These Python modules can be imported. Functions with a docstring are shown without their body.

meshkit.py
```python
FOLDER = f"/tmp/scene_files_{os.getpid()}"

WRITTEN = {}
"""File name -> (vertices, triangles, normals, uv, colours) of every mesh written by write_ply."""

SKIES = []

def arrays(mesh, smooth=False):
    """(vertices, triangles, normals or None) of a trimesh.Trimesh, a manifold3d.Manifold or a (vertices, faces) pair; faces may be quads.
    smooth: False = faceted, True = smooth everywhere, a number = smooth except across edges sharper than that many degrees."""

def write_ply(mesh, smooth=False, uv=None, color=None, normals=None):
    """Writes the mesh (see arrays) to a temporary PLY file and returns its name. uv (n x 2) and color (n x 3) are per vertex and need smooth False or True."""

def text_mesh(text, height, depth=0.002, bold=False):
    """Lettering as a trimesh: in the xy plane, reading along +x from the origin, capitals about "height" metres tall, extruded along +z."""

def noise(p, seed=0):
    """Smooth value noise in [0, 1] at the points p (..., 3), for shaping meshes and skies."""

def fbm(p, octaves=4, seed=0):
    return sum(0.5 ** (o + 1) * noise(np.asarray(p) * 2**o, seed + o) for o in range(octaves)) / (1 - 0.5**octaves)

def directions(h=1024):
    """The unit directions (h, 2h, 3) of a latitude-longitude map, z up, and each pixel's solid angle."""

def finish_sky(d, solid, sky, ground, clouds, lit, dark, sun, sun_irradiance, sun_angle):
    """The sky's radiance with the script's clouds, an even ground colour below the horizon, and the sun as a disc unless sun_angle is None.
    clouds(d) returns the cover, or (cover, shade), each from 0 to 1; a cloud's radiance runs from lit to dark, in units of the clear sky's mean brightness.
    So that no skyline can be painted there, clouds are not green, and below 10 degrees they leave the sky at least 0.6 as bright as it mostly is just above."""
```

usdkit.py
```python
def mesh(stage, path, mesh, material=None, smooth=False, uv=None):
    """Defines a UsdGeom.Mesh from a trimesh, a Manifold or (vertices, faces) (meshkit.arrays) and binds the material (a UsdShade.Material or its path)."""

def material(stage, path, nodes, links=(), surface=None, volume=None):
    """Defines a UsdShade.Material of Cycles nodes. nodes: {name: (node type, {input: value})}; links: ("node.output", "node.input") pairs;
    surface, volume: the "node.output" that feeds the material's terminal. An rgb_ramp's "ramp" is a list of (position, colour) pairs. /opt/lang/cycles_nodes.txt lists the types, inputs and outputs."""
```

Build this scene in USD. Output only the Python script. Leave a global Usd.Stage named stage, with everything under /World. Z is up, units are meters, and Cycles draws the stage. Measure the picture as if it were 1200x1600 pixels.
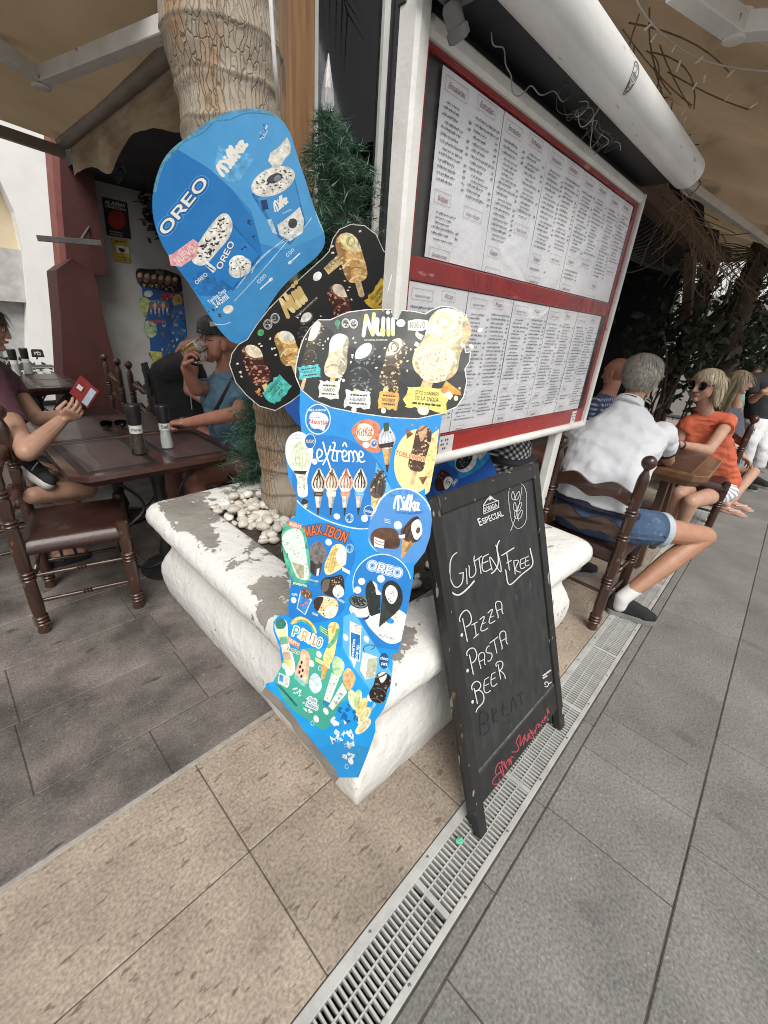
import math, random
import numpy as np, trimesh, manifold3d, shapely
from shapely import affinity
from shapely.geometry import Polygon, LineString, Point, MultiPolygon, box as sbox
from shapely.ops import unary_union
from pxr import Usd, UsdGeom, UsdLux, UsdShade, Gf, Sdf, Vt
import usdkit, meshkit
stage = Usd.Stage.CreateInMemory()
UsdGeom.SetStageUpAxis(stage, UsdGeom.Tokens.z)
UsdGeom.SetStageMetersPerUnit(stage, 1.0)
W = stage.DefinePrim('/World', 'Xform'); stage.SetDefaultPrim(W)
stage.DefinePrim('/World/Looks', 'Scope')
# ---- camera, sky, sun, exposure
YAW, PITCH, ROLL, FPX, EYE = math.radians(47.9), math.radians(24.2), math.radians(4.5), 649.0, 1.5
EXPOSURE = 1.26
SUN_EL, SUN_AZ, SUN_INT, SUN_ANGLE, SKY_STR = math.radians(51), math.radians(214), 0.40, 34.0, 0.052
FWD = np.array([math.cos(PITCH) * math.sin(YAW), math.cos(PITCH) * math.cos(YAW), -math.sin(PITCH)])
RGT = np.array([math.cos(YAW), -math.sin(YAW), 0.0]); UPV = np.cross(RGT, FWD)
RGT, UPV = math.cos(ROLL) * RGT + math.sin(ROLL) * UPV, -math.sin(ROLL) * RGT + math.cos(ROLL) * UPV
EYEP = np.array([0, 0, EYE]); FWH = np.array([math.sin(YAW), math.cos(YAW), 0.0])
cam = UsdGeom.Camera.Define(stage, '/World/camera')
cam.CreateHorizontalApertureAttr(24.0); cam.CreateVerticalApertureAttr(32.0); cam.CreateFocalLengthAttr(24.0 * FPX / 1200)
cam.CreateClippingRangeAttr(Gf.Vec2f(0.05, 500)); cam.CreateExposureAttr(EXPOSURE)
mm = np.eye(4); mm[0, :3], mm[1, :3], mm[2, :3], mm[3, :3] = RGT, UPV, -FWD, EYEP
cam.AddTransformOp().Set(Gf.Matrix4d(*mm.ravel().tolist()))
dome = UsdLux.DomeLight.Define(stage, '/World/sky'); dome.CreateIntensityAttr(1.0)
dome.GetPrim().SetCustomDataByKey('kind', 'structure')
skym = usdkit.material(stage, '/World/Looks/sky_air', {
    's': ('sky_texture', {'sky_type': 'single_scattering', 'sun_disc': False, 'sun_elevation': SUN_EL, 'sun_rotation': SUN_AZ}),
    't': ('texture_coordinate', {}), 'n': ('noise_texture', {'scale': 3.0, 'detail': 5.0}),
    'f': ('map_range', {'from_min': .3, 'from_max': .7, 'to_min': .75, 'to_max': .97, 'clamp': True}),
    'm': ('mix_color', {'b': (6.6, 6.5, 6.4), 'use_clamp': False}), 'b': ('background_shader', {'strength': SKY_STR})},
    [('t.generated', 'n.vector'), ('n.fac', 'f.value'), ('f.result', 'm.fac'), ('s.color', 'm.a'), ('m.result', 'b.color')], surface='b.background')
UsdShade.MaterialBindingAPI.Apply(dome.GetPrim()).Bind(skym)
sun = UsdLux.DistantLight.Define(stage, '/World/sun')
sun.CreateIntensityAttr(SUN_INT); sun.CreateAngleAttr(SUN_ANGLE); sun.CreateNormalizeAttr(True); sun.CreateColorAttr(Gf.Vec3f(1, .97, .92))
sd = np.array([math.cos(SUN_EL) * math.sin(SUN_AZ), math.cos(SUN_EL) * math.cos(SUN_AZ), math.sin(SUN_EL)])
sx = np.cross([0, 0, 1.0], sd); sx /= np.linalg.norm(sx); sy = np.cross(sd, sx)
sm = np.eye(4); sm[0, :3], sm[1, :3], sm[2, :3] = sx, sy, sd
sun.AddTransformOp().Set(Gf.Matrix4d(*sm.ravel().tolist()))

# ---- pixel -> point helpers: where a sight line meets a real plane of the place
def ray(x, y): x, y = np.asarray(x, float)[..., None], np.asarray(y, float)[..., None]; return FWD * FPX + RGT * (x - 600) - UPV * (y - 800)
def G(x, y, z=0.0):
    d = ray(x, y); return EYEP + d * ((z - EYE) / d[..., 2:])
def on(x, y, p0, n):
    d = ray(x, y); n = np.asarray(n, float); return EYEP + d * (((np.asarray(p0, float) - EYEP) @ n) / (d @ n)[..., None])
def P(x, y, d): r_ = ray(x, y); return EYEP + r_ * (np.asarray(d, float) / (r_ @ FWH))[..., None]
def V(*a): return np.array(a, float)
def unit(v): v = np.asarray(v, float); return v / np.linalg.norm(v)

# ---- naming, tagging, meshes
used = {}
def path_of(name, parent):
    base = str(parent.GetPath()) if parent else '/World'
    p, k = f'{base}/{name}', used.get(f'{base}/{name}', 0)
    used[f'{base}/{name}'] = k + 1
    return p if k == 0 else f'{p}_{k:03d}'
ORG = {}
def tag(o, label=None, cat=None, group=None, kind=None):
    for k, v in (('label', label), ('category', cat), ('group', group), ('kind', kind)):
        if v: o.SetCustomDataByKey(k, v)
    return o
def thing(name, label, cat, loc=(0, 0, 0), group=None, kind=None):
    x = UsdGeom.Xform.Define(stage, path_of(name, None)); x.AddTranslateOp().Set(Gf.Vec3d(*map(float, loc)))
    o = x.GetPrim(); ORG[str(o.GetPath())] = np.asarray(loc, float); return tag(o, label, cat, group, kind)
def origin(o):
    p = o.GetPath()
    while str(p) not in ORG and str(p) not in ('/', '/World'): p = p.GetParentPath()
    return ORG.get(str(p), np.zeros(3))
def obj(name, mesh, mat, parent=None, smooth=40, cd=None, kind=None, label=None, attr=None):
    v, f, n = meshkit.arrays(mesh, False if (cd is not None or attr is not None) and smooth is not True else smooth)
    if parent is not None: v = v - origin(parent)
    p = path_of(name, parent)
    m = usdkit.mesh(stage, p, (v, f), mat, False)
    if n is not None:
        m.CreateNormalsAttr(Vt.Vec3fArray.FromNumpy(n.astype(np.float32))); m.SetNormalsInterpolation('vertex')
    if cd is not None:
        UsdGeom.PrimvarsAPI(m).CreatePrimvar('Cd', Sdf.ValueTypeNames.Color3fArray, 'vertex').Set(Vt.Vec3fArray.FromNumpy(np.asarray(cd, np.float32)))
    if attr is not None:
        UsdGeom.PrimvarsAPI(m).CreatePrimvar('wear', Sdf.ValueTypeNames.FloatArray, 'vertex').Set(Vt.FloatArray.FromNumpy(np.asarray(attr, np.float32)))
    o = m.GetPrim()
    return tag(o, label, None, None, kind)
def dup(src, name, loc, rotz, label, cat, group=None):
    x = UsdGeom.Xform.Define(stage, path_of(name, None)); x.AddTranslateOp().Set(Gf.Vec3d(*map(float, loc))); x.AddRotateZOp().Set(float(rotz))
    o = x.GetPrim(); o.GetReferences().AddInternalReference(src.GetPath()); o.SetInstanceable(True)
    return tag(o, label, cat, group)

# ---- materials
def lin(c): return tuple((x / 12.92 if x <= .04045 else ((x + .055) / 1.055) ** 2.4) for x in c)
def hx(s, k=1.0):
    s = s.lstrip('#'); return tuple(k * v for v in lin(tuple(int(s[i:i + 2], 16) / 255 for i in (0, 2, 4))))
MATS = {}
def pm(name, c1, c2=None, rough=.6, scale=8.0, detail=5.0, lo=.35, hi=.65, bump=0.0, bscale=60.0, bdist=.01, rand=0.0, metal=0.0, spec=.5, stretch=None, spots=None, coat=0.0, trans=0.0, rot=None, space='position', extra=None, rvar=0.0, sheen=0.0, grain=None):
    """a principled material: two colours mixed by noise, optional random tint per object, dark spots and bump"""
    if name in MATS: return MATS[name]
    c2 = c2 or tuple(x * .75 for x in c1)
    N = {'g': ('geometry', {}) if space == 'position' else ('texture_coordinate', {}), 'mp': ('mapping', {'scale': stretch or (1, 1, 1), 'rotation': rot or (0, 0, 0)}), 'n': ('noise_texture', {'scale': scale, 'detail': detail, 'roughness': .6}),
         'r': ('rgb_ramp', {'ramp': [(0, c1), (lo, c1), (hi, c2), (1, c2)]}),
         'p': ('principled_bsdf', {'roughness': rough, 'metallic': metal, 'specular_ior_level': spec, 'coat_weight': coat, 'sheen_weight': sheen})}
    L = [(f'g.{space}', 'mp.vector'), ('mp.vector', 'n.vector'), ('n.fac', 'r.fac')]
    col = 'r.color'
    if spots:   # (scale, threshold, width, colour, stretch, rotation)
        s_, th, w_, sc, st, ro = spots
        N |= {'sm': ('mapping', {'scale': st, 'rotation': ro}), 'sn': ('noise_texture', {'scale': s_, 'detail': 3.0}), 'sr': ('map_range', {'from_min': th, 'from_max': th + w_, 'clamp': True}), 'sx': ('mix_color', {'b': sc})}
        L += [(f'g.{space}', 'sm.vector'), ('sm.vector', 'sn.vector'), ('sn.fac', 'sr.value'), ('sr.result', 'sx.fac'), (col, 'sx.a')]; col = 'sx.result'
    if extra:   # second spots layer
        s_, th, w_, sc, st, ro = extra
        N |= {'em': ('mapping', {'scale': st, 'rotation': ro}), 'en': ('noise_texture', {'scale': s_, 'detail': 6.0}), 'er': ('map_range', {'from_min': th, 'from_max': th + w_, 'clamp': True}), 'ex': ('mix_color', {'b': sc})}
        L += [(f'g.{space}', 'em.vector'), ('em.vector', 'en.vector'), ('en.fac', 'er.value'), ('er.result', 'ex.fac'), (col, 'ex.a')]; col = 'ex.result'
    if grain:
        N |= {'gn': ('noise_texture', {'scale': grain[0], 'detail': 3.0}), 'gr': ('map_range', {'from_min': .3, 'from_max': .7, 'to_min': 1 - grain[1], 'to_max': 1 + grain[1]}), 'gh': ('hsv', {})}
        L += [('g.' + space, 'gn.vector'), ('gn.fac', 'gr.value'), ('gr.result', 'gh.value'), (col, 'gh.color')]; col = 'gh.color'
    if rand:
        N |= {'oi': ('object_info', {}), 'rm': ('map_range', {'to_min': 1 - rand, 'to_max': 1 + rand}), 'hv': ('hsv', {})}
        L += [('oi.random', 'rm.value'), ('rm.result', 'hv.value'), (col, 'hv.color')]; col = 'hv.color'
    L.append((col, 'p.base_color'))
    if rvar:
        N['rr'] = ('map_range', {'from_min': .3, 'from_max': .7, 'to_min': max(.02, rough - rvar), 'to_max': min(1, rough + rvar), 'clamp': True}); L += [('n.fac', 'rr.value'), ('rr.result', 'p.roughness')]
    if bump:
        N |= {'bn': ('noise_texture', {'scale': bscale, 'detail': 4.0}), 'b': ('bump', {'strength': bump, 'distance': bdist})}
        L += [('mp.vector', 'bn.vector'), ('bn.fac', 'b.height'), ('b.normal', 'p.normal')]
    surf = 'p.BSDF'
    if trans:
        N |= {'tl': ('translucent_bsdf', {}), 'mx': ('mix_closure', {'fac': trans})}
        L += [(col, 'tl.color'), ('p.BSDF', 'mx.closure1'), ('tl.BSDF', 'mx.closure2')]; surf = 'mx.closure'
    MATS[name] = usdkit.material(stage, f'/World/Looks/{name}', N, L, surface=surf)
    return MATS[name]
def attr_mat(name, rough=.35, coat=0.0, noise=.06, bump=0.0, spec=.5):
    MATS[name] = usdkit.material(stage, f'/World/Looks/{name}', {
        'a': ('attribute', {'attribute': 'Cd'}), 'g': ('geometry', {}), 'n': ('noise_texture', {'scale': 18.0, 'detail': 6.0}),
        'r': ('map_range', {'from_min': .3, 'from_max': .7, 'to_min': 1 - noise, 'to_max': 1 + noise, 'clamp': True}), 'h': ('hsv', {}),
        'rr': ('map_range', {'from_min': .3, 'from_max': .7, 'to_min': rough - .08, 'to_max': rough + .15, 'clamp': True}),
        'bn': ('noise_texture', {'scale': 9.0, 'detail': 3.0}), 'b': ('bump', {'strength': bump, 'distance': .02}),
        'p': ('principled_bsdf', {'roughness': rough, 'coat_weight': coat, 'specular_ior_level': spec})},
        [('g.position', 'n.vector'), ('g.position', 'bn.vector'), ('n.fac', 'r.value'), ('n.fac', 'rr.value'), ('rr.result', 'p.roughness'), ('r.result', 'h.value'), ('a.color', 'h.color'), ('h.color', 'p.base_color'), ('bn.fac', 'b.height'), ('b.normal', 'p.normal')], surface='p.BSDF')
    return MATS[name]

# ---- mesh helpers
cat = trimesh.util.concatenate
def bx(x0, x1, y0, y1, z0, z1):
    m = trimesh.creation.box((abs(x1 - x0), abs(y1 - y0), abs(z1 - z0))); m.apply_translation(((x0 + x1) / 2, (y0 + y1) / 2, (z0 + z1) / 2)); return m
def tm(man):
    m = man.to_mesh(); return trimesh.Trimesh(np.array(m.vert_properties[:, :3]), np.array(m.tri_verts), process=False)
def bevbox(x0, x1, y0, y1, z0, z1, b=.004):
    """box with chamfered edges"""
    x, y, z = (x0, x1), (y0, y1), (z0, z1); pts = []
    for i in (0, 1):
        for j in (0, 1):
            for k in (0, 1):
                c = V(x[i], y[j], z[k]); s = V(1 - 2 * i, 1 - 2 * j, 1 - 2 * k) * b
                pts += [c + s * V(0, 1, 1), c + s * V(1, 0, 1), c + s * V(1, 1, 0)]
    return trimesh.convex.convex_hull(np.array(pts))
def frame3(t):
    t = unit(t); a = np.cross(t, V(0, 0, 1) if abs(t[2]) < .9 else V(1, 0, 0)); a = unit(a); return a, np.cross(t, a), t
def tube(pts, r, sides=8, caps=True):
    p = np.asarray(pts, float); r = np.broadcast_to(np.asarray(r, float), (len(p),)); t = np.gradient(p, axis=0)
    a0 = frame3(t[0])[0]; vs = []
    for i in range(len(p)):
        ti = unit(t[i]); a0 = unit(a0 - ti * (a0 @ ti)); b0 = np.cross(ti, a0); ang = np.arange(sides) * 2 * np.pi / sides
        vs.append(p[i] + r[i] * (np.cos(ang)[:, None] * a0 + np.sin(ang)[:, None] * b0))
    v = np.vstack(vs); f = []
    for i in range(len(p) - 1):
        for j in range(sides):
            a, b, c, d = i * sides + j, i * sides + (j + 1) % sides, (i + 1) * sides + (j + 1) % sides, (i + 1) * sides + j
            f += [(a, b, c), (a, c, d)]
    if caps:
        v = np.vstack([v, p[0], p[-1]]); n = len(v)
        for j in range(sides):
            f += [(n - 2, (j + 1) % sides, j), (n - 1, (len(p) - 1) * sides + j, (len(p) - 1) * sides + (j + 1) % sides)]
    return trimesh.Trimesh(v, f, process=False)
def lathe(prof, sides=16, axis=None, at=(0, 0, 0)):
    """prof: (radius, height) pairs bottom to top, about z (or along axis)"""
    p = np.array(prof, float); ang = np.arange(sides) * 2 * np.pi / sides
    v = np.stack([p[:, None, 0] * np.cos(ang), p[:, None, 0] * np.sin(ang), np.broadcast_to(p[:, None, 1], (len(p), sides))], -1).reshape(-1, 3); f = []
    for i in range(len(p) - 1):
        for j in range(sides):
            a, b, c, d = i * sides + j, i * sides + (j + 1) % sides, (i + 1) * sides + (j + 1) % sides, (i + 1) * sides + j
            f += [(a, b, c), (a, c, d)]
    n = len(v); v = np.vstack([v, [0, 0, p[0, 1]], [0, 0, p[-1, 1]]])
    for j in range(sides):
        f += [(n, (j + 1) % sides, j), (n + 1, n - sides + j, n - sides + (j + 1) % sides)]
    if axis is not None:
        a, b, t = frame3(axis); v = v[:, :1] * a + v[:, 1:2] * b + v[:, 2:] * t
    return trimesh.Trimesh(v + np.asarray(at, float), f, process=False)
def spline(pts, n=40):
    p = np.asarray(pts, float)
    from scipy.interpolate import CubicSpline
    d = np.r_[0, np.cumsum(np.linalg.norm(np.diff(p, axis=0), axis=1))]
    return CubicSpline(d, p)(np.linspace(0, d[-1], n))
def bar(a, b, w, h, up=(0, 0, 1), bev=.003):
    """a beam from a to b, w across and h along up"""
    a, b = np.asarray(a, float), np.asarray(b, float); t = unit(b - a); s = unit(np.cross(t, np.asarray(up, float))); u = np.cross(s, t)
    m = bevbox(-w / 2, w / 2, 0, np.linalg.norm(b - a), -h / 2, h / 2, bev); q = m.vertices
    m.vertices = a + q[:, :1] * s + q[:, 1:2] * t + q[:, 2:] * u
    return m
def solid(poly_pts, depth_vec):
    """a polygon in space (planar loop of points) given thickness along depth_vec"""
    p = np.asarray(poly_pts, float); n = len(p); c = p - p[0]; dv = np.asarray(depth_vec, float)
    nn = unit(dv); a = unit(c[1] - nn * (c[1] @ nn)); b = np.cross(nn, a); pol = Polygon(np.stack([c @ a, c @ b], 1)).buffer(0)
    m = trimesh.creation.extrude_polygon(pol, np.linalg.norm(dv)); q = m.vertices
    m.vertices = p[0] + q[:, :1] * a + q[:, 1:2] * b + q[:, 2:] * nn
    return m
def wobble(m, amp, scale, seed=0):
    v = np.array(m.vertices); d = np.stack([meshkit.fbm(v * scale + 17.3 * k, 3, seed + k) - .5 for k in range(3)], 1)
    m.vertices = v + d * 2 * amp; return m
# ==== SETTING: ground and paving
rng = np.random.default_rng(7); random.seed(7)
beige = pm('beige_stone', (.345, .285, .225), (.235, .19, .15), rough=.75, scale=4, detail=11, grain=(105, .30), bump=.25, bscale=220, bdist=.004, rand=.11,
           spots=(32, .625, .05, (.165, .125, .092), (.55, 1.7, 1), (0, 0, -.35)), extra=(6, .60, .14, (.205, .158, .118), (1, 1, 1), (0, 0, 0)))
darkst = pm('dark_stone', (.062, .053, .048), (.215, .190, .170), rough=.65, scale=3.2, detail=12, grain=(120, .28), bump=.3, bscale=160, bdist=.004, rand=.17, lo=.36, hi=.72,
            spots=(9, .655, .07, (.045, .038, .034), (.6, 1.5, 1), (0, 0, -.4)), extra=(60, .665, .05, (.24, .21, .19), (.5, 1.4, 1), (0, 0, .5)))
greyst = pm('grey_slab', (.19, .184, .168), (.135, .130, .121), rough=.7, scale=3.2, detail=12, grain=(110, .34), bump=.25, bscale=240, bdist=.003, rand=.14,
            spots=(130, .69, .04, (.32, .31, .29), (.45, 1, 1), (0, 0, .5)), extra=(6, .63, .14, (.105, .10, .094), (1.6, .7, 1), (0, 0, .4)))
jointm = pm('joint_mortar', (.105, .09, .075), (.06, .052, .045), rough=.95, scale=20)
gnd = obj('ground', bx(-120, 140, -120, 140, -.5, -.10), pm('far_ground', (.16, .15, .14), rough=.9, scale=.6), kind='structure')
def joint(x0, x1, y0, y1, name, parent): obj(name, bx(x0, x1, y0, y1, -.098, -.0045), jointm, parent, smooth=False)
def slab(parent, mat, x0, x1, y0, y1, g=.0015, dz=0.0, name='slab'):
    h = rng.normal(0, .0006) + dz; m = bevbox(x0 + g, x1 - g, y0 + g, y1 - g, -.07, h, .003)
    tl = rng.normal(0, .0012, 2); v = np.array(m.vertices); top = v[:, 2] > -.03
    v[top, 2] += ((v[top, 0] - (x0 + x1) / 2) * tl[0] + (v[top, 1] - (y0 + y1) / 2) * tl[1]); m.vertices = v
    obj(name, m, mat, parent, smooth=False)
bp = thing('beige_paving', None, None, kind='structure'); joint(-1.2, 11.5, .353, 1.118, 'bedding', bp)
xs = .317 + .587 * np.arange(-3, 20)
for j, (y0, y1) in enumerate(((.353, .732), (.732, 1.112))):
    for a, b in zip(xs[:-1], xs[1:]): slab(bp, beige, a, b, y0, y1, name='tile')
joint(2.15, 11.5, 1.118, 3.2, 'bedding', bp)
for j in range(5):
    for a, b in zip(xs[:-1], xs[1:]):
        if a > 2.0: slab(bp, beige, a, b, 1.112 + .38 * j, 1.492 + .38 * j, name='tile')
dp = thing('dark_terrace_paving', None, None, kind='structure'); joint(-2.4, 2.15, 1.118, 7.4, 'bedding', dp)
obj('mortar_line', wobble(bevbox(-2.2, .66, 1.109, 1.128, -.05, .0015, .002), .002, 9), pm('mortar', (.33, .31, .28), rough=.9, scale=30), dp)
ys = [1.128, 1.36, 1.728, 2.09, 2.45, 2.81, 3.17, 3.53, 3.9, 4.3, 4.7, 5.1, 5.6, 6.1, 6.6, 7.1]
for j, (y0, y1) in enumerate(zip(ys[:-1], ys[1:])):
    cuts = [-2.2] + sorted([.248 + .59 * k + (0, .237, -.338, .19, -.168)[j % 5] * (j > 0) for k in range(-4, 4)]) + [2.1]
    for a, b in zip(cuts[:-1], cuts[1:]):
        if b - a > .05 and b > -2.2: slab(dp, darkst, max(a, -2.2), b, y0, y1, name='tile')
gp = thing('grey_pavement', None, None, kind='structure'); joint(-1.5, 12.2, -2.2, .186, 'bedding', gp)
def row(parent, mat, cuts, y0, y1):
    for a, b in zip(cuts[:-1], cuts[1:]): slab(parent, mat, a, b, y0, y1)
row(gp, greyst, [-1.2, -.6, -.1, .3, .775, 1.12, 1.6, 2.0, 2.31, 2.75, 3.3, 3.8, 4.4, 5, 5.7, 6.4, 7.2, 8, 9, 10, 11, 12], .141, .184)
row(gp, greyst, [-1.2, -.5, .03, .53, 1.128, 1.472, 1.705, 2.2, 2.83, 3.3, 3.75, 4.3, 4.8, 5.4, 6, 6.6, 7.2, 8, 9, 10, 11, 12], -.25, .139)
row(gp, greyst, [-1.2, -.4, .25, .8, 1.364, 1.714, 1.933, 2.4, 2.82, 3.3, 3.9, 4.4, 5, 5.5, 6.2, 6.8, 7.4, 8.2, 9, 10, 11, 12], -.65, -.252)
row(gp, greyst, [-1.2, 0, .6, 1.1, 1.6, 2.3, 3.1, 4, 5, 6, 7, 8, 9, 10.5, 12], -1.05, -.652)
row(gp, greyst, [-1.2, .4, 1.4, 2.6, 4, 6, 8, 10, 12], -2.1, -1.053)
# ==== drain
galv = pm('galvanised_grating', (.50, .50, .48), (.36, .36, .345), rough=.5, scale=14, detail=8, lo=.4, hi=.75, metal=.25, bump=.1, bscale=120, extra=(14, .69, .05, (.22, .21, .20), (1, 1, 1), (0, 0, 0)))
dr = thing('drain_channel', 'long pale grey slotted drain grate set between beige tiles and grey slabs', 'drain', (0, 0, 0))
X0, X1 = -.6, 8.0
obj('trough', cat([bx(X0, X1, .187, .19, -.097, -.02), bx(X0, X1, .346, .349, -.097, -.02), bx(X0, X1, .187, .349, -.0985, -.094)]), pm('trough_dirt', (.03, .028, .026), rough=.95), dr, smooth=False)
obj('frame_rail', bevbox(X0, X1, .187, .206, -.03, .002, .002), galv, dr, smooth=False)
obj('frame_rail', bevbox(X0, X1, .322, .351, -.03, .002, .002), galv, dr, smooth=False)
for yy in (.2455, .2845): obj('long_rib', bevbox(X0, X1, yy - .0022, yy + .0022, -.028, .0005, .0008), galv, dr, smooth=False)
seg = np.arange(.13, X1, .5)
for s in seg: obj('end_plate', bevbox(s - .0085, s + .0085, .206, .322, -.026, .0012, .001), galv, dr, smooth=False)
pitch, rest, nbar = .0155, [], 0
for xb in np.arange(.0, X1, pitch):
    if np.min(abs(seg - xb)) < .0125: continue
    for (a, b) in ((.206, .2433), (.2477, .2823), (.2867, .322)):
        m = bevbox(xb - .0031, xb + .0031, a, b, -.024, -.0004, .001)
        if nbar < 290 and xb > .2: obj('bar', m, galv, dr, smooth=False); nbar += 1
        else: rest.append(m)
obj('far_bars', cat(rest), galv, dr, smooth=False, kind='stuff')
for s in np.arange(.2, 5, .25):
    for yy in (.196, .337): obj('screw', lathe([(.0045, .0015), (.0045, .0032), (.003, .004)], 8, at=(s, yy, .0004)), pm('screw_steel', (.3, .3, .3), rough=.4, metal=.8), dr)
gum = thing('green_scrap', 'crumpled mint green wrapper scrap lying on the drain by the chalkboard foot', 'litter', G(718, 1312, .004))
obj('wrapper', wobble(trimesh.creation.icosphere(3, .012).apply_scale((1.2, .9, .35)).apply_translation(G(718, 1312, .007)), .009, 80, 3), pm('mint_paper', hx('#6fc7a0'), rough=.7), gum)

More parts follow.
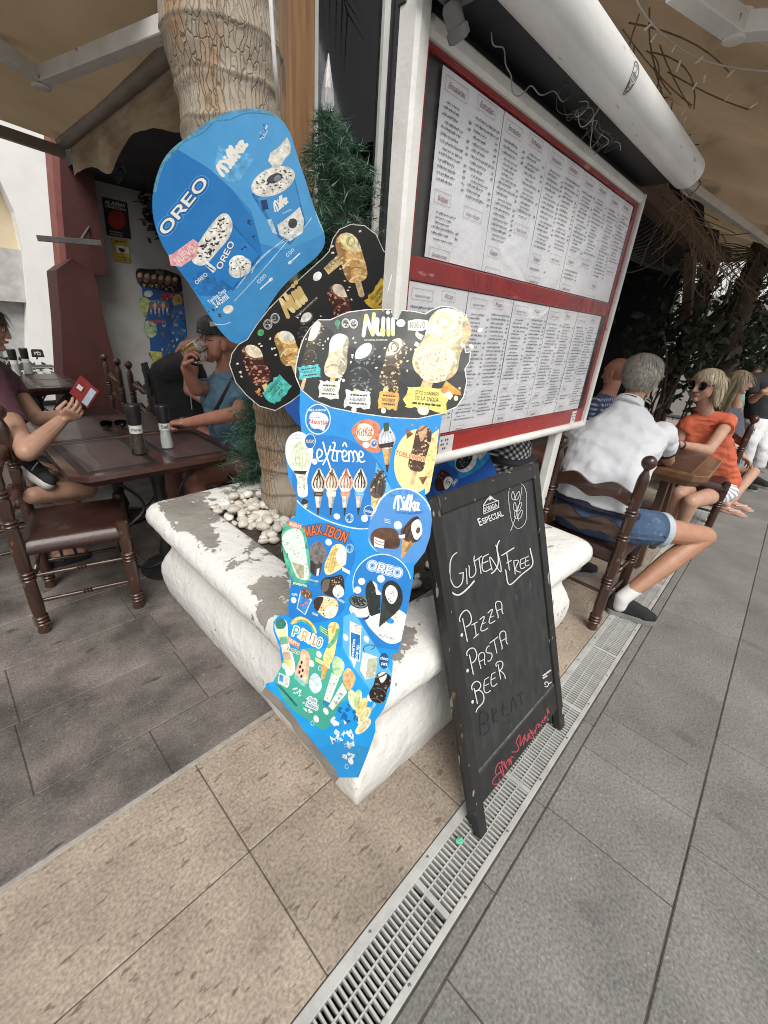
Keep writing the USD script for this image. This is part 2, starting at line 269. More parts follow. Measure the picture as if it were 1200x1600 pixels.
# ==== planter
def build_planter():
    C = [V(.64, .60), V(2.13, .525), V(2.17, 2.24), V(.655, 2.20)]
    def ring(off, r, per=46, arc=7):
        n = len(C); out = []
        ns = [unit(V((C[(i + 1) % n] - C[i])[1], -(C[(i + 1) % n] - C[i])[0])) for i in range(n)]
        cor = []
        for i in range(n):   # mitred corner i between edge i-1 and i
            n1, n2 = ns[i - 1], ns[i]; cor.append(C[i] + off * (n1 + n2) / (1 + n1 @ n2))
        for i in range(n):
            a, b = cor[i], cor[(i + 1) % n]; d = unit(b - a); p = cor[i - 1]; d0 = unit(a - p)
            s, e = a - d0 * r, a + d * r
            for k in range(arc):
                t = k / (arc - 1); out.append((1 - t) ** 2 * s + 2 * t * (1 - t) * a + t * t * e)
            s2, e2 = a + d * r, b - d * r
            for k in range(1, per): out.append(s2 + (e2 - s2) * k / per)
        return np.array(out)
    prof = [(-.002, 0, .010), (.004, .012, .011), (.012, .05, .014), (.022, .10, .020), (.026, .15, .026), (.022, .195, .028), (.006, .245, .045), (-.018, .29, .04), (-.032, .33, .035), (-.036, .365, .035), (-.030, .395, .04), (-.012, .418, .05),
            (.018, .432, .07), (.046, .452, .09), (.062, .478, .10), (.066, .505, .10), (.060, .532, .10), (.042, .554, .09), (.015, .567, .07), (-.03, .573, .05), (-.09, .572, .04), (-.15, .569, .03), (-.185, .564, .03), (-.20, .552, .02), (-.205, .50, .02)]
    R = [np.c_[ring(o, r), np.full(len(ring(o, r)), z)] for o, z, r in prof]
    # denser: interpolate rings
    RR = []
    for i in range(len(R) - 1):
        for t in ((0, .5) if i < len(R) - 2 else (0,)): RR.append(R[i] * (1 - t) + R[i + 1] * t)
    RR.append(R[-1]); m = len(RR[0]); v = np.vstack(RR); f = []
    for i in range(len(RR) - 1):
        for j in range(m):
            a, b, c, d = i * m + j, i * m + (j + 1) % m, (i + 1) * m + (j + 1) % m, (i + 1) * m + j
            f += [(a, b, c), (a, c, d)]
    mesh = trimesh.Trimesh(v, f, process=False)
    wobble(mesh, .009, 2.6, 5); wobble(mesh, .0035, 14, 9)
    z = v[:, 2]; rowi = np.repeat(np.arange(len(RR)), m) / len(RR)
    wear = np.where(rowi < .60, np.clip((z - .50) / .06, 0, 1) * .12, 0) + np.clip((rowi - .655) / .12, 0, 1) * .225
    # the left rim is bared most, the right-hand front lip only here and there
    wear *= np.where(v[:, 0] < .92, 1.0, .55)
    wear += .13 * np.exp(-((v[:, 0] - .86) / .14) ** 2 - ((z - .45) / .035) ** 2) * (v[:, 1] < .7)
    mat = usdkit.material(stage, '/World/Looks/peeling_white_paint', {
        'g': ('geometry', {}), 'w': ('attribute', {'attribute': 'wear'}), 'n': ('noise_texture', {'scale': 11.0, 'detail': 11.0, 'roughness': .70}), 'n1': ('noise_texture', {'scale': 3.0, 'detail': 3.0}),
        'a0': ('math', {'math_type': 'multiply_add', 'value2': .9, 'value3': -.16}), 'a1': ('math', {'math_type': 'add'}), 'a2': ('math', {'math_type': 'add'}), 'th': ('map_range', {'from_min': .985, 'from_max': 1.005, 'clamp': True}),
        'pn': ('noise_texture', {'scale': 6.0, 'detail': 10.0, 'roughness': .7}), 'pr': ('rgb_ramp', {'ramp': [(0, (.60, .59, .55)), (.4, (.74, .73, .70)), (.60, (.74, .73, .69)), (.78, (.55, .50, .42)), (1, (.42, .38, .32))]}),
        'cn': ('noise_texture', {'scale': 5.0, 'detail': 8.0}), 'cr': ('rgb_ramp', {'ramp': [(.3, (.22, .205, .18)), (.55, (.28, .265, .24)), (.75, (.36, .32, .26))]}),
        'sp': ('noise_texture', {'scale': 48.0, 'detail': 3.0}), 'sr': ('map_range', {'from_min': .705, 'from_max': .73, 'clamp': True}), 'sx': ('mix_color', {'b': (.28, .25, .21)}),
        'mx': ('mix_color', {}), 'inv': ('math', {'math_type': 'multiply', 'value2': -1.0}), 'bn': ('noise_texture', {'scale': 70.0, 'detail': 5.0}), 'ba': ('math', {'math_type': 'multiply_add', 'value2': .35}),
        'b2n': ('noise_texture', {'scale': 19.0, 'detail': 6.0}), 'b2': ('bump', {'strength': .35, 'distance': .03}), 'dz': ('separate_xyz', {}), 'dm': ('map_range', {'from_min': .0, 'from_max': .075, 'to_min': .85, 'to_max': 0.0, 'clamp': True}), 'dn': ('noise_texture', {'scale': 13.0, 'detail': 7.0}), 'dr': ('map_range', {'from_min': .40, 'from_max': .62, 'clamp': True}), 'df': ('math', {'math_type': 'multiply'}), 'dx': ('mix_color', {'b': (.27, .225, .175)}), 'b': ('bump', {'strength': .7, 'distance': .006}), 'p': ('principled_bsdf', {'roughness': .62})},
        [('g.position', 'n.vector'), ('g.position', 'n1.vector'), ('g.position', 'pn.vector'), ('g.position', 'cn.vector'), ('g.position', 'bn.vector'), ('g.position', 'sp.vector'),
         ('n.fac', 'a0.value1'), ('a0.value', 'a1.value1'), ('w.fac', 'a1.value2'), ('a1.value', 'a2.value1'), ('n1.fac', 'a2.value2'), ('a2.value', 'th.value'),
         ('pn.fac', 'pr.fac'), ('cn.fac', 'cr.fac'), ('sp.fac', 'sr.value'), ('sr.result', 'sx.fac'), ('pr.color', 'sx.a'), ('th.result', 'mx.fac'), ('sx.result', 'mx.a'), ('cr.color', 'mx.b'), ('mx.result', 'dx.a'), ('g.position', 'dz.vector'), ('dz.z', 'dm.value'), ('g.position', 'dn.vector'), ('dn.fac', 'dr.value'), ('dm.result', 'df.value1'), ('dr.result', 'df.value2'), ('df.value', 'dx.fac'), ('dx.result', 'p.base_color'), ('g.position', 'b2n.vector'), ('b2n.fac', 'b2.height'), ('b2.normal', 'b.normal'),
         ('th.result', 'inv.value1'), ('bn.fac', 'ba.value1'), ('inv.value', 'ba.value3'), ('ba.value', 'b.height'), ('b.normal', 'p.normal')], surface='p.BSDF')
    t = thing('planter', 'white moulded masonry planter with a flared rim of peeling paint', 'planter', (1.4, 1.35, 0))
    obj('shell', mesh, mat, t, smooth=True, attr=wear)
    xs_, ys_ = np.meshgrid(np.linspace(.83, 1.97, 70), np.linspace(.72, 2.05, 80), indexing='ij')
    zz = .527 + .03 * (meshkit.fbm(np.stack([xs_ * 9, ys_ * 9, xs_ * 0], -1), 4, 2) - .5) * 2
    vv = np.stack([xs_, ys_, zz], -1).reshape(-1, 3); ff = []
    for i in range(69):
        for j in range(79):
            a = i * 80 + j; ff += [(a, a + 80, a + 81), (a, a + 81, a + 1)]
    soil = obj('soil', trimesh.Trimesh(vv, ff, process=False), pm('dark_soil', (.035, .026, .019), (.075, .058, .042), rough=.95, scale=40, bump=.8, bscale=180, bdist=.01), t, smooth=True)
    pmat = pm('white_pebble', (.68, .65, .59), (.50, .46, .40), rough=.5, scale=9, rand=.16, space='object')
    r2 = np.random.default_rng(3); placed = []
    base = trimesh.creation.icosphere(2, 1.0)
    n = 0
    while n < 298:
        if r2.random() < .72:
            q = V(1.06, 1.93) + r2.normal(0, 1, 2) * V(.12, .19)
        else: q = V(r2.uniform(.88, 1.93), r2.uniform(.76, 1.98))
        if not (.86 < q[0] < 1.94 and .74 < q[1] < 2.02): continue
        s = r2.uniform(.012, .027) * (1.15 if r2.random() < .25 else 1)
        lvl = sum(1 for w in placed if np.linalg.norm(w[0] - q) < (w[1] + s) * .62)
        if lvl > 2: continue
        placed.append((q, s)); n += 1
        m = base.copy(); m.vertices = m.vertices * V(s * r2.uniform(.95, 1.35), s * r2.uniform(.8, 1.05), s * r2.uniform(.6, .8)); wobble(m, s * .22, 1.1 / s, n)
        m.apply_transform(trimesh.transformations.euler_matrix(*(r2.uniform(-.5, .5, 2)), r2.uniform(0, 6.3))); m.apply_translation((q[0], q[1], .535 + s * .35 + lvl * s * .75))
        obj('pebble', m, pmat, soil, smooth=True)
    return t
build_planter()
# ==== flat print: coloured shapes laid out on a real surface
def tris(g, maxlen=None):
    out = []
    if g.is_empty: return out
    for p in (g.geoms if hasattr(g, 'geoms') else [g]):
        if p.geom_type != 'Polygon' or p.area < 1e-9: continue
        for t in shapely.constrained_delaunay_triangles(p).geoms: out.append(np.array(t.exterior.coords)[:3])
    return out
TXT = {}
def text_poly(s, bold=False):
    if (s, bold) in TXT: return TXT[s, bold]
    m = meshkit.text_mesh(s, 1.0, .01, bold); v, f = np.array(m.vertices), np.array(m.faces); zt = v[:, 2].max()
    top = f[(v[f][:, :, 2] > zt - 1e-6).all(1)]
    g = unary_union([Polygon(v[t][:, :2]).buffer(.002) for t in top]).simplify(.012)
    TXT[s, bold] = g; return g
def smooth_line(pts, n=None):
    if len(pts) < 3: return np.asarray(pts, float)
    return spline(pts, n or 7 * len(pts))
def only_poly(g):
    if g.geom_type in ('Polygon', 'MultiPolygon'): return g
    return unary_union([p for p in getattr(g, 'geoms', []) if p.geom_type in ('Polygon', 'MultiPolygon')])
class Art:
    def __init__(self): self.L = []
    def add(self, g, col, grp='print'):
        if isinstance(g, (list, np.ndarray)): g = Polygon(g)
        g = g.buffer(0)
        if isinstance(col, str): col = hx(col, .86)
        if not g.is_empty: self.L.append((g, col, grp))
        return g
    def text(self, s, p0, p1, h, col, bold=False, outline=None, ow=1.0, grp='lettering', slant=0.0, k=1.0):
        """s from p0 to p1 along its baseline, capitals h tall (k: width of the caps)"""
        g = text_poly(s, bold); x0, _, x1, _ = g.bounds; p0, p1 = V(*p0), V(*p1); e = (p1 - p0) / (x1 - x0); u = V(e[1], -e[0]); u = u / np.linalg.norm(u) * h
        u = u + slant * h * unit(e)
        g = affinity.affine_transform(g, [e[0], u[0], e[1], u[1], p0[0] - e[0] * x0, p0[1] - e[1] * x0])
        if outline: self.add(g.buffer(ow, join_style=1), outline, grp)
        self.add(g, col, grp); return g
    def stroke(self, pts, w, col, smooth=True, grp='lettering', clip=None):
        g = LineString(smooth_line(pts) if smooth else pts).buffer(w / 2, quad_segs=3).simplify(w * .04)
        if clip is not None: g = g.intersection(clip.buffer(0))
        return self.add(g, col, grp)
    def glyphs(self, strokes, p0, ex, ey, w, col, grp='lettering'):
        """hand lettering: strokes in a unit frame (x along ex, y up along ey)"""
        p0, ex, ey = V(*p0), V(*ex), V(*ey)
        g = unary_union([LineString(smooth_line([p0 + ex * a + ey * b for a, b in s])).buffer(w / 2, quad_segs=3) for s in strokes]).simplify(w * .05)
        return self.add(g, col, grp)
    def dashes(self, p0, p1, n, col, w=1.1, gap=2.2, dirn=(0, 1), rows=1, seed=0):
        """tiny illegible print: rows of short dashes"""
        r = np.random.default_rng(seed + 11); p0, p1, d = V(*p0), V(*p1), V(*dirn); gs = []
        for k in range(rows):
            t = r.uniform(0, .08); e = r.uniform(.75, 1) if rows > 1 else 1
            while t < e:
                u = min(e, t + r.uniform(.06, .2)); a, b = p0 + (p1 - p0) * t + d * gap * k, p0 + (p1 - p0) * u + d * gap * k
                gs.append(LineString([a, b]).buffer(w / 2, cap_style=2)); t = u + .03
        return self.add(unary_union(gs), col, 'lettering')
    def blobs(self, clip, n, r0, r1, col, seed=0, ang=0.0, el=1.0, jag=.3):
        clip = clip.buffer(0); r = np.random.default_rng(seed + 5); x0, y0, x1, y1 = clip.bounds; gs = []; tries = 0
        while len(gs) < n and tries < n * 12:
            tries += 1; c = V(r.uniform(x0, x1), r.uniform(y0, y1))
            if not clip.contains(Point(c)): continue
            k = r.integers(5, 8); a = np.sort(r.uniform(0, 6.28, k)); s = r.uniform(r0, r1) * (1 + jag * r.uniform(-1, 1, k)); q = np.stack([np.cos(a) * s * el, np.sin(a) * s], 1)
            t = ang + r.normal(0, .4); q = q @ V([math.cos(t), math.sin(t)], [-math.sin(t), math.cos(t)]).reshape(2, 2); pg = Polygon(q + c).buffer(0)
            if not pg.is_empty: gs.append(pg)
        return self.add(unary_union(gs).intersection(clip.buffer(0)), col)
    def build(self, parent, mat, surf, bands=None, bands_tex=True):
        """what shows of each shape, triangulated; surf maps picture points to the surface"""
        above = None; vis = []; texd = {}
        for g, col, grp in reversed(self.L):
            g = only_poly(shapely.set_precision(g.buffer(0), .01)); v = g if above is None else only_poly(shapely.difference(g, above, grid_size=.01))
            if not v.is_empty: vis.append((v, col, grp))
            above = g if above is None else only_poly(shapely.union(above, g, grid_size=.01))
        by = {}
        for v, col, grp in reversed(vis):
            pieces = [v]
            if bands is not None:
                x0, y0, x1, y1 = v.bounds
                pieces = [v.buffer(0).intersection(sbox(x0 - 1, a, x1 + 1, b)) for a, b in zip(bands[:-1], bands[1:]) if b > y0 and a < y1]
            for pc in pieces:
                for t in tris(pc):
                    if grp == 'print' and v.area < 1700 and bands_tex:
                        st_ = [t]
                        while st_:
                            q = st_.pop(); e = [np.hypot(*(q[(i + 1) % 3] - q[i])) for i in range(3)]; i = int(np.argmax(e))
                            if e[i] > 4.2: mid = (q[i] + q[(i + 1) % 3]) / 2; st_ += [np.array([q[i], mid, q[(i + 2) % 3]]), np.array([mid, q[(i + 1) % 3], q[(i + 2) % 3]])]
                            else: by.setdefault(grp, []).append((q, col)); texd.setdefault(grp, []).append(1)
                        continue
                    by.setdefault(grp, []).append((t, col)); texd.setdefault(grp, []).append(0)
        for grp in sorted(by):
            T = np.array([t for t, _ in by[grp]]); c = np.repeat(np.array([c for _, c in by[grp]]), 3, axis=0); td = np.repeat(np.array(texd[grp]), 3)
            Q3 = np.c_[T.reshape(-1, 2), np.zeros(len(c))]; nz = 0.8 * (meshkit.fbm(Q3 * .2, 3, 3) - .5) + .5 * (meshkit.fbm(Q3 * .5, 2, 9) - .5); c = np.clip(c * (1 + 1.15 * td * nz)[:, None], 0, .86)
            pts = surf(T.reshape(-1, 2)[:, 0], T.reshape(-1, 2)[:, 1]); f = np.arange(len(pts)).reshape(-1, 3)
            n = np.cross(pts[f[:, 1]] - pts[f[:, 0]], pts[f[:, 2]] - pts[f[:, 0]]); mid = pts[f].mean(1); flip = (n * (EYEP - mid)).sum(1) < 0; f[flip] = f[flip][:, ::-1]
            obj(grp, trimesh.Trimesh(pts, f, process=False), mat, parent, smooth=False, cd=c)
def curve(pts, n=10): return smooth_line(pts, n * len(pts))
def loop(pts, n=10):
    p = np.array(list(pts) + [pts[0]], float); from scipy.interpolate import CubicSpline
    d = np.r_[0, np.cumsum(np.linalg.norm(np.diff(p, axis=0), axis=1))]; return CubicSpline(d, p, bc_type='periodic')(np.linspace(0, d[-1], n * len(pts), endpoint=False))
def ell(cx, cy, a, b, ang=0): return affinity.rotate(affinity.scale(Point(cx, cy).buffer(1, quad_segs=12), a, b), ang, origin=(cx, cy))
print_gloss = attr_mat('glossy_print', rough=.42, coat=.10, bump=.10, spec=.35)
print_matt = attr_mat('matt_print', rough=.7, noise=.04)

# ==== menu board
white_paint = pm('chipped_white_paint', (.74, .73, .70), (.62, .61, .57), rough=.5, scale=9, detail=8, bump=.2, bscale=90, bdist=.004, spots=(28, .69, .02, (.12, .10, .085), (1, 1, 1), (0, 0, 0)), extra=(5, .68, .10, (.45, .42, .37), (1, 1, 1), (0, 0, 0)))
red_paint = pm('worn_red_paint', (.36, .020, .016), (.28, .016, .014), rough=.42, scale=12, detail=8, coat=.2, extra=(16, .665, .05, (.50, .27, .22), (.6, 1, 2.2), (0, 0, 0)))
black_board = pm('black_backing', (.022, .022, .024), (.035, .034, .033), rough=.55, scale=10)
BP, BN = V(0, .82, 0), V(.035, 1, 0)
BX = unit(V(1, -.035, 0))
def board(x, y, out=0.0): return on(x, y, BP - unit(BN) * out, BN)
def bs(p): return (p - BP) @ BX
def bpt(s, z, out=0.0): return BP + BX * s + V(0, 0, z) - unit(BN) * out
xl, xr = bs(board(637.5, 20)), bs(board(1002, 297)); zb, zt = 1.105, 2.075
t = thing('menu_board', 'large white framed menu board with paper price lists behind red rails', 'menu board', (1.55, .8, 0))
def bbar(s0, s1, z0, z1, o0, o1, bev=.004):
    m = bevbox(s0, s1, o0, o1, z0, z1, bev); q = m.vertices; m.vertices = BP + q[:, :1] * BX - q[:, 1:2] * unit(BN) + q[:, 2:] * V(0, 0, 1); m.invert(); return m
PW = .042
obj('post', wobble(bbar(xl, xl + PW, .45, zt + .02, -.03, .03, .008).subdivide().subdivide(), .0015, 20), white_paint, t)
sleg = bs(board(861, 723))
obj('post', bbar(sleg - .027, sleg + .027, .45, zb, -.035, .01, .006), white_paint, t)
obj('side_rail', bbar(xr - .02, xr, zb, zt, -.03, .03, .005), white_paint, t)
obj('top_rail', bbar(xl + PW, xr - .02, zt - .036, zt, -.03, .028, .008), white_paint, t)
obj('bottom_rail', lathe([(.0155, 0), (.0155, 1)], 14, axis=BX, at=bpt(xl + PW, zb + .004, .012)).apply_transform(np.eye(4)) if False else tube([bpt(xl + PW, zb + .006, .014), bpt(xr, zb + .006, .014)], .0165, 14), white_paint, t)
il, ir, iz0, iz1 = xl + PW, xr - .02, zb + .02, zt - .036
obj('backing', bbar(il, ir, iz0, iz1, -.02, -.004, .001), pm('glass_dark_back', (.05, .05, .048), (.075, .07, .068), rough=.35, scale=6), t)
zm0, zm1 = board(690, 432)[2], board(690, 405)[2]
zm = board(760, 444)[2]
obj('red_rail', wobble(bbar(il, ir, zm - .026, zm + .026, -.003, .012, .003), .0008, 30), red_paint, t)
obj('red_rail', bbar(il, ir, iz0, iz0 + .066, -.003, .011, .003), red_paint, t)
obj('red_rail', bbar(il + .012, ir - .012, iz1 - .012, iz1, -.003, .012, .003), red_paint, t)
obj('red_stile', bbar(il, il + .017, iz0 + .066, iz1, -.003, .013, .003), red_paint, t)
obj('red_stile', bbar(ir - .024, ir, iz0 + .066, iz1, -.003, .013, .003), red_paint, t)
paper = pm('menu_paper', (.90, .90, .92), (.85, .855, .885), rough=.8, scale=6, detail=2, bump=.12, bscale=12, bdist=.01)
ink, redink = pm('print_ink', (.085, .085, .095), rough=.8), pm('red_print', (.30, .10, .10), rough=.8)
def sheet(s0, s1, z0, z1, heads, seed):
    r = np.random.default_rng(seed); n = 10
    S, Z = np.meshgrid(np.linspace(s0, s1, n), np.linspace(z0, z1, n), indexing='ij'); o = .0035 + .0018 * meshkit.fbm(np.stack([S * 6, Z * 6, S * 0 + seed], -1), 2, seed)
    sfn = lambda s, z: .0035 + .0018 * float(meshkit.fbm(np.array([[s * 6, z * 6, seed]]), 2, seed)[0])
    v = (BP + S[..., None] * BX - o[..., None] * unit(BN) + Z[..., None] * V(0, 0, 1)).reshape(-1, 3); f = []
    for i in range(n - 1):
        for j in range(n - 1):
            a = i * n + j; f += [(a, a + n + 1, a + n), (a, a + 1, a + n + 1)]
    fa = np.array(f)[:, ::-1]
    sh = obj('paper_sheet', trimesh.Trimesh(v, fa, process=False), paper, t, smooth=True)
    Q, F, RQ, RF = [], [], [], []
    def quad(s, z, w, h, q=Q, ff=F, tilt=0.0):
        k = len(q)
        for a, b in ((0, 0), (1, 0), (1, 1), (0, 1)): q.append(bpt(s + a * w + b * tilt, z + b * h, oo))
        ff += [(k, k + 1, k + 2), (k, k + 2, k + 3)]
    oo = .0072
    def word(s, z, nch, h, q=Q, ff=F, cw=.0025):
        for c in range(nch):
            hh = h * r.choice([.62, .62, .7, 1.0]); quad(s, z - (h * .25 if r.random() < .08 else 0), cw * r.uniform(.5, .78), hh, q, ff); s += cw
        return s + cw * .9
    hgt_, wid = z1 - z0, s1 - s0
    cols = ((s0 + wid * .05, s0 + wid * .49), (s0 + wid * .53, s0 + wid * .965))
    for ci, (c0, c1) in enumerate(cols):
        z = z1 - hgt_ * (.045 if ci == 0 else .03); k = 0; hs = heads[ci]
        stop = z0 + hgt_ * r.uniform(.05, .12) if (ci == 0 or z1 < zm) else z0 + hgt_ * r.uniform(.3, .42)
        for hi, hd in enumerate(hs):
            if hd:
                g = text_poly(hd); bx0, by0, bx1, by1 = g.bounds; sc = min(.0105, (c1 - c0) * .55 / (bx1 - bx0))
                for tr in tris(g):
                    kk = len(RQ); RQ.extend(bpt(c0 + .012 + (a - bx0) * sc + b * sc * .28, z - .014 + b * sc * 1.05, oo) for a, b in tr); RF.append((kk, kk + 1, kk + 2))
                wq = (bx1 - bx0) * sc + .022
                for (a, b, w_, h_) in ((c0, z - .021, wq, .0006), (c0, z + .004, wq, .0006), (c0, z - .021, .0006, .026), (c0 + wq, z - .021, .0006, .026)): quad(a, b, w_, h_ * 1.0)
                z -= .04
            rows = r.integers(13, 22) if hi < len(hs) - 1 else 60
            for _ in range(rows):
                if z < stop: break
                big = r.random() < .62
                s = word(c0, z, r.integers(1, 3), .0048) if big else c0 + .012
                end = c0 + (c1 - c0) * r.uniform(.5, .84)
                while s < end: s = word(s, z, min(r.integers(2, 9), max(1, int((end - s) / .0025) + 1)), .0052 if big else .0043)
                if big: word(c1 - .013, z, 4, .0055, cw=.0029)
                z -= .0122 if big else .0105
            z -= .012
    sh_print = obj('printed_list', trimesh.Trimesh(np.array(Q), np.array(F), process=False), ink, sh, smooth=False)
    obj('printed_heading', trimesh.Trimesh(np.array(RQ), np.array(RF), process=False), redink, sh, smooth=False)
u0, u1 = bs(board(691, 82)), ir - .03
uw = (u1 - u0) / 5
for k in range(5): sheet(u0 + uw * k + .001, u0 + uw * (k + 1) - .001, zm + .03, iz1 - .016, [['Ensaladas', 'Sopas', 'Sandwiches'], ['Entradas', 'Pasta / Risotto']], 40 + k)
l0, l1 = il + .018, ir - .065
lw = (l1 - l0) / 5
for k in range(5): sheet(l0 + lw * k + .0015, l0 + lw * (k + 1) - .0015, iz0 + .068, zm - .029, [['Vegetarian & Vegan', 'Fish', 'Carne'], ['Pizza', None]], 60 + k)
# a sticker at each end of the lower rail
for (s, w) in ((bs(board(703, 690)) - .075, .075), (bs(board(888, 660)) - .012, .05)):
    stk = obj('sticker', bbar(s, s + w, iz0 + .0, iz0 + .06, .0115, .0126, .0003), pm('sticker_white', (.72, .71, .69), rough=.5), t, smooth=False)
    q = [bbar(s + .008 + .0105 * i, s + .015 + .0105 * i, iz0 + .014 + .014 * j, iz0 + .021 + .014 * j, .0127, .0131, .0001) for i in range(4) for j in range(3) if (i + j) % 3]
    obj('sticker_print', cat(q), ink, stk, smooth=False)
# clear film stretched over the sheets
film = usdkit.material(stage, '/World/Looks/clear_film', {'g': ('geometry', {}), 'n': ('noise_texture', {'scale': 4.0, 'detail': 5.0, 'distortion': 1.4}), 'b': ('bump', {'strength': .35, 'distance': .03}), 'gl': ('glossy_bsdf', {'roughness': .16, 'color': (.9, .9, .9)}), 't': ('transparent_bsdf', {}), 'f': ('fresnel', {'IOR': 1.22}), 'm': ('mix_closure', {})},
    [('g.position', 'n.vector'), ('n.fac', 'b.height'), ('b.normal', 'gl.normal'), ('b.normal', 'f.normal'), ('f.fac', 'm.fac'), ('t.BSDF', 'm.closure1'), ('gl.BSDF', 'm.closure2')], surface='m.closure')
obj('clear_film', trimesh.Trimesh([bpt(il + .004, iz0 + .062, .0145), bpt(ir - .004, iz0 + .062, .0145), bpt(ir - .004, iz1 - .004, .0145), bpt(il + .004, iz1 - .004, .0145)], [(0, 1, 2), (0, 2, 3)], process=False), film, t, smooth=False)
# roof: dark tray and a white half-round front
hood = pm('hood_white', (.72, .72, .71), (.60, .60, .58), rough=.45, scale=5, detail=8, stretch=(.6, 3, 3), bump=.08, bscale=160, bdist=.002, extra=(18, .66, .05, (.40, .38, .35), (.5, 2, 2), (0, 0, 0)))
cy, cz, cr = .152, 2.135, .055    # centre of the half-round, out from the board, and its radius
ang = np.radians(np.linspace(-135, 118, 26)); prof = [(cy + cr * math.cos(a), cz + cr * math.sin(a)) for a in ang]
def extr(profile, s0, s1, thick=.004):
    p = np.array(profile); n = len(p); L_ = [bpt(s0, z, o) for o, z in p] + [bpt(s1, z, o) for o, z in p]
    c = p.mean(0); pi = c + (p - c) * (1 - thick / .09); L_ += [bpt(s0, z, o) for o, z in pi] + [bpt(s1, z, o) for o, z in pi]; f = []
    for i in range(n - 1):
        f += [(i, n + i, n + i + 1), (i, n + i + 1, i + 1), (2 * n + i, 3 * n + i + 1, 3 * n + i), (2 * n + i, 2 * n + i + 1, 3 * n + i + 1), (i, i + 1, 2 * n + i + 1), (i, 2 * n + i + 1, 2 * n + i), (n + i, 3 * n + i, 3 * n + i + 1), (n + i, 3 * n + i + 1, n + i + 1)]
    for a, b in ((0, 2 * n), (n - 1, 3 * n - 1)): f += [(a, b, n + b), (a, n + b, n + a)]
    return trimesh.Trimesh(np.array(L_), f, process=False)
hx0, hx1 = xl - .01, xr + .015
hood_o = obj('hood', extr(prof, hx0, hx1), hood, t, smooth=50)
for s in (hx0 + .003, hx1 - .003):
    e = trimesh.creation.extrude_polygon(Polygon([(cy + (cr - .004) * math.cos(a), cz + (cr - .004) * math.sin(a)) for a in ang]), .004); q = e.vertices
    e.vertices = BP + BX * (s - .002) + q[:, 2:] * BX - q[:, :1] * unit(BN) + q[:, 1:2] * V(0, 0, 1); obj('hood_end', e, pm('hood_end_dark', (.10, .105, .11), rough=.5), t, smooth=False)
dark_tray = pm('dark_tray', (.012, .013, .016), (.02, .02, .022), rough=.6)
obj('roof_tray', bbar(hx0 + .006, hx1 - .006, zt + .03, zt + .085, -.03, cy - .01, .002), dark_tray, t, smooth=False)
obj('roof_tray', bbar(hx0 + .006, hx1 - .006, zt + .001, zt + .03, -.029, -.005, .002), dark_tray, t, smooth=False)
obj('end_plate', solid([bpt(hx0, zt + .005, .035), bpt(hx0, zt + .10, .035), bpt(hx0, zt + .10, cy - .02), bpt(hx0, zt + .03, cy - .03)], -BX * .006), white_paint, t, smooth=False)
obj('top_plate', bbar(hx0, hx1, zt + .087, zt + .10, -.06, cy, .003), hood, t, smooth=False)
obj('lamp_holder', cat([lathe([(.014, 0), (.018, .008), (.018, .035), (.022, .038), (.022, .052), (.014, .056)], 14, axis=unit(V(.4, -.15, -.6)), at=bpt(bs(board(752, 24, .15)), zt - .005, .07)), bbar(bs(board(752, 24, .15)) - .025, bs(board(752, 24, .15)) + .03, zt - .004, zt + .014, .05, .11)]), pm('grey_plastic', (.16, .16, .16), rough=.5), t)
r_ = np.random.default_rng(8)
def wires(n, s0, s1, z0, o0, o1, rad, sag, name, mat, pts=7):
    for k in range(n):
        a, b = r_.uniform(s0, s1, 2); q = [bpt(a + (b - a) * i / (pts - 1) + r_.normal(0, .012), z0 - sag * r_.uniform(.1, 1) * math.sin(math.pi * i / (pts - 1)) + r_.normal(0, .008), r_.uniform(o0, o1)) for i in range(pts)]
        obj(name, tube(spline(q, 30), rad, 5), mat, t)
wirem = pm('grey_wire', (.30, .29, .27), rough=.6)
q = [board(*p, .06) for p in [(768, 50), (773, 72), (788, 78), (790, 100), (799, 120), (800, 138), (812, 150), (830, 134), (842, 147), (868, 144), (878, 158), (890, 150), (905, 148)]]
obj('loose_wire', tube(spline(q, 60), .0016, 5), wirem, t)
wires(3, bs(board(930, 190, .15)), bs(board(1000, 250, .15)), zt + .02, .05, .12, .0013, .05, 'loose_wire', pm('pale_wire', (.55, .53, .48), rough=.6))
wires(7, bs(board(905, 175, .15)), bs(board(1000, 250, .15)), zt + .03, .04, .12, .001, .07, 'tangled_wire', pm('dark_wire', (.11, .10, .09)), 9)
# emblem on the hood: a shield in outline
a0 = math.radians(-14); es, er = bs(on(983, 135, BP - unit(BN) * .20, BN)), cr + .0012; EMK = .95
def hp(u, w): u, w = u * EMK, w * EMK; a = a0 + w / er; return bpt(es + u, cz + er * math.sin(a), cy + er * math.cos(a))
em = []
for st, wd in (([(-.017, .028), (0, .034), (.017, .028), (.018, 0), (.012, -.02), (0, -.034), (-.012, -.02), (-.018, 0), (-.017, .028)], .0017), ([(-.018, .008), (.018, .008)], .0016), ([(-.011, .022), (-.002, .026), (.006, .022), (.004, .014), (-.006, .012)], .0014),
               ([(-.008, .006), (-.008, -.003), (.008, -.003), (.008, .006)], .0014), ([(0, .006), (0, -.003)], .0014), ([(-.014, -.006), (-.010, -.018), (0, -.027), (.010, -.018), (.014, -.006)], .0022), ([(-.009, -.008), (0, -.019), (.009, -.008)], .0016)):
    em.append(tube([hp(*p) for p in smooth_line(st, 24)], wd / 2, 4))
obj('emblem', cat(em), ink, hood_o)
# string that holds the card display to the post
obj('tie_string', tube([board(612, 430, .045), board(606, 455, .06), board(598, 487, .05)], .0016, 5), pm('string', (.62, .58, .5), rough=.9), t)

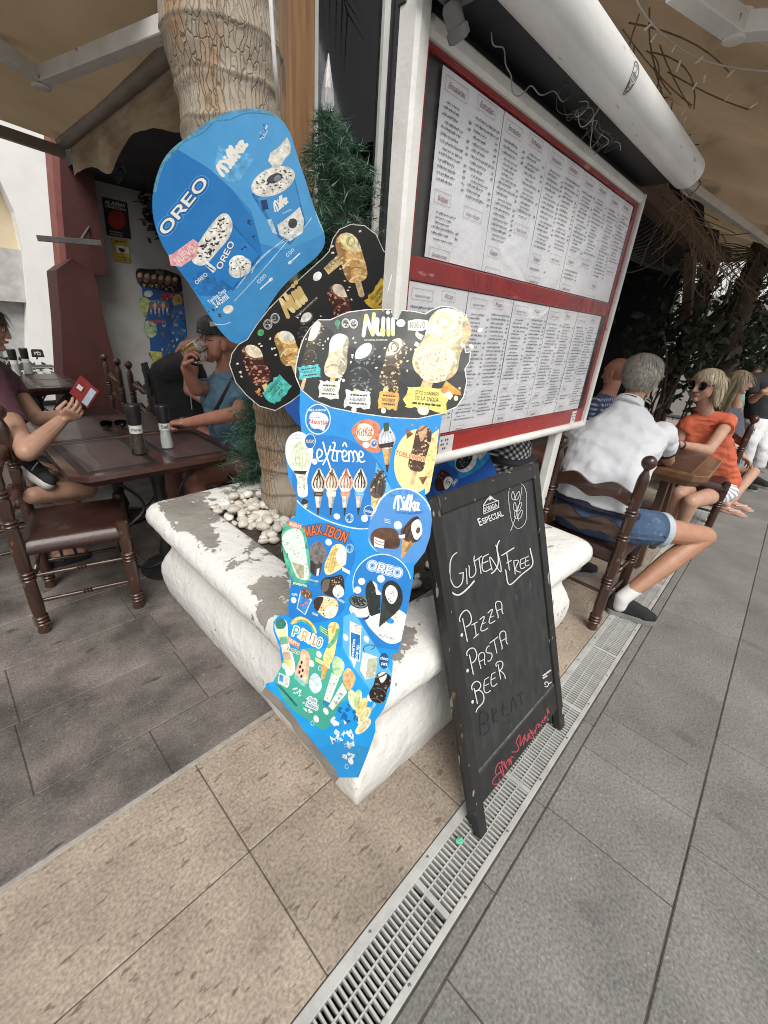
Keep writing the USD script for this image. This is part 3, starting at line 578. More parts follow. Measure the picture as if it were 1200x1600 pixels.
# ==== chalkboard
Fp, Fq = G(748, 1310), G(880, 1132)
FX = unit((Fq - Fp) * V(1, 1, 0)); FN0 = unit(V(-FX[1], FX[0], 0))
def tilt_plane(th): return unit(FN0 * math.cos(th) - V(0, 0, 1) * math.sin(th))
best = min(np.radians(np.arange(4, 26, .25)), key=lambda th: abs(np.linalg.norm(on(838, 725, Fp, tilt_plane(th)) - on(666, 777, Fp, tilt_plane(th))) - np.linalg.norm(Fq - Fp)))
CN = tilt_plane(best); CU = unit(np.cross(FX, CN)); CU = CU if CU[2] > 0 else -CU; CN = np.cross(CU, FX); CN = CN if CN @ (EYEP - Fp) > 0 else -CN
def cb(x, y, out=0.0): return on(x, y, Fp + CN * out, CN)
def cuv(p): return V((p - Fp) @ FX, (p - Fp) @ CU)
cw = (cuv(Fq)[0] + cuv(cb(838, 725))[0] - cuv(cb(666, 777))[0]) / 2; chh = (cuv(cb(838, 725))[1] + cuv(cb(666, 777))[1]) / 2
print('chalkboard tilt', math.degrees(best), 'w', cw, 'h', chh, cuv(cb(666, 777)))
black_paint = pm('black_frame_paint', (.014, .014, .014), (.022, .022, .021), rough=.5, scale=20, detail=6, bump=.15, bscale=60, bdist=.004, stretch=(1, 1, .3), spots=(30, .675, .03, (.30, .29, .27), (1, 1, .3), (0, 0, 0)), extra=(17, .70, .03, (.16, .10, .05), (1, 1, .35), (0, 0, 0)))
slate = pm('chalk_panel', (.019, .020, .021), (.040, .041, .042), rough=.6, scale=5, detail=9, stretch=(5, 5, .7), lo=.35, hi=.72, extra=(13, .62, .12, (.055, .055, .055), (3, 3, .5), (0, 0, 0)))
ck = thing('chalkboard', 'black wooden chalkboard with gluten free chalk lettering standing on the drain', 'chalkboard', Fp)
def cbar(u0, u1, v0, v1, o0, o1, bev=.004):
    m = bevbox(u0, u1, v0, v1, o0, o1, bev); q = m.vertices; m.vertices = Fp + q[:, :1] * FX + q[:, 1:2] * CU + q[:, 2:] * CN
    if np.linalg.det(np.array([FX, CU, CN])) < 0: m.invert()
    return m
u_off = cuv(cb(666, 777))[0] * .5
UA, UB = u_off, u_off + cw; SW = .042; VB = .20
obj('stile', wobble(cbar(UA, UA + SW, 0, chh, -.024, .010, .004).subdivide().subdivide(), .0012, 25), black_paint, ck)
obj('stile', wobble(cbar(UB - SW, UB, 0, chh, -.024, .010, .004).subdivide().subdivide(), .0012, 25), black_paint, ck)
obj('rail', cbar(UA + SW, UB - SW, chh - .055, chh, -.022, .0085, .004), black_paint, ck)
vpan = cuv(cb(757, 1250))[1]
vgro = cuv(cb(747, 1208))[1]
obj('rail', cbar(UA + SW, UB - SW, vpan, vgro - .003, -.018, .004, .003), black_paint, ck)
pan = obj('panel', cbar(UA + SW, UB - SW, vgro, chh - .055, -.014, -.002, .001), slate, ck, smooth=False)
obj('ledge', cbar(UA + SW, UB - SW, vgro - .004, vgro + .006, -.012, .001, .002), pm('dusty_ledge', (.12, .115, .11), (.05, .05, .05), rough=.9, scale=40), ck)
for (x, y) in ((696, 779), (770, 751), (828, 733)):
    c = cuv(cb(x, y, .009)); obj('screw', lathe([(.0035, 0), (.0035, .0012), (.002, .0018)], 8, axis=CN, at=Fp + FX * c[0] + CU * c[1] + CN * .0085), pm('screw_steel', (.3, .3, .3), rough=.4, metal=.8), ck)
# rear frame folded flat behind
for u in (UA + .012, UB - .048):
    obj('rear_leg', cbar(u, u + .036, .02, chh - .05, -.046, -.026, .003), black_paint, ck)
obj('rear_rail', cbar(UA + .048, UB - .048, .10, .14, -.044, -.028, .002), black_paint, ck)
A = Art(); CH = '#dededa'
def S(pts, w=2.1, col=CH): A.stroke(pts, w * .70, col, grp='chalk_lettering')
def Z1(x, y): return (640 + x * 260 / 1200, 700 + y * 260 / 1200)
def Z5(x, y): return (680 + x * .1875, 820 + y * .1875)
for st, w in (([(340, 755), (300, 800), (290, 880), (300, 960), (340, 1005), (370, 985), (385, 935), (388, 900)], 2.2), ([(358, 905), (388, 898)], 2.0), ([(408, 870), (415, 980)], 2.0), ([(260, 870), (275, 960), (300, 1035), (345, 1060), (400, 1030), (440, 990), (465, 960)], 3.4), ([(425, 850), (430, 900), (440, 935), (465, 920), (478, 880), (468, 780)], 2.0),
              ([(470, 815), (520, 780)], 2.0), ([(500, 795), (515, 905)], 2.0), ([(530, 785), (545, 890), (585, 870)], 2.0), ([(530, 830), (565, 815)], 2.0), ([(530, 785), (568, 765)], 2.0), ([(595, 880), (585, 790), (630, 860), (622, 700)], 2.0), ([(648, 668), (632, 740), (640, 800), (625, 870), (590, 905)], 2.6),
              ([(665, 775), (752, 720)], 2.4), ([(700, 755), (720, 880)], 2.0), ([(700, 830), (735, 810)], 1.8), ([(750, 815), (762, 910)], 1.8), ([(750, 815), (785, 815), (768, 855), (800, 895)], 1.8), ([(800, 805), (812, 870), (832, 858)], 1.8), ([(800, 838), (825, 828)], 1.6), ([(800, 805), (828, 792)], 1.6), ([(838, 790), (846, 850), (862, 842)], 1.6), ([(838, 818), (856, 810)], 1.6), ([(838, 790), (858, 780)], 1.6),
              ([(870, 725), (886, 800), (882, 850), (850, 880), (800, 920), (765, 955), (720, 985), (700, 930), (690, 880)], 2.5)):
    S([Z1(*p) for p in st], w)
for st, w in (([(228, 780), (268, 972)], 2.2), ([(207, 805), (220, 740), (262, 712), (295, 750), (298, 810), (258, 850)], 2.3), ([(304, 835), (350, 810)], 1.8), ([(328, 825), (342, 925)], 1.9), ([(320, 945), (360, 910)], 1.8), ([(372, 790), (408, 765), (380, 875), (438, 862)], 1.9), ([(395, 825), (420, 815)], 1.4), ([(440, 735), (476, 705), (450, 815), (498, 800)], 1.9), ([(462, 770), (486, 760)], 1.4), ([(522, 775), (505, 690), (515, 640), (540, 640), (556, 690), (566, 740)], 2.0), ([(515, 715), (556, 700)], 1.7),
              ([(285, 1085), (318, 1245)], 2.2), ([(267, 1090), (280, 1040), (318, 1028), (342, 1060), (338, 1120), (310, 1150)], 2.2), ([(380, 1198), (362, 1115), (378, 1068), (400, 1065), (412, 1110), (420, 1165)], 1.9), ([(370, 1140), (412, 1120)], 1.6), ([(450, 1010), (428, 1030), (430, 1065), (465, 1070), (470, 1110), (438, 1135)], 1.9), ([(455, 985), (522, 935)], 1.9), ([(490, 960), (514, 1068)], 1.9), ([(556, 1035), (540, 950), (552, 890), (572, 885), (590, 935), (604, 992)], 1.9), ([(548, 970), (592, 945)], 1.6),
              ([(325, 1365), (352, 1490)], 2.2), ([(310, 1375), (318, 1320), (350, 1305), (378, 1330), (345, 1385), (330, 1390)], 2.2), ([(330, 1390), (380, 1385), (405, 1430), (395, 1485), (362, 1520), (342, 1560)], 2.2), ([(412, 1290), (430, 1400), (462, 1380)], 1.8), ([(414, 1340), (446, 1325)], 1.6), ([(412, 1290), (446, 1270)], 1.7), ([(470, 1245), (486, 1345), (514, 1325)], 1.8), ([(470, 1290), (500, 1275)], 1.6), ([(470, 1245), (500, 1228)], 1.7), ([(524, 1165), (545, 1285)], 1.9), ([(510, 1180), (525, 1140), (555, 1140), (560, 1185), (535, 1215)], 1.9), ([(535, 1215), (565, 1235), (585, 1282)], 1.9)):
    S([Z5(*p) for p in st], w)
for c in ((222, 918), (270, 1215), (312, 1475)): A.add(ell(*Z5(*c), 1.9, 2.9, 10), CH, 'chalk_lettering')
# ear of wheat in a crossed ring
S(loop([Z1(*p) for p in [(720, 300), (760, 245), (815, 265), (843, 350), (843, 460), (820, 560), (780, 580), (745, 545), (722, 440)]], 8), 1.0)
S([Z1(810, 285), Z1(770, 480), Z1(728, 597)], 1.1)
for (cx_, cy_) in ((762, 345), (775, 425), (782, 480)):
    for s in (-1, 1): S([Z1(cx_, cy_ + 28), Z1(cx_ + s * 26, cy_ + 5), Z1(cx_ + s * 22 + 6, cy_ - 32), Z1(cx_ + s * 6, cy_ - 2), Z1(cx_, cy_ + 28)], 1.2)
S([Z1(778, 500), Z1(786, 525)], 1.2)
# printed beer crest
A.add(LineString([Z1(*p) for p in [(533, 412), (560, 370), (583, 346), (610, 372), (635, 380)]]).buffer(.7), CH, 'printed_crest')
A.add([Z1(*p) for p in [(568, 375), (583, 350), (600, 372), (588, 368), (582, 378)]], CH, 'printed_crest')
g = Polygon([Z1(*p) for p in [(532, 418), (640, 378), (643, 428), (535, 475)]]); A.add(g.exterior.buffer(.55), CH, 'printed_crest')
A.text('DORADA', Z1(541, 462), Z1(636, 424), 6.6, CH, True, grp='printed_crest')
A.text('E', Z1(506, 562), Z1(528, 553), 11.5, CH, True, grp='printed_crest'); A.text('SPECIAL', Z1(532, 548), Z1(680, 487), 8.6, CH, True, grp='printed_crest')
def Z6(x, y): return (640 + x * .25, 1000 + y * .25)
for k in range(2): A.dashes(Z6(832, 225 + 16 * k), Z6(884, 187 + 16 * k) if k == 0 else Z6(860, 222), 3, CH, w=2.4, gap=2.6, seed=k)
A.stroke([Z6(848, 280), Z6(852, 262), Z6(862, 264), Z6(866, 284), Z6(846, 290)], 1.2, CH, grp='small_print'); A.dashes(Z6(868, 275), Z6(888, 262), 2, CH, w=1.6)
# faint rubbed-out word
for st in ([(440, 470), (445, 590)], [(440, 470), (480, 455), (490, 500), (450, 530), (495, 530), (490, 575), (447, 590)], [(520, 430), (530, 520)], [(520, 430), (545, 440), (530, 470), (555, 510)], [(590, 395), (600, 475), (625, 465)], [(592, 430), (615, 420)], [(640, 450), (650, 360), (670, 430)], [(690, 335), (705, 410)], [(670, 350), (712, 325)]):
    A.stroke([Z6(*p) for p in st], 1.0, (.0145, .0145, .0155), grp='chalk_lettering')
PKc = '#a8434e'
A2 = Art()
for st in ([(575, 770), (540, 800), (545, 840), (575, 820), (540, 850), (522, 900), (545, 900), (560, 870)], [(560, 790), (590, 850), (575, 760), (600, 800)], [(590, 760), (610, 810)], [(605, 770), (618, 745), (622, 780)], [(625, 745), (637, 775), (635, 730), (650, 735)], [(665, 640), (678, 690), (640, 700)], [(665, 640), (690, 600), (692, 660), (715, 600), (712, 655)], [(722, 610), (735, 630), (740, 590), (746, 620)], [(750, 560), (758, 610), (745, 590), (760, 580)], [(765, 565), (770, 590), (785, 560), (786, 585)], [(792, 555), (796, 530), (805, 525)], [(812, 525), (806, 545), (820, 530), (824, 540)], [(835, 500), (826, 515), (838, 515)], [(842, 485), (846, 505)], [(850, 470), (846, 490), (860, 480)], [(864, 425), (858, 440)], [(862, 465), (866, 440), (872, 455)]):
    A2.stroke([Z6(*p) for p in st], 1.7, PKc, grp='red_lettering')
A.build(pan, print_matt, lambda x, y: cb(x, y, .0005))
A2.build(ck, print_matt, lambda x, y: cb(x, y, .0048))
# ==== card displays of ice cream
card = pm('grey_card', (.34, .31, .26), (.27, .24, .20), rough=.9, scale=20)
def ZW(x0, y0, k): return lambda x, y: (x0 + x / k, y0 + y / k)
Z2, Z3, Z4, ZN, Z5b, ZT, ZL, ZM = ZW(440, 620, 5), ZW(430, 780, 5.217), ZW(420, 960, 6), ZW(520, 460, 5.4545), ZW(350, 350, 3), ZW(220, 150, 3), ZW(340, 340, 5.4545), ZW(250, 160, 5.714)
def zz(Z, pts): return [Z(*p) for p in pts]
CREAM, CHOC, DCHOC, NUT, WAF, STICK, WHT = '#efe3c4', '#5a3220', '#2a1d19', '#d8b98a', '#cfa763', '#d9bd8c', '#f2f2ee'
def PLY(p): return Polygon(p).buffer(0)
def axis(c0, c1):
    c0, c1 = V(*c0), V(*c1); u = c1 - c0; L = np.linalg.norm(u); u = u / L; return c0, u, V(-u[1], u[0]), L
def bar_icon(A, c0, c1, w, cream, coat, nuts, seed, n=26, side=1, stick=True, swirl=None, cover=.62):
    """an ice cream on a stick: c0 foot, c1 crown, half width w"""
    o, u, s, L = axis(c0, c1); q = lambda a, b: tuple(o + u * a * L + s * b * w * side)
    if stick: A.add(LineString([q(-.22, 0), q(.15, 0)]).buffer(w * .24), STICK)
    r = np.random.default_rng(seed)
    out = loop([q(a, b * (1 + r.normal(0, .05))) for a, b in ((.02, 0), (.06, -.7), (.25, -.98), (.5, -.92), (.72, -1.0), (.92, -.72), (1.0, 0), (.93, .7), (.72, .98), (.5, .9), (.25, 1.0), (.06, .7))])
    body = Polygon(out).buffer(0); A.add(body, coat)
    dark = tuple(x * .55 for x in (hx(coat, .86) if isinstance(coat, str) else coat)); lite = tuple(min(.85, x * 1.8 + .05) for x in (hx(coat, .86) if isinstance(coat, str) else coat))
    A.add(body.intersection(affinity.translate(body, *(s * side * w * 1.35))), dark)
    for k in range(3): A.stroke([q(.05 + .5 * k / 3, -.8), q(.14 + .5 * k / 3, 0), q(.02 + .5 * k / 3, .9)], w * .11, dark if k % 2 else lite, grp='print', clip=body)
    top = PLY(loop([q(a, b) for a, b in ((cover, -.95), (.8, -1.0), (1.0, -.3), (.97, .15), (.8, .25), (.66, -.1))])).intersection(body); A.add(top, cream)
    if swirl:
        for k in range(2): A.stroke([q(.70 + .05 * k, -.8 + .25 * k), q(.90 - .03 * k, -.55 + .1 * k), q(.86 - .05 * k, -.05), q(.72, -.3 + .1 * k)], w * .10, swirl, grp='print', clip=top)
    A.stroke([q(cover - .03, -.95), q(cover + .02, -.2), q(cover + .20, .35), q(.98, .3)], w * .2, lite, grp='print', clip=body)
    A.blobs(body.difference(top), n, w * .06, w * .15, nuts, seed, el=1.4)
    A.blobs(body.difference(top), n // 2, w * .05, w * .10, dark, seed + 1, el=1.4)
    for k in range(4): c = V(*q(r.uniform(.4, 1), r.choice([-1, 1]) * r.uniform(1.15, 1.5))); A.add(ell(*c, w * .13, w * .08, r.uniform(0, 180)), cream)
def cone_icon(A, tip, top, w, cream, driz, conecol, seed, split=.5, dark=DCHOC, band=None):
    o, u, s, L = axis(tip, top); q = lambda a, b: tuple(o + u * a * L + s * b * w)
    cone = Polygon([q(0, -.08), q(0, .08), q(split + .03, .62), q(split + .03, -.62)]); A.add(cone, conecol)
    A.add(Polygon([q(0, -.0), q(0, .08), q(split + .03, .62), q(split + .03, .2)]), tuple(x * .62 for x in hx(conecol, .86)))
    A.add(Polygon([q(0, -.08), q(0, .08), q(.16, .22), q(.16, -.22)]), dark)
    sc = PLY(loop([q(a, b) for a, b in ((split, -.55), (split + .12, -.95), (split + .28, -.8), (.92, -.42), (1.0, 0), (.9, .45), (split + .27, .85), (split + .12, .95), (split, .55), (split - .03, 0))])); A.add(sc, cream)
    A.add(sc.intersection(affinity.translate(sc, *(s * w * 1.25))), tuple(x * .7 for x in hx(cream, .86)))
    for k in (-.62, -.22, .2, .6): A.stroke([q(.98, 0), q(.80, k * .7), q(split + .16, k * 1.1), q(split + .07, k * .9)], w * .17, driz, grp='print', clip=sc)
    A.blobs(sc, 5, w * .08, w * .2, dark, seed)
    if band: A.add(Polygon([q(split - .12, -.58), q(split - .12, .58), q(split - .02, .66), q(split - .02, -.66)]), band); A.dashes(q(split - .07, -.42), q(split - .07, .42), 2, '#e9e4da', w=.7, seed=seed)
def tag_oval(A, c, a=3.2, b=4.2, ang=-20): A.add(ell(*c, a, b, ang), WHT)
def seal(A, c, r, col):
    A.add(ell(*c, r, r * 1.15), col); A.add(ell(*c, r * .82, r * .95), (.02, .025, .03) if col == WHT or isinstance(col, tuple) else '#1c6fb5'); A.add(ell(*c, r * .7, r * .8).boundary.buffer(.25), col)
    A.blobs(ell(*c, r * .6, r * .7), 4, r * .15, r * .3, col, int(c[0]))
def splash(A, c, wx, hy, ang, col, lines, tcol='#3a3626', seed=0):
    r = np.random.default_rng(seed); pts = []
    for x in np.linspace(-1, 1, 9): pts.append((x, -1 + r.uniform(-.15, .15)))
    for y in np.linspace(-.8, .8, 4): pts.append((1 + r.uniform(-.12, .14), y))
    for x in np.linspace(1, -1, 9): pts.append((x, 1 + r.uniform(-.18, .18)))
    for y in np.linspace(.8, -.8, 4): pts.append((-1 + r.uniform(-.14, .12), y))
    a = math.radians(ang); q = lambda x, y: (c[0] + x * wx * math.cos(a) - y * hy * math.sin(a), c[1] + x * wx * math.sin(a) + y * hy * math.cos(a))
    g = A.add([q(*p) for p in pts], col); lt = tuple(min(.8, v * 1.25) for v in hx(col, .86))
    for k in range(4): y = r.uniform(-.9, .9); A.stroke([q(-.9, y), q(.9, y + r.uniform(-.1, .1))], hy * .10, lt, grp='print', clip=g)
    n = len(lines); 
    for k, ln in enumerate(lines):
        y = (k + .5) / n * 1.5 - .75; hh = hy * 1.05 / n
        if ln: A.text(ln[0], q(-.78 * ln[1], y + .5 / n), q(.78 * ln[1], y + .5 / n), hh, tcol, True)
        else: A.dashes(q(-.7, y), q(.7, y), 3, tcol, w=hh * .55, seed=seed + k)
NUII = [([(0, 0), (.06, .5), (.12, 1.0)], 0), ([(.12, 1.0), (.28, .45), (.42, .05)], 0), ([(.42, .05), (.44, .55), (.47, 1.08)], 0), ([(.60, .82), (.60, .3), (.68, .06), (.80, .08), (.86, .35)], 0), ([(.90, .86), (.88, .45), (.89, .04)], 0), ([(1.12, .82), (1.12, .42), (1.13, .04)], 0), ([(1.34, .84), (1.33, .45), (1.34, .06)], 0)]
def nuii(A, p0, ex, ey, w, c1, c2):
    p0, ex, ey = V(*p0), V(*ex), V(*ey)
    for st, _ in NUII: A.stroke([p0 + ex * a + ey * b for a, b in st], w, c1)
    for st, _ in NUII: A.stroke([p0 + ex * a + ey * b for a, b in [(st[-1][0] * .55 + st[-2][0] * .45, st[-1][1] * .55 + st[-2][1] * .45), st[-1]]], w * .98, c2, smooth=False)
    for a, b in ((1.10, 1.16), (1.33, 1.20)): A.add(Point(*(p0 + ex * a + ey * b)).buffer(w * .52), c1, 'lettering')
MILKA = [[(0, .15), (.05, .75), (.14, 1.0), (.20, .8), (.22, .1)], [(.22, .5), (.34, 1.0), (.42, .85), (.43, .05)], [(.56, .62), (.55, .2), (.60, .04), (.68, .15)], [(.72, .3), (.80, .95), (.86, 1.12), (.82, .6), (.80, .05)], [(.94, .2), (1.0, 1.05), (1.03, 1.1), (.98, .4), (.98, 0)], [(1.24, .66), (1.12, .48), (1.03, .38)], [(1.08, .42), (1.16, .2), (1.26, .02)], [(1.54, .55), (1.34, .58), (1.29, .25), (1.36, .06), (1.46, .25), (1.49, .56), (1.47, .15), (1.56, .08)], [(.57, .92), (.575, .94)]]
def milka(A, p0, ex, ey, w, col=WHT): A.glyphs(MILKA, p0, ex, ey, w, col)
def oreo(A, p0, p1, h, edge='#0a5fb0', ow=2.0):
    g = A.text('OREO', p0, p1, h, WHT, True, outline='#cfe4f2', ow=ow + .7); A.add(g.buffer(ow * .75), edge, 'lettering'); A.add(g, WHT, 'lettering')
def thicken(outline_pts, surf, push, name, parent, col=card):
    """the card behind the print, with its cut edge"""
    p = np.array(outline_pts, float); pol = Polygon(p).buffer(0)
    if pol.geom_type != 'Polygon': pol = max(pol.geoms, key=lambda g: g.area)
    x0, y0, x1, y1 = pol.bounds; parts = []
    for a in np.arange(y0, y1, 25):
        for t in tris(pol.intersection(sbox(x0 - 1, a, x1 + 1, a + 25))): parts.append(t)
    T = np.array(parts).reshape(-1, 2); back = surf(T[:, 0], T[:, 1], push); f = np.arange(len(T)).reshape(-1, 3)
    n = np.cross(back[f[:, 1]] - back[f[:, 0]], back[f[:, 2]] - back[f[:, 0]]); flip = (n * (EYEP - back[f].mean(1))).sum(1) > 0; f[flip] = f[flip][:, ::-1]
    e = np.array(LineString(np.array(pol.exterior.coords)).segmentize(14).coords); E0, E1 = surf(e[:, 0], e[:, 1], 0.0), surf(e[:, 0], e[:, 1], push); m = len(e); vs, fs = np.vstack([E0, E1]), []
    for i in range(m - 1): fs += [(i, i + 1, m + i + 1), (i, m + i + 1, m + i), (i, m + i + 1, i + 1), (i, m + i, m + i + 1)]
    obj(name, cat([trimesh.Trimesh(back, f, process=False), trimesh.Trimesh(vs, fs, process=False)]), col, parent, smooth=False)

# ---- front display
FN = unit(V(1, 1, 0)); GZ, GD = [-.2, .0, .15, .3, .48, .62, .8, 1.5, 1.8], [.80, .80, .785, .765, .752, .775, .85, 1.13, 1.25]
def front(x, y, out=0.0):
    d = ray(x, y); k = 1 / np.linalg.norm(d[..., :2], axis=-1); lo, hi = .2 * k, 3.5 * k
    for _ in range(32):
        m = (lo + hi) / 2; p = EYEP + d * m[..., None]; z = p[..., 2]
        neg = p @ FN < np.interp(z, GZ, GD) + .006 * np.sin(7 * z) + out; lo, hi = np.where(neg, m, lo), np.where(neg, hi, m)
    return EYEP + d * lo[..., None]
A = Art()
topper = [(461, 588), (462, 570), (467, 548), (474, 528), (484, 512), (497, 499), (507, 499), (516, 499), (534, 491), (544, 487), (575, 483), (612, 483), (648, 486), (665, 490), (674, 484), (689, 478), (705, 479), (720, 486), (730, 493), (727, 502), (726, 537), (728, 550), (736, 549), (734, 566), (727, 577), (730, 596), (725, 620), (714, 636), (689, 647), (652, 655), (612, 653), (566, 647), (520, 638), (490, 626), (470, 609)]
bodyo = [(469, 606), (520, 630), (600, 645), (660, 646), (691, 645), (684, 699), (671, 768), (664, 774), (672, 790), (675, 812), (672, 838), (664, 862), (647, 884), (645, 909), (633, 972), (626, 1005), (621, 1020), (612, 1022), (614, 1037), (609, 1082), (600, 1107), (591, 1120), (586, 1127), (587, 1142), (575, 1177), (560, 1215), (530, 1215), (522, 1200), (507, 1182), (475, 1142), (460, 1120), (437, 1092), (415, 1073), (416, 1068), (427, 1065), (440, 1040), (437, 1012), (427, 985), (427, 972), (435, 962), (447, 960), (451, 961), (450, 947), (455, 908), (446, 880), (440, 837), (449, 814), (462, 806), (464, 781), (462, 770), (451, 747), (445, 701), (455, 680), (471, 675), (468, 643)]
BLUE, MBLUE, DBLUE, TEAL = '#0b8cd8', '#0c76c2', '#0a62a8', '#45a892'
Bp = Polygon(bodyo).buffer(0); Tp = Polygon(topper).buffer(0)
A.add(Bp, BLUE)
def inb(g, col, grp='print'): return A.add((g if hasattr(g, 'area') else Polygon(g)).buffer(0).intersection(Bp), col, grp)
# panels
inb(loop(zz(Z2, [(120, 460), (200, 330), (360, 300), (560, 350), (720, 470), (830, 640), (850, 720), (760, 900), (690, 1020), (500, 1000), (300, 920), (120, 800)])), MBLUE)
inb(loop(zz(Z3, [(110, 300), (300, 200), (480, 210), (620, 330), (650, 500), (560, 700), (560, 900), (420, 990), (110, 960)])), MBLUE)
A.stroke(zz(Z2, [(110, 800), (240, 910), (420, 990), (600, 1030), (700, 1025)]), 1.8, '#cfe6f5', grp='print', clip=Bp)
# brand roundel
A.add(ell(*Z2(284, 175), 20, 24), '#d9ecf8'); A.add(ell(*Z2(284, 175), 18.4, 22.4), '#1478c2'); A.add(PLY(loop(zz(Z2, [(215, 180), (235, 125), (300, 122), (350, 145), (365, 190), (340, 235), (330, 268), (300, 255), (245, 245)]))), WHT)
A.text('Nestlé', Z2(212, 205), Z2(358, 222), 6.6, '#c8392b', True); A.text('HELADOS', Z2(205, 112), Z2(345, 112), 3.4, WHT, True)
A.add(LineString(zz(Z2, [(212, 158), (300, 160)])).buffer(.6), '#c8392b', 'lettering')
# orange roundel with a cone
A.add(PLY(loop(zz(Z2, [(550, 250), (600, 195), (690, 178), (760, 215), (770, 330), (765, 430), (700, 432), (610, 370)]))), '#cf7d58'); A.add(PLY(loop(zz(Z2, [(585, 265), (610, 215), (680, 215), (720, 265), (700, 325), (640, 345), (595, 320)]))), '#efe0d0')
A.text('Kit', Z2(588, 300), Z2(645, 305), 11, '#b45a3c', True); A.text('Kat', Z2(650, 305), Z2(712, 305), 13, '#b45a3c', True); tag_oval(A, Z2(660, 375), 5.5, 4.6, 10); seal(A, Z2(722, 365), 6, '#efd8c8')
cone_icon(A, Z2(825, 590), Z2(822, 215), 13.5, '#eceef2', '#b9bfca', WAF, 3, split=.52); A.add(PLY(zz(Z2, [(755, 372), (880, 350), (870, 392), (765, 402)])), DCHOC); A.add(PLY(zz(Z2, [(795, 205), (838, 200), (840, 262), (798, 275)])), '#2f4a3a')
# round yellow panel, chocolate bar on a stick
inb(ell(*Z2(1050, 500), 34, 50, 8), '#efdf9f'); inb(PLY(zz(Z2, [(1130, 330), (1230, 250), (1170, 760), (1120, 760)])), '#ecd98f')
o = bar_icon(A, Z2(1040, 590), Z2(1125, 225), 14, '#c9a178', '#4b2a18', '#dcb98a', 17, n=34, cover=.9)
for pts in ([(970, 245), (1030, 290), (978, 330)], [(1070, 630), (1140, 620), (1105, 690)]): A.add(zz(Z2, pts), '#6b4025'); A.add(zz(Z2, [pts[0], pts[1], ((pts[0][0] + pts[2][0]) / 2, (pts[0][1] + pts[2][1]) / 2)]), '#8a5c3a')
A.text('TOBLERONE', Z2(886, 452), Z2(1120, 508), 6.8, '#d8502e', True, outline='#f0d9a8', ow=.7)
# lettering of the cones and their row
EX = [[(0, .38), (.13, .46), (.16, .62), (.08, .70), (.0, .5), (.06, .28), (.18, .30)], [(.20, .95), (.30, .45), (.42, -.02)], [(.42, .82), (.30, .42), (.18, .15)], [(.50, .95), (.48, .5), (.50, .3), (.56, .3)], [(.42, .68), (.58, .66)], [(.62, .65), (.62, .28)], [(.62, .52), (.70, .66), (.75, .62)], [(.78, .46), (.90, .50), (.91, .62), (.84, .68), (.78, .5), (.82, .3), (.93, .30)], [(.80, .84), (.86, .95), (.92, .82)], [(.98, .64), (.98, .28)], [(.98, .5), (1.05, .66), (1.10, .55), (1.10, .28)], [(1.10, .5), (1.18, .66), (1.23, .55), (1.23, .28)], [(1.29, .44), (1.40, .48), (1.41, .6), (1.34, .66), (1.29, .46), (1.33, .28), (1.46, .30)]]
A.glyphs(EX, Z2(278, 560), (51, 1), (-1, -43), 2.3, WHT)
for k, (x, c, d, b) in enumerate(((292, '#e8d9c0', '#3a231a', '#4a352c'), (395, '#f0e2c8', '#8a5a38', '#e8e0d0'), (508, '#f3ddd0', '#b46a52', '#d98e74'), (620, '#f2e6d2', '#3a2419', '#5fa8d8'))):
    cone_icon(A, Z2(x - 8 - 5 * k, 925), Z2(x, 558), 11.5, c, d, '#cfc8c0', 30 + k, split=.52, band=b)
A.add(zz(Z2, [(690, 1010), (740, 510), (860, 720), (770, 990)]), '#5fb2e2'); cone_icon(A, Z2(700, 990), Z2(775, 570), 13, '#5a4a42', '#2b2422', '#d8bd84', 41, split=.5, dark='#d8bd84'); A.blobs(ell(*Z2(770, 640), 11, 14), 26, 1.2, 2.4, '#2a2320', 3); A.blobs(ell(*Z2(770, 640), 11, 14), 10, 1, 1.8, '#c9b48c', 4)
A.add(ell(*Z2(682, 890), 8, 8.5), WHT); A.add(ell(*Z2(682, 890), 7.2, 7.7), DBLUE); A.text('COOKIE', Z2(650, 895), Z2(718, 915), 3.2, WHT, True)
tag_oval(A, Z2(432, 935), 5.3, 4.4, 30); seal(A, Z2(530, 948), 6.4, '#bfe0f2'); tag_oval(A, Z2(648, 950), 5.3, 5.6, -30); tag_oval(A, Z2(257, 506), 4.2, 4.8, -30)
# tall pale cone at the left
A.add(PLY(loop(zz(Z2, [(30, 420), (60, 310), (130, 272), (205, 310), (245, 400), (228, 530), (200, 680), (190, 780), (150, 785), (120, 640), (60, 540)]))), '#eef2ec'); A.add(ell(*Z2(135, 465), 18, 23), '#dfe8cf'); A.add(PLY(zz(Z2, [(88, 575), (200, 580), (185, 608), (105, 600)])), DCHOC); A.add(zz(Z2, [(110, 605), (195, 608), (180, 780), (155, 782)]), '#dcd9cc'); A.blobs(PLY(zz(Z2, [(110, 605), (195, 608), (180, 780), (155, 782)])), 14, .7, 1.2, '#6a7a70', 2)
for k in range(5): A.stroke(zz(Z2, [(135, 350), (90 + 24 * k, 430), (80 + 28 * k, 500), (110 + 16 * k, 540)]), 1.3, '#b9c98e', grp='print')
A.text('Limón', Z2(92, 305), Z2(150, 310), 3, DBLUE); A.text('chocolate', Z2(75, 330), Z2(160, 333), 2.8, DBLUE)
A.add(ell(*Z2(222, 347), 8.6, 12), '#d6e8f4'); A.add(ell(*Z2(222, 347), 7.8, 11), DBLUE); A.text('NUEVO', Z2(190, 360), Z2(255, 362), 5, '#d9d59a', True)
cone_icon(A, Z2(200, 880), Z2(170, 795), 6, '#3a2a22', '#1d1614', '#d8cfa8', 5)
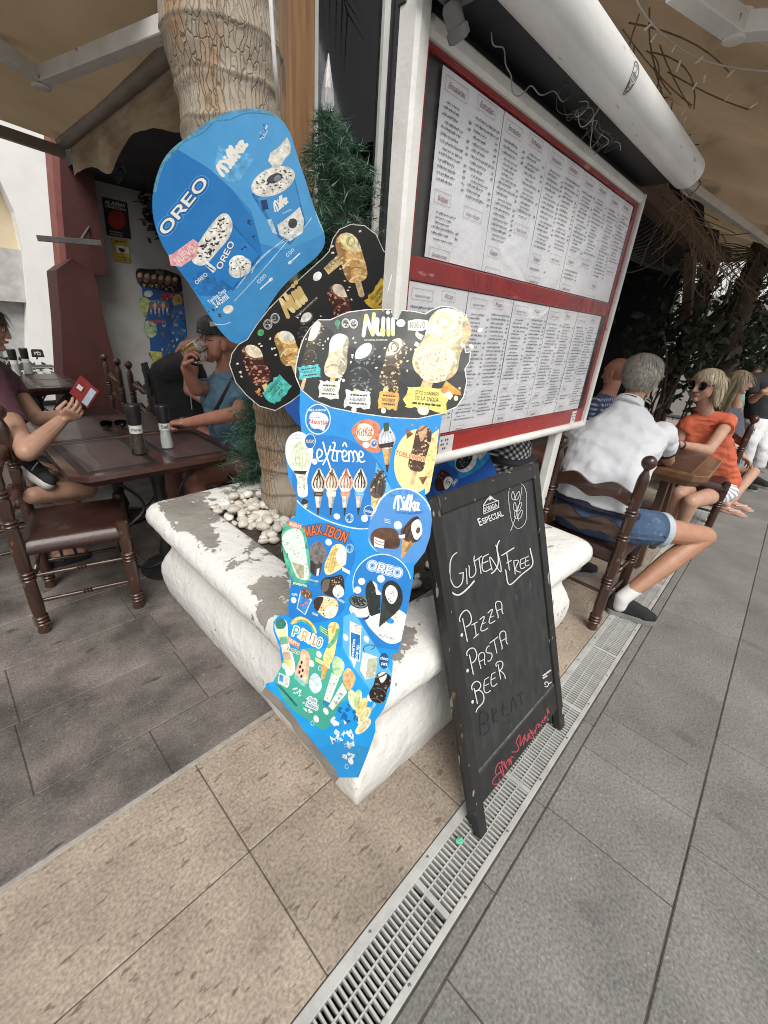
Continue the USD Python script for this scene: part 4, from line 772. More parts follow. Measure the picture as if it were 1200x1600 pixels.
# lilac-blue roundel
inb(ell(*Z2(950, 960), 46, 50, -10), '#dbe9f6'); inb(ell(*Z2(952, 965), 44.6, 48.8, -10), '#4a8ed0')
inb(ell(*Z2(810, 1085), 27, 28), '#dbe9f6'); inb(ell(*Z2(812, 1087), 26, 27), '#4a8ed0'); inb(loop(zz(Z3, [(800, 130), (1000, -20), (1250, 100), (1220, 480), (900, 470), (760, 320)])), '#4a8ed0')
A.add(zz(Z2, [(890, 890), (1000, 905), (1110, 890), (1100, 912), (1000, 920), (900, 912)]), '#2f6fbe'); milka(A, Z2(880, 880), (25, 1.6), (1, -21), 3.1)
cone_icon(A, Z3(1030, 480), Z3(1160, 140), 17, '#4f3322', '#2c1a10', '#c29a60', 50, split=.42, dark='#c29a60'); A.add(PLY(loop(zz(Z3, [(1120, 190), (1170, 165), (1195, 220), (1190, 290), (1150, 330), (1115, 270)]))), '#f0eee8'); A.add(ell(*Z3(1165, 255), 3.2, 5, 15), '#5a4636')
A.add(PLY(loop(zz(Z3, [(780, 290), (820, 245), (900, 232), (980, 250), (1012, 300), (1008, 390), (880, 400), (810, 390)]))), '#5b3a27'); A.add(zz(Z3, [(895, 330), (1005, 318), (1000, 385), (890, 402)]), '#45291a'); A.add(zz(Z3, [(805, 305), (890, 335), (885, 402), (805, 385)]), '#efe9de'); A.stroke(zz(Z3, [(805, 345), (850, 370), (888, 375)]), 1.3, '#5b3a27', grp='print'); A.stroke(zz(Z3, [(815, 325), (860, 350), (888, 350)]), 1, '#5b3a27', grp='print')
tag_oval(A, Z3(1000, 213), 6, 6.6, -30); A.dashes(Z3(890, 160), Z3(945, 172), 2, WHT, w=.8, rows=3, gap=2.4); A.add(zz(Z3, [(1005, 295), (1060, 285), (1055, 318), (1010, 318)]), '#dfe6ea')
# second round panel with dark biscuits
inb(ell(*Z3(870, 690), 46, 47), '#cfe6f5'); inb(ell(*Z3(870, 692), 44.8, 45.8), '#1579c4'); inb(PLY(zz(Z3, [(640, 760), (1150, 640), (1100, 1250), (800, 1200), (700, 1050)])), '#1579c4')
inb(loop(zz(Z3, [(740, 960), (860, 930), (1000, 900), (1080, 960), (1060, 1120), (960, 1180), (840, 1120)])), '#ece9e0'); A.blobs(PLY(loop(zz(Z3, [(740, 960), (860, 930), (1000, 900), (1080, 960), (1060, 1120), (960, 1180), (840, 1120)]))), 20, .7, 1.1, '#3a3a38', 61); A.add(ell(*Z3(935, 990), 7, 4.5, 20), '#1f86cf')
oreo(A, Z3(748, 565), Z3(1022, 640), 13, ow=1.3)
for c in ((705, 670), (672, 740)): tag_oval(A, Z3(*c), 5.6, 5.4, -20)
tag_oval(A, Z3(862, 648), 5.8, 6, -40)
A.add(ell(*Z3(690, 905), 16.5, 11, 12), '#ecebe4'); A.add(ell(*Z3(682, 835), 15.5, 10.5, 18), '#252a2a'); A.add(ell(*Z3(682, 832), 13, 8.4, 18).boundary.buffer(.7), '#7c8684'); A.blobs(ell(*Z3(682, 832), 12, 7.5, 18), 26, .7, 1.3, '#8f9896', 70); A.add(PLY(loop(zz(Z3, [(612, 890), (640, 940), (720, 975), (770, 950), (760, 970), (690, 975), (630, 930)]))), '#252a2a')
A.add(PLY(loop(zz(Z3, [(745, 700), (775, 662), (810, 690), (850, 760), (855, 900), (835, 970), (800, 965), (750, 850)]))), '#1c2422'); A.add(PLY(loop(zz(Z3, [(795, 670), (825, 690), (840, 740), (865, 775), (835, 780), (815, 720)]))), '#e8e8e2'); A.blobs(PLY(loop(zz(Z3, [(745, 700), (775, 662), (810, 690), (850, 760), (855, 900), (835, 970), (800, 965), (750, 850)]))), 8, .7, 1.2, '#77807d', 71)
A.add(zz(Z3, [(770, 960), (850, 930), (845, 1045), (820, 1050)]), '#e6e6e0')
A.add(zz(Z3, [(845, 1045), (870, 800), (985, 930)]), '#2c3430'); A.add(PLY(loop(zz(Z3, [(870, 760), (890, 690), (950, 662), (1000, 690), (1040, 790), (1020, 880), (960, 935), (890, 850)]))), '#1b2220'); A.add(PLY(loop(zz(Z3, [(900, 740), (940, 700), (985, 730), (990, 810), (950, 855), (905, 800)]))), '#e8e8e2'); A.blobs(ell(*Z3(945, 775), 7, 12), 8, .8, 1.5, '#3b403e', 72)
A.text('GALLETA OREO', Z3(838, 1110), Z3(968, 1150), 3.4, '#3d3a34', True, outline=WHT, ow=.8)
# waffle sandwiches
A.text('MAX', Z3(240, 305), Z3(385, 285), 15.5, '#d06a3c', True, outline='#5c2a1c', ow=1.2); A.text('IBON', Z3(392, 285), Z3(570, 355), 16, '#d06a3c', True, outline='#5c2a1c', ow=1.2)
A.add(PLY(loop(zz(Z3, [(60, 300), (90, 210), (200, 220), (250, 330), (280, 520), (270, 650), (200, 690), (120, 600), (70, 420)]))).buffer(1.5), '#4fae8e'); A.add(PLY(loop(zz(Z3, [(62, 300), (110, 250), (200, 250), (235, 330), (270, 560), (262, 655), (200, 650), (130, 520)]))), '#d3ded6'); A.blobs(PLY(loop(zz(Z3, [(62, 300), (110, 250), (200, 250), (235, 330), (270, 560), (262, 655), (200, 650), (130, 520)]))), 40, .8, 1.5, '#a9b8b0', 80, el=1.5); A.add(zz(Z3, [(135, 510), (235, 540), (235, 640), (200, 650)]), '#a9a587')
for k, (x, y, a_) in enumerate(((70, 240, 200), (95, 440, 170), (60, 380, 190), (110, 560, 160), (250, 400, 10), (160, 190, 260), (270, 690, 30), (330, 700, 10))): A.add(affinity.rotate(Polygon([Z3(x - 10, y), Z3(x, y - 60), Z3(x + 10, y)]), a_, origin=Z3(x, y)), '#2f8f6c')
A.add(zz(Z3, [(108, 170), (216, 205), (205, 250), (102, 215)]), '#cf7350'); A.text('NUEVO', Z3(112, 210), Z3(205, 240), 5, '#f0e6da', True)
A.text('pistacho', Z3(145, 690), Z3(255, 715), 4, '#e7efe6', True, outline='#2f7f66', ow=.9); A.text('chocolate', Z3(270, 660), Z3(352, 678), 3, '#e7efe6')
A.add(PLY(loop(zz(Z3, [(285, 480), (300, 370), (350, 345), (405, 395), (390, 520), (350, 530), (300, 510)]))), '#6f6a68'); A.blobs(PLY(loop(zz(Z3, [(285, 480), (300, 370), (350, 345), (405, 395), (390, 520), (350, 530), (300, 510)]))), 26, .8, 1.6, '#3c3634', 81); A.add(zz(Z3, [(285, 490), (330, 530), (320, 625), (285, 595)]), '#2e2523'); A.add(zz(Z3, [(330, 530), (385, 515), (365, 620), (320, 628)]), '#3f3431'); A.add(zz(Z3, [(340, 570), (362, 560), (355, 620), (336, 625)]), '#cfd6da')
A.add(PLY(loop(zz(Z3, [(400, 560), (430, 470), (490, 370), (545, 370), (580, 480), (540, 560), (480, 600), (420, 615)]))), '#ecd9a4'); W_ = PLY(loop(zz(Z3, [(405, 560), (440, 460), (495, 375), (520, 420), (500, 520), (450, 600)]))); A.add(W_, '#e0c27a')
for k in range(6):
    A.stroke(zz(Z3, [(400 + 22 * k, 620), (460 + 18 * k, 370)]), .8, '#b98f45', smooth=False, grp='print', clip=W_); A.stroke(zz(Z3, [(390, 440 + 30 * k), (540, 400 + 36 * k)]), .8, '#b98f45', smooth=False, grp='print', clip=W_)
A.add(PLY(loop(zz(Z3, [(520, 400), (550, 380), (580, 480), (560, 540), (520, 520)]))), '#f3ece0')
A.add(PLY(loop(zz(Z3, [(370, 700), (390, 650), (470, 630), (540, 620), (565, 700), (550, 790), (460, 795), (390, 760)]))), '#2d2320'); A.add(zz(Z3, [(375, 715), (395, 655), (450, 650), (430, 740), (385, 770)]), '#6a5a4c'); A.add(PLY(loop(zz(Z3, [(470, 740), (510, 700), (555, 730), (550, 790), (490, 795)]))), '#eceae4'); A.blobs(PLY(zz(Z3, [(450, 640), (540, 630), (550, 700), (470, 720)])), 16, .8, 1.6, '#c9ac86', 83); A.blobs(ell(*Z3(515, 750), 7, 8), 7, .8, 1.4, '#2d2320', 84)
A.text('CLASSIC', Z3(500, 815), Z3(560, 850), 3, WHT, True); A.add(zz(Z3, [(545, 550), (610, 585), (608, 615), (545, 580)]), '#e0e2da'); A.text('COOKIE', Z3(298, 935), Z3(346, 955), 3, WHT, True)
A.add(zz(Z3, [(205, 745), (300, 820), (245, 945), (175, 890)]), '#cfe0ee'); A.add(zz(Z3, [(210, 760), (290, 825), (240, 935), (182, 885)]), '#2f7fc4'); A.add(ell(*Z3(255, 770), 10, 7, 35), '#6b4a30'); A.blobs(ell(*Z3(255, 770), 9, 6, 35), 14, .8, 1.5, '#d0aa78', 85); A.blobs(PLY(zz(Z3, [(205, 820), (280, 850), (240, 920), (195, 880)])), 8, .9, 1.8, '#d86a4e', 86)
A.add(PLY(loop(zz(Z3, [(310, 850), (340, 800), (430, 795), (495, 820), (505, 920), (430, 970), (360, 930)]))), '#e2cf9f'); A.add(PLY(loop(zz(Z3, [(310, 850), (340, 800), (390, 798), (370, 870), (345, 915)]))), '#33241d'); A.blobs(PLY(loop(zz(Z3, [(310, 850), (340, 800), (430, 795), (495, 820), (505, 920), (430, 970), (360, 930)]))), 24, .7, 1.4, '#4a3426', 87); A.add(PLY(loop(zz(Z3, [(410, 890), (480, 880), (500, 930), (430, 970)]))), '#efe8d8')
A.text('POPS', Z3(135, 785), Z3(180, 790), 3.6, WHT, True); tag_oval(A, Z3(150, 822), 4.2, 5); tag_oval(A, Z3(435, 350), 4.6, 5.4, -40); seal(A, Z3(607, 400), 6.2, '#9fd0ea')
# bottom panel: lollies
inb(zz(Z4, [(-40, 560), (90, 540), (300, 330), (700, 300), (1000, 420), (1200, 420), (1100, 900), (800, 1600), (500, 1600), (200, 1100)]), '#1f9be2')
inb(loop(zz(Z4, [(60, 560), (140, 420), (300, 330), (460, 330), (640, 560), (760, 700), (640, 900), (520, 1080), (380, 1000), (230, 900), (80, 680)])), TEAL); inb(zz(Z4, [(700, 20), (800, -20), (1000, 300), (1160, 560), (960, 720), (780, 480), (690, 300)]), '#5bb0de')
A.add(PLY(loop(zz(Z4, [(55, 110), (80, 45), (140, 45), (180, 200), (235, 420), (215, 570), (190, 580), (150, 440), (90, 220)]))), '#e9efe6'); A.add(PLY(loop(zz(Z4, [(60, 100), (85, 40), (140, 45), (158, 110), (120, 140), (75, 130)]))), '#2f7364')
for k, c in enumerate(('#ecdfa0', '#6fb08e', '#eadfd0', '#c9b49a', '#ead98a')): y = 140 + 72 * k; A.add(zz(Z4, [(82 + 14 * k, y), (158 + 14 * k, y - 8), (172 + 14 * k, y + 64), (98 + 14 * k, y + 72)]), c)
for k in range(4): A.stroke(zz(Z4, [(215 + 6 * k * 3, 60 + 25 - 6 * k), (290 + 10, 30 + 10 * k), (380, 70 + 10 * k), (440 - 6 * k, 170)]), 3.2, ('#e8c862', '#ead98c', '#e2b552', '#5aa886')[k], grp='print')
for ch, x, y, c in (('P', 218, 195, '#4fa57e'), ('I', 272, 210, '#ead9a0'), ('R', 300, 235, '#e6a860'), ('U', 352, 260, '#efe0b0'), ('L', 404, 285, '#d9905a'), ('O', 436, 300, '#5ba887')): A.text(ch, Z4(x, y), Z4(x + (24 if ch == 'I' else 50), y + 14), 14.5, c, True, outline='#f2f0e2', ow=1.5)
A.add(zz(Z4, [(472, 85), (575, 160), (598, 215), (560, 225), (470, 165)]), '#3f9a70'); A.dashes(Z4(482, 110), Z4(560, 160), 2, '#d8e8d0', w=1, rows=3, gap=3.4)
A.add(PLY(loop(zz(Z4, [(585, 75), (640, 80), (660, 150), (640, 240), (600, 420), (560, 470), (520, 440), (560, 260)]))), '#ead88a'); A.stroke(zz(Z4, [(645, 150), (600, 260), (560, 300)]), 6, '#67ad7c', grp='print'); A.stroke(zz(Z4, [(620, 90), (600, 170)]), 4, '#e6b06a', grp='print'); A.add(zz(Z4, [(505, 470), (560, 480), (520, 600), (485, 615)]), '#e9a56a'); A.add(zz(Z4, [(432, 400), (575, 470), (572, 512), (440, 440)]), '#e8cf86')
A.add(zz(Z4, [(175, 200), (290, 275), (282, 325), (180, 260)]), '#d98a68'); A.text('NUEVO', Z4(182, 245), Z4(278, 300), 4.4, '#f2e6da', True); A.text('rabito', Z4(170, 330), Z4(280, 375), 5.2, '#2a4a3a', True, outline='#dfeedd', ow=.6)
A.add(PLY(loop(zz(Z4, [(320, 325), (352, 340), (372, 560), (352, 655), (250, 560), (290, 420)]))), '#dcae8e'); A.add(zz(Z4, [(318, 345), (345, 360), (350, 640), (245, 555)]), '#e8c0a4'); A.add(zz(Z4, [(245, 555), (350, 640), (340, 690), (238, 600)]), '#8fc7c4')
for c in ((308, 450), (294, 490), (318, 525), (288, 540), (305, 580)): A.add(ell(*Z4(*c), 1.7, 2.6, 15), '#2a2420')
A.add(PLY(loop(zz(Z4, [(385, 600), (430, 550), (485, 610), (475, 720), (430, 740), (385, 690)]))), '#cfe3e6'); A.add(zz(Z4, [(95, 545), (195, 590), (190, 665), (170, 690), (85, 640)]), '#e6eef0'); A.add(zz(Z4, [(102, 560), (140, 578), (135, 640), (96, 622)]), '#4f98cc'); A.add(zz(Z4, [(148, 585), (185, 600), (178, 660), (144, 650)]), '#d9cdbb')
for c in ((150, 485), (470, 375), (400, 460), (535, 908), (445, 980), (768, 1375), (945, 785), (915, 232), (720, 215)): tag_oval(A, Z4(*c), 3.8, 5.8, -25)
A.add(PLY(loop(zz(Z4, [(595, 480), (620, 395), (690, 430), (700, 530), (650, 595), (605, 540)]))), '#b9d8a4'); A.add(PLY(loop(zz(Z4, [(695, 570), (740, 505), (805, 570), (795, 660), (750, 710), (705, 650)]))), '#e8b47c'); A.stroke(zz(Z4, [(720, 560), (760, 620), (750, 690)]), 1, '#cf9458', grp='print')
A.add(zz(Z4, [(590, 545), (660, 600), (570, 830), (515, 800)]), '#e2ead8'); A.add(zz(Z4, [(690, 640), (735, 730), (600, 900), (560, 860)]), '#e6ebe6'); A.blobs(PLY(zz(Z4, [(590, 560), (650, 600), (560, 800), (525, 790)])), 14, .8, 1.6, '#5f9c80', 90); A.blobs(PLY(zz(Z4, [(690, 660), (725, 730), (600, 880), (570, 860)])), 14, .8, 1.6, '#5f8cae', 91)
A.add(zz(Z4, [(515, 800), (570, 830), (545, 870), (505, 840)]), '#2f86c4')
A.blobs(ell(*Z4(270, 720), 9, 7, 40), 8, 1.6, 3.2, '#e6ecec', 92); A.blobs(ell(*Z4(390, 850), 13, 12, 30), 16, 2.0, 4.2, '#e6ecec', 93); A.text('helado', Z4(350, 850), Z4(450, 895), 5, '#2b6f8c', True, outline='#e6ecec', ow=1.6); A.text('frutis', Z4(370, 800), Z4(440, 830), 5, '#2b6f8c', True, outline='#e6ecec', ow=1.6)
A.add(zz(Z4, [(760, 60), (868, 110), (855, 440), (820, 440), (800, 505), (780, 440), (758, 410)]), '#dfeaf2'); A.add(zz(Z4, [(770, 165), (858, 195), (846, 430), (768, 400)]), '#1c72ba'); A.blobs(PLY(zz(Z4, [(765, 60), (865, 110), (860, 180), (765, 150)])), 18, .8, 1.5, '#e0a45a', 94)
for k, (s_, x) in enumerate((('Smarties', 795), ('pop up', 830))): A.text(s_, Z4(x, 420), Z4(x + 14, 230 if k == 0 else 290), 4.2, '#dfeaf2', True)
A.add(zz(Z4, [(880, 350), (1020, 400), (1000, 590), (905, 610), (855, 520)]), '#e2e8e2'); A.add(zz(Z4, [(930, 420), (1022, 400), (1000, 590), (905, 605)]), '#b9bba4'); A.stroke(zz(Z4, [(895, 350), (920, 290), (990, 300), (960, 330)]), 1.4, '#3a4a52', grp='print')
A.add(ell(*Z4(1080, 435), 7.6, 12.6), '#0f4f86'); A.text('choco', Z4(1045, 420), Z4(1118, 432), 4.6, WHT, True); A.text('pack', Z4(1055, 470), Z4(1112, 482), 4.6, WHT, True)
bar_icon(A, Z4(1000, 830), Z4(1095, 545), 13, '#ecebe6', '#2a201c', '#8a7a6a', 95, n=16, cover=.86, stick=False); A.add(zz(Z4, [(990, 820), (1005, 850), (965, 905), (948, 885)]), '#8fc4e2')
for k, (c, a_, col) in enumerate((((790, 800), -15, '#dfe6b8'), ((830, 800), 10, '#cfe0a8'), ((870, 870), 25, '#ecd98c'), ((895, 950), 35, '#efe2ac'), ((885, 1050), 45, '#ece2bc'))): A.add(ell(*Z4(*c), 7, 16, a_), col); A.add(ell(*Z4(*c), 3, 10, a_).boundary.buffer(.4), '#c9b878')
A.blobs(ell(*Z4(740, 950), 14, 22, -30), 12, 3, 6, '#1668b0', 96, jag=.6); A.blobs(ell(*Z4(690, 1160), 18, 36, -22), 26, 3, 6.5, '#dfe9ee', 97, jag=.5); A.blobs(ell(*Z4(690, 1160), 16, 32, -22), 20, 1.4, 3.2, '#3f8fca', 98); A.blobs(ell(*Z4(835, 1310), 6, 14), 20, .8, 1.5, TEAL, 99)
for k in range(5): A.stroke(zz(Z4, [(60 + 12 * k, 650 + 4 * k), (150 + 14 * k, 740 + 10 * k), (250 + 6 * k, 860)]), .5, '#1f3f5a', grp='print', clip=Bp)
for c in ((225, 490), (480, 505), (410, 1020), (730, 1425)): A.add(ell(*Z4(*c), 2.6, 3.6).boundary.buffer(.35), '#d5e6ee')
# black topper
A.add(Tp, '#e4e6e4'); A.add(Tp.buffer(-1.3), '#1d2322')
A.stroke(zz(ZN, [(0, 968), (250, 1020), (500, 1055), (720, 1065), (900, 1030)]), 2.2, '#e4e6e4', grp='print', clip=Tp)
nuii(A, ZN(262, 350), (34.5, 0), (0, -31), 6.0, '#e8e6d8', '#d9d48c'); A.text('ICE CREAM ADVENTURE', ZN(268, 395), ZN(465, 395), 2.6, '#dcdcd2', True)
tag_oval(A, ZN(580, 245), 6.9, 6, -10); A.add(zz(ZN, [(640, 225), (720, 210), (810, 220), (815, 290), (760, 312), (640, 305)]), '#e9e7da'); A.text('NUEVO', ZN(660, 285), ZN(785, 285), 9.4, '#22262a')
A.add(ell(*ZN(40, 245), 4.4, 5.5), '#3f8a66'); A.add(ell(*ZN(42, 280), 1.8, 3), '#3f8a66')
for c in ((110, 245), (178, 250)): seal(A, ZN(*c), 6.4, (.66, .66, .62))
bar_icon(A, (477, 588), (500, 502), 11, '#f0ece0', '#3a3428', '#cdb98a', 101, n=26)
bar_icon(A, ZN(0, 720), ZN(75, 335), 16, '#f3efe2', '#ddd2b0', '#f2ead2', 102, n=18); bar_icon(A, ZN(200, 815), ZN(320, 415), 17, '#e9eaec', '#23292c', '#7d878a', 103, n=34); bar_icon(A, ZN(455, 800), ZN(580, 375), 16, '#efe6cc', '#4a3c2e', '#d5c096', 104, n=44, swirl='#6d5a44')
bar_icon(A, ZN(815, 735), ZN(1050, 135), 34, '#f4efcf', '#ecdca8', '#e2b98a', 105, n=60, swirl='#d9c88a'); g = PLY(loop(zz(ZN, [(725, 620), (760, 540), (900, 470), (1030, 480), (1010, 620), (930, 740), (800, 740), (740, 690)]))); A.add(g, '#e9dcc0'); A.blobs(g, 46, 1.0, 2.6, '#d9a56c', 106); A.blobs(g, 30, 1.0, 2.4, '#f5f0e4', 107); A.blobs(g, 22, .8, 2.0, '#b9a48c', 108)
for k in range(5): A.stroke(zz(ZN, [(700, 560 - 22 * k), (800, 490 - 16 * k), (950, 440 - 22 * k), (1100, 350 - 20 * k)]), 2.6, ('#dfe6bc', '#f5f1dc', '#e9dfa8', '#f3eecb', '#d9e0b4')[k], grp='print')
for c, r_s in (((745, 360), 4), ((715, 425), 3.4), ((1105, 430), 3), ((1035, 550), 2)): A.add(affinity.rotate(sbox(*(V(*ZN(*c)) - r_s), *(V(*ZN(*c)) + r_s)), 30), '#f0eedc')
splash(A, (483, 581), 17, 10, -8, '#53b9bd', [None, ('VAINILLA DE', .8), None], seed=1); splash(A, (514, 609), 16, 13, 4, '#ecebdc', [None, ('BLANCO', .7), None], seed=2); splash(A, (559, 624), 20, 13, 4, '#d9dcdc', [None, ('AVELLANAS DE', .8), None], seed=3); splash(A, (607, 625), 15, 13, 6, '#e2ab55', [None, ('MACADAMIA', .9), None], seed=4)
splash(A, ZN(800, 890), 33, 17, 6, '#ead873', [('COCO con MANGO', .72), ('DE LA INDIA', .72), None], seed=5); A.add(PLY(loop(zz(ZN, [(725, 965), (770, 958), (815, 965), (805, 1020), (765, 1028), (732, 1010)]))), '#e4e0cc')
for c in ((180, 985), (432, 990)): A.add(ell(*ZN(*c), 4, 4.6), '#e4e0cc')
A.add(zz(ZN, [(930, 800), (965, 735), (1090, 830), (1095, 860), (1030, 850), (975, 880)]), '#e8a83c'); A.add(zz(ZN, [(920, 820), (950, 775), (990, 800), (950, 860)]), '#e58a3a'); A.add(zz(ZN, [(935, 850), (1000, 825), (1025, 865), (1000, 900)]), '#f4f2ea'); A.add(ell(*ZN(1050, 885), 3.4, 4), '#efe2a8'); A.add(ell(*ZN(1080, 800), 1.8, 2), '#efe2c8')
for k, c in enumerate(((75, 720), (300, 800), (545, 800))): A.blobs(ell(*ZN(*c), 6, 6), 7, 1.6, 3, ('#ecebe0', '#9aa39a', '#e2b455')[k], 110 + k)
fd_ = thing('ice_cream_display', 'upright blue and black ice cream card display leaning over the planter corner', 'card display', (.6, .55, 0), 'ice cream card displays')
A.build(fd_, print_gloss, lambda x, y: front(x, y, 0.0), bands=[400 + 24 * k for k in range(36)])
thicken([*np.array(unary_union([Bp, Tp]).exterior.coords)], lambda x, y, o: front(x, y, .0008 + o), .0035, 'card_back', fd_)
# bent-back lower left edge and the torn grey strip
e0 = [(415, 1073), (437, 1092), (460, 1120), (475, 1142), (507, 1182), (522, 1200), (530, 1215)]
P0 = [front(*p) for p in e0]; P1 = [front(p[0] - 7 - (3 if i % 2 else 0), p[1] + 9, .028) for i, p in enumerate(e0)]
m = trimesh.Trimesh(P0 + P1, [f for i in range(6) for f in ((i, i + 1, 8 + i), (i, 8 + i, 7 + i))], process=False)
obj('curled_edge', m, card, fd_, smooth=False)

# ---- tub panel high on the palm
def tub(x, y, out=0.0): return P(x, y, 1.80 + out + .02 * np.sin((x - 245) / 265 * math.pi) * -1)
tubo = loop([(238, 325), (242, 285), (262, 240), (300, 208), (335, 183), (380, 170), (420, 174), (448, 195), (458, 220), (480, 290), (510, 378), (440, 450), (366, 536), (340, 512), (300, 450), (255, 385)], 6)
tubo = np.vstack([loop([(238, 325), (242, 285), (262, 240), (300, 208), (335, 183), (380, 170), (420, 174), (446, 195), (462, 235), (480, 290), (495, 335), (508, 372), (440, 450), (366, 536), (335, 505), (300, 450), (255, 385)], 6)])
A = Art(); U = Polygon(tubo).buffer(0); A.add(U, '#2f86c4')
def inu(g, col, grp='print'): return A.add((g if hasattr(g, 'area') else Polygon(g)).buffer(0).intersection(U), col, grp)
inu(zz(ZT, [(165, 245), (320, 340), (430, 440), (520, 540), (560, 690), (660, 720), (900, 700), (760, 150), (500, 20), (200, 150)]), '#4a9bd2')
inu(zz(ZT, [(0, 560), (40, 330), (165, 245), (320, 340), (430, 440), (530, 580), (570, 740), (500, 850), (380, 920), (200, 880)]), '#1a74b8')
inu(zz(ZT, [(320, 1010), (430, 900), (640, 740), (870, 640), (900, 720), (430, 1180)]), '#3a8cc6')
st = LineString(smooth_line(zz(ZT, [(75, 420), (85, 345), (140, 285), (205, 215), (300, 165), (350, 120), (420, 110), (470, 88), (540, 80), (620, 90)]), 60))
inu(U.difference(U.buffer(-5)).intersection(sbox(236, 160, 430, 300)), '#5a93ae')
wg = st.buffer(1.0); A.add(wg.intersection(U), '#3f7f9c')
g = A.text('OREO', ZT(118, 655), ZT(318, 405), 16.5, WHT, True, outline='#5fa8da', ow=4.2); A.add(g.buffer(3.4), '#1a66aa', 'lettering'); A.add(affinity.translate(g, .9, 1.3).buffer(.4), '#0d4f8c', 'lettering'); A.add(g, '#e9e6da', 'lettering')
A.add(zz(ZM, [(520, 380), (600, 420), (860, 470), (700, 720), (590, 700), (480, 620)]), '#5fa8d8'); milka(A, ZM(575, 660), (23, -31), (-13.5, -12.5), 5.4, '#e9e6da')
A.blobs(ell(*ZM(925, 260), 6, 13, 20), 16, 1.2, 2.6, '#cfdde6', 120); A.blobs(ell(*ZM(925, 260), 7, 14, 20), 10, 1.2, 2.6, '#2668a8', 121)
A.add(zz(ZM, [(965, 520), (985, 450), (1060, 400), (1135, 310), (1165, 370), (1165, 450), (1120, 500), (1080, 560), (1010, 580)]), '#d9d6cc'); A.blobs(PLY(zz(ZM, [(1060, 420), (1130, 340), (1160, 440), (1100, 500)])), 12, 1, 2, '#f0eee6', 122)
# right tub
A.add(zz(ZT, [(518, 460), (640, 660), (700, 700), (775, 600), (720, 380)]), '#2a72b0'); A.add(zz(ZT, [(545, 480), (720, 400), (765, 590), (700, 680), (650, 640)]), '#3f8fca')
A.add(ell(*ZT(620, 400), 36, 21, -24), '#d5d2c8'); A.add(ell(*ZT(620, 398), 33, 18.5, -24), '#e2dfd6'); A.blobs(ell(*ZT(620, 398), 31, 17, -24), 70, .8, 1.9, '#3a3c40', 123, el=1.4); A.blobs(ell(*ZT(620, 398), 31, 17, -24), 40, .8, 2.2, '#c2bfb6', 124); A.add(ell(*ZT(628, 386), 13, 7, -22), '#3c3f46'); A.add(ell(*ZT(640, 386), 6, 4.6, -40), '#7d828a')
milka(A, ZT(632, 545), (12.5, -9.5), (-4, -14.5), 2.2, '#e9e6da'); A.text('Vanilla', ZT(665, 555), ZT(708, 535), 3, '#dfeaf2'); A.add(zz(ZT, [(640, 605), (700, 560), (745, 520), (765, 580), (760, 640), (700, 680), (650, 650)]), '#dcdad2'); A.blobs(ell(*ZT(710, 620), 16, 16), 20, .8, 1.5, '#4a4c50', 125); A.add(ell(*ZT(712, 597), 7, 8, 20), '#3c3f46'); A.add(zz(ZT, [(560, 490), (590, 485), (600, 530), (572, 535)]), '#143a66'); A.add(zz(ZT, [(592, 580), (612, 575), (640, 650), (618, 640)]), '#b9cfe0')
# left tub
A.add(zz(ZT, [(258, 770), (430, 915), (560, 750), (425, 590)]), '#1260a2'); A.add(zz(ZT, [(290, 790), (420, 600), (555, 745), (430, 900)]), '#1d78be'); A.add(PLY(loop(zz(ZT, [(245, 780), (270, 690), (340, 590), (400, 550), (425, 580), (415, 660), (350, 740), (280, 795)]))), '#d5d2c8'); pl = PLY(loop(zz(ZT, [(255, 770), (278, 695), (345, 600), (400, 562), (415, 590), (405, 650), (345, 728), (280, 780)]))); A.add(pl, '#e4e1d8'); A.blobs(pl, 60, 1.0, 2.6, '#2f3236', 126, el=1.6)
A.text('OREO', ZT(375, 815), ZT(440, 690), 9, '#e9e6da', True, outline='#0d4f8c', ow=.8); A.add(ell(*ZT(465, 805), 19, 14, -35), '#dcdad2'); A.add(ell(*ZT(455, 780), 14, 11, -20), '#e6e4dc'); A.blobs(ell(*ZT(460, 790), 15, 12, -30), 24, .9, 2.0, '#2f3236', 127); A.add(ell(*ZT(495, 825), 9, 14, 20).boundary.buffer(.4), '#6a6c70')
A.add(zz(ZT, [(290, 785), (305, 770), (355, 810), (340, 830)]), '#dfe6ea'); A.dashes(ZT(302, 790), ZT(345, 818), 3, '#1b3550', w=2.4)
A.add(zz(ZT, [(230, 880), (250, 840), (300, 800), (430, 905), (330, 940), (270, 935)]), '#1b6db0'); A.text('OREO', ZT(262, 885), ZT(315, 840), 6, '#d9dfe2', True); A.blobs(ell(*ZT(300, 865), 9, 5, -40), 10, .7, 1.4, '#2f3a44', 128)
A.add(zz(ZT, [(130, 745), (150, 740), (245, 670), (272, 690), (262, 750), (190, 800), (140, 795)]), '#dba0a4'); A.text('NUEVO', ZT(172, 790), ZT(258, 725), 11, '#f2e2dc')
for c in ((512, 590), (485, 718), (532, 668), (345, 995), (320, 1022), (370, 1025)): A.blobs(ell(*ZT(*c), 4.6, 5.2), 3, 2, 4, '#173a5c', 129 + c[0], jag=.4)
for (a, b) in (((553, 880), (590, 845)), ((688, 755), (722, 725))): A.text('con', ZT(*a), ZT(*b), 7, '#e2e8ea')
for (a, b) in (((560, 905), (610, 860)), ((700, 780), (745, 738))): A.stroke(zz(ZT, [a, b]), 1.8, '#e2e8ea', smooth=False, grp='print'); A.add(ell(*ZT(*(b if a[0] < 600 else a)), 3.6, 2.4, -40), '#e2e8ea')
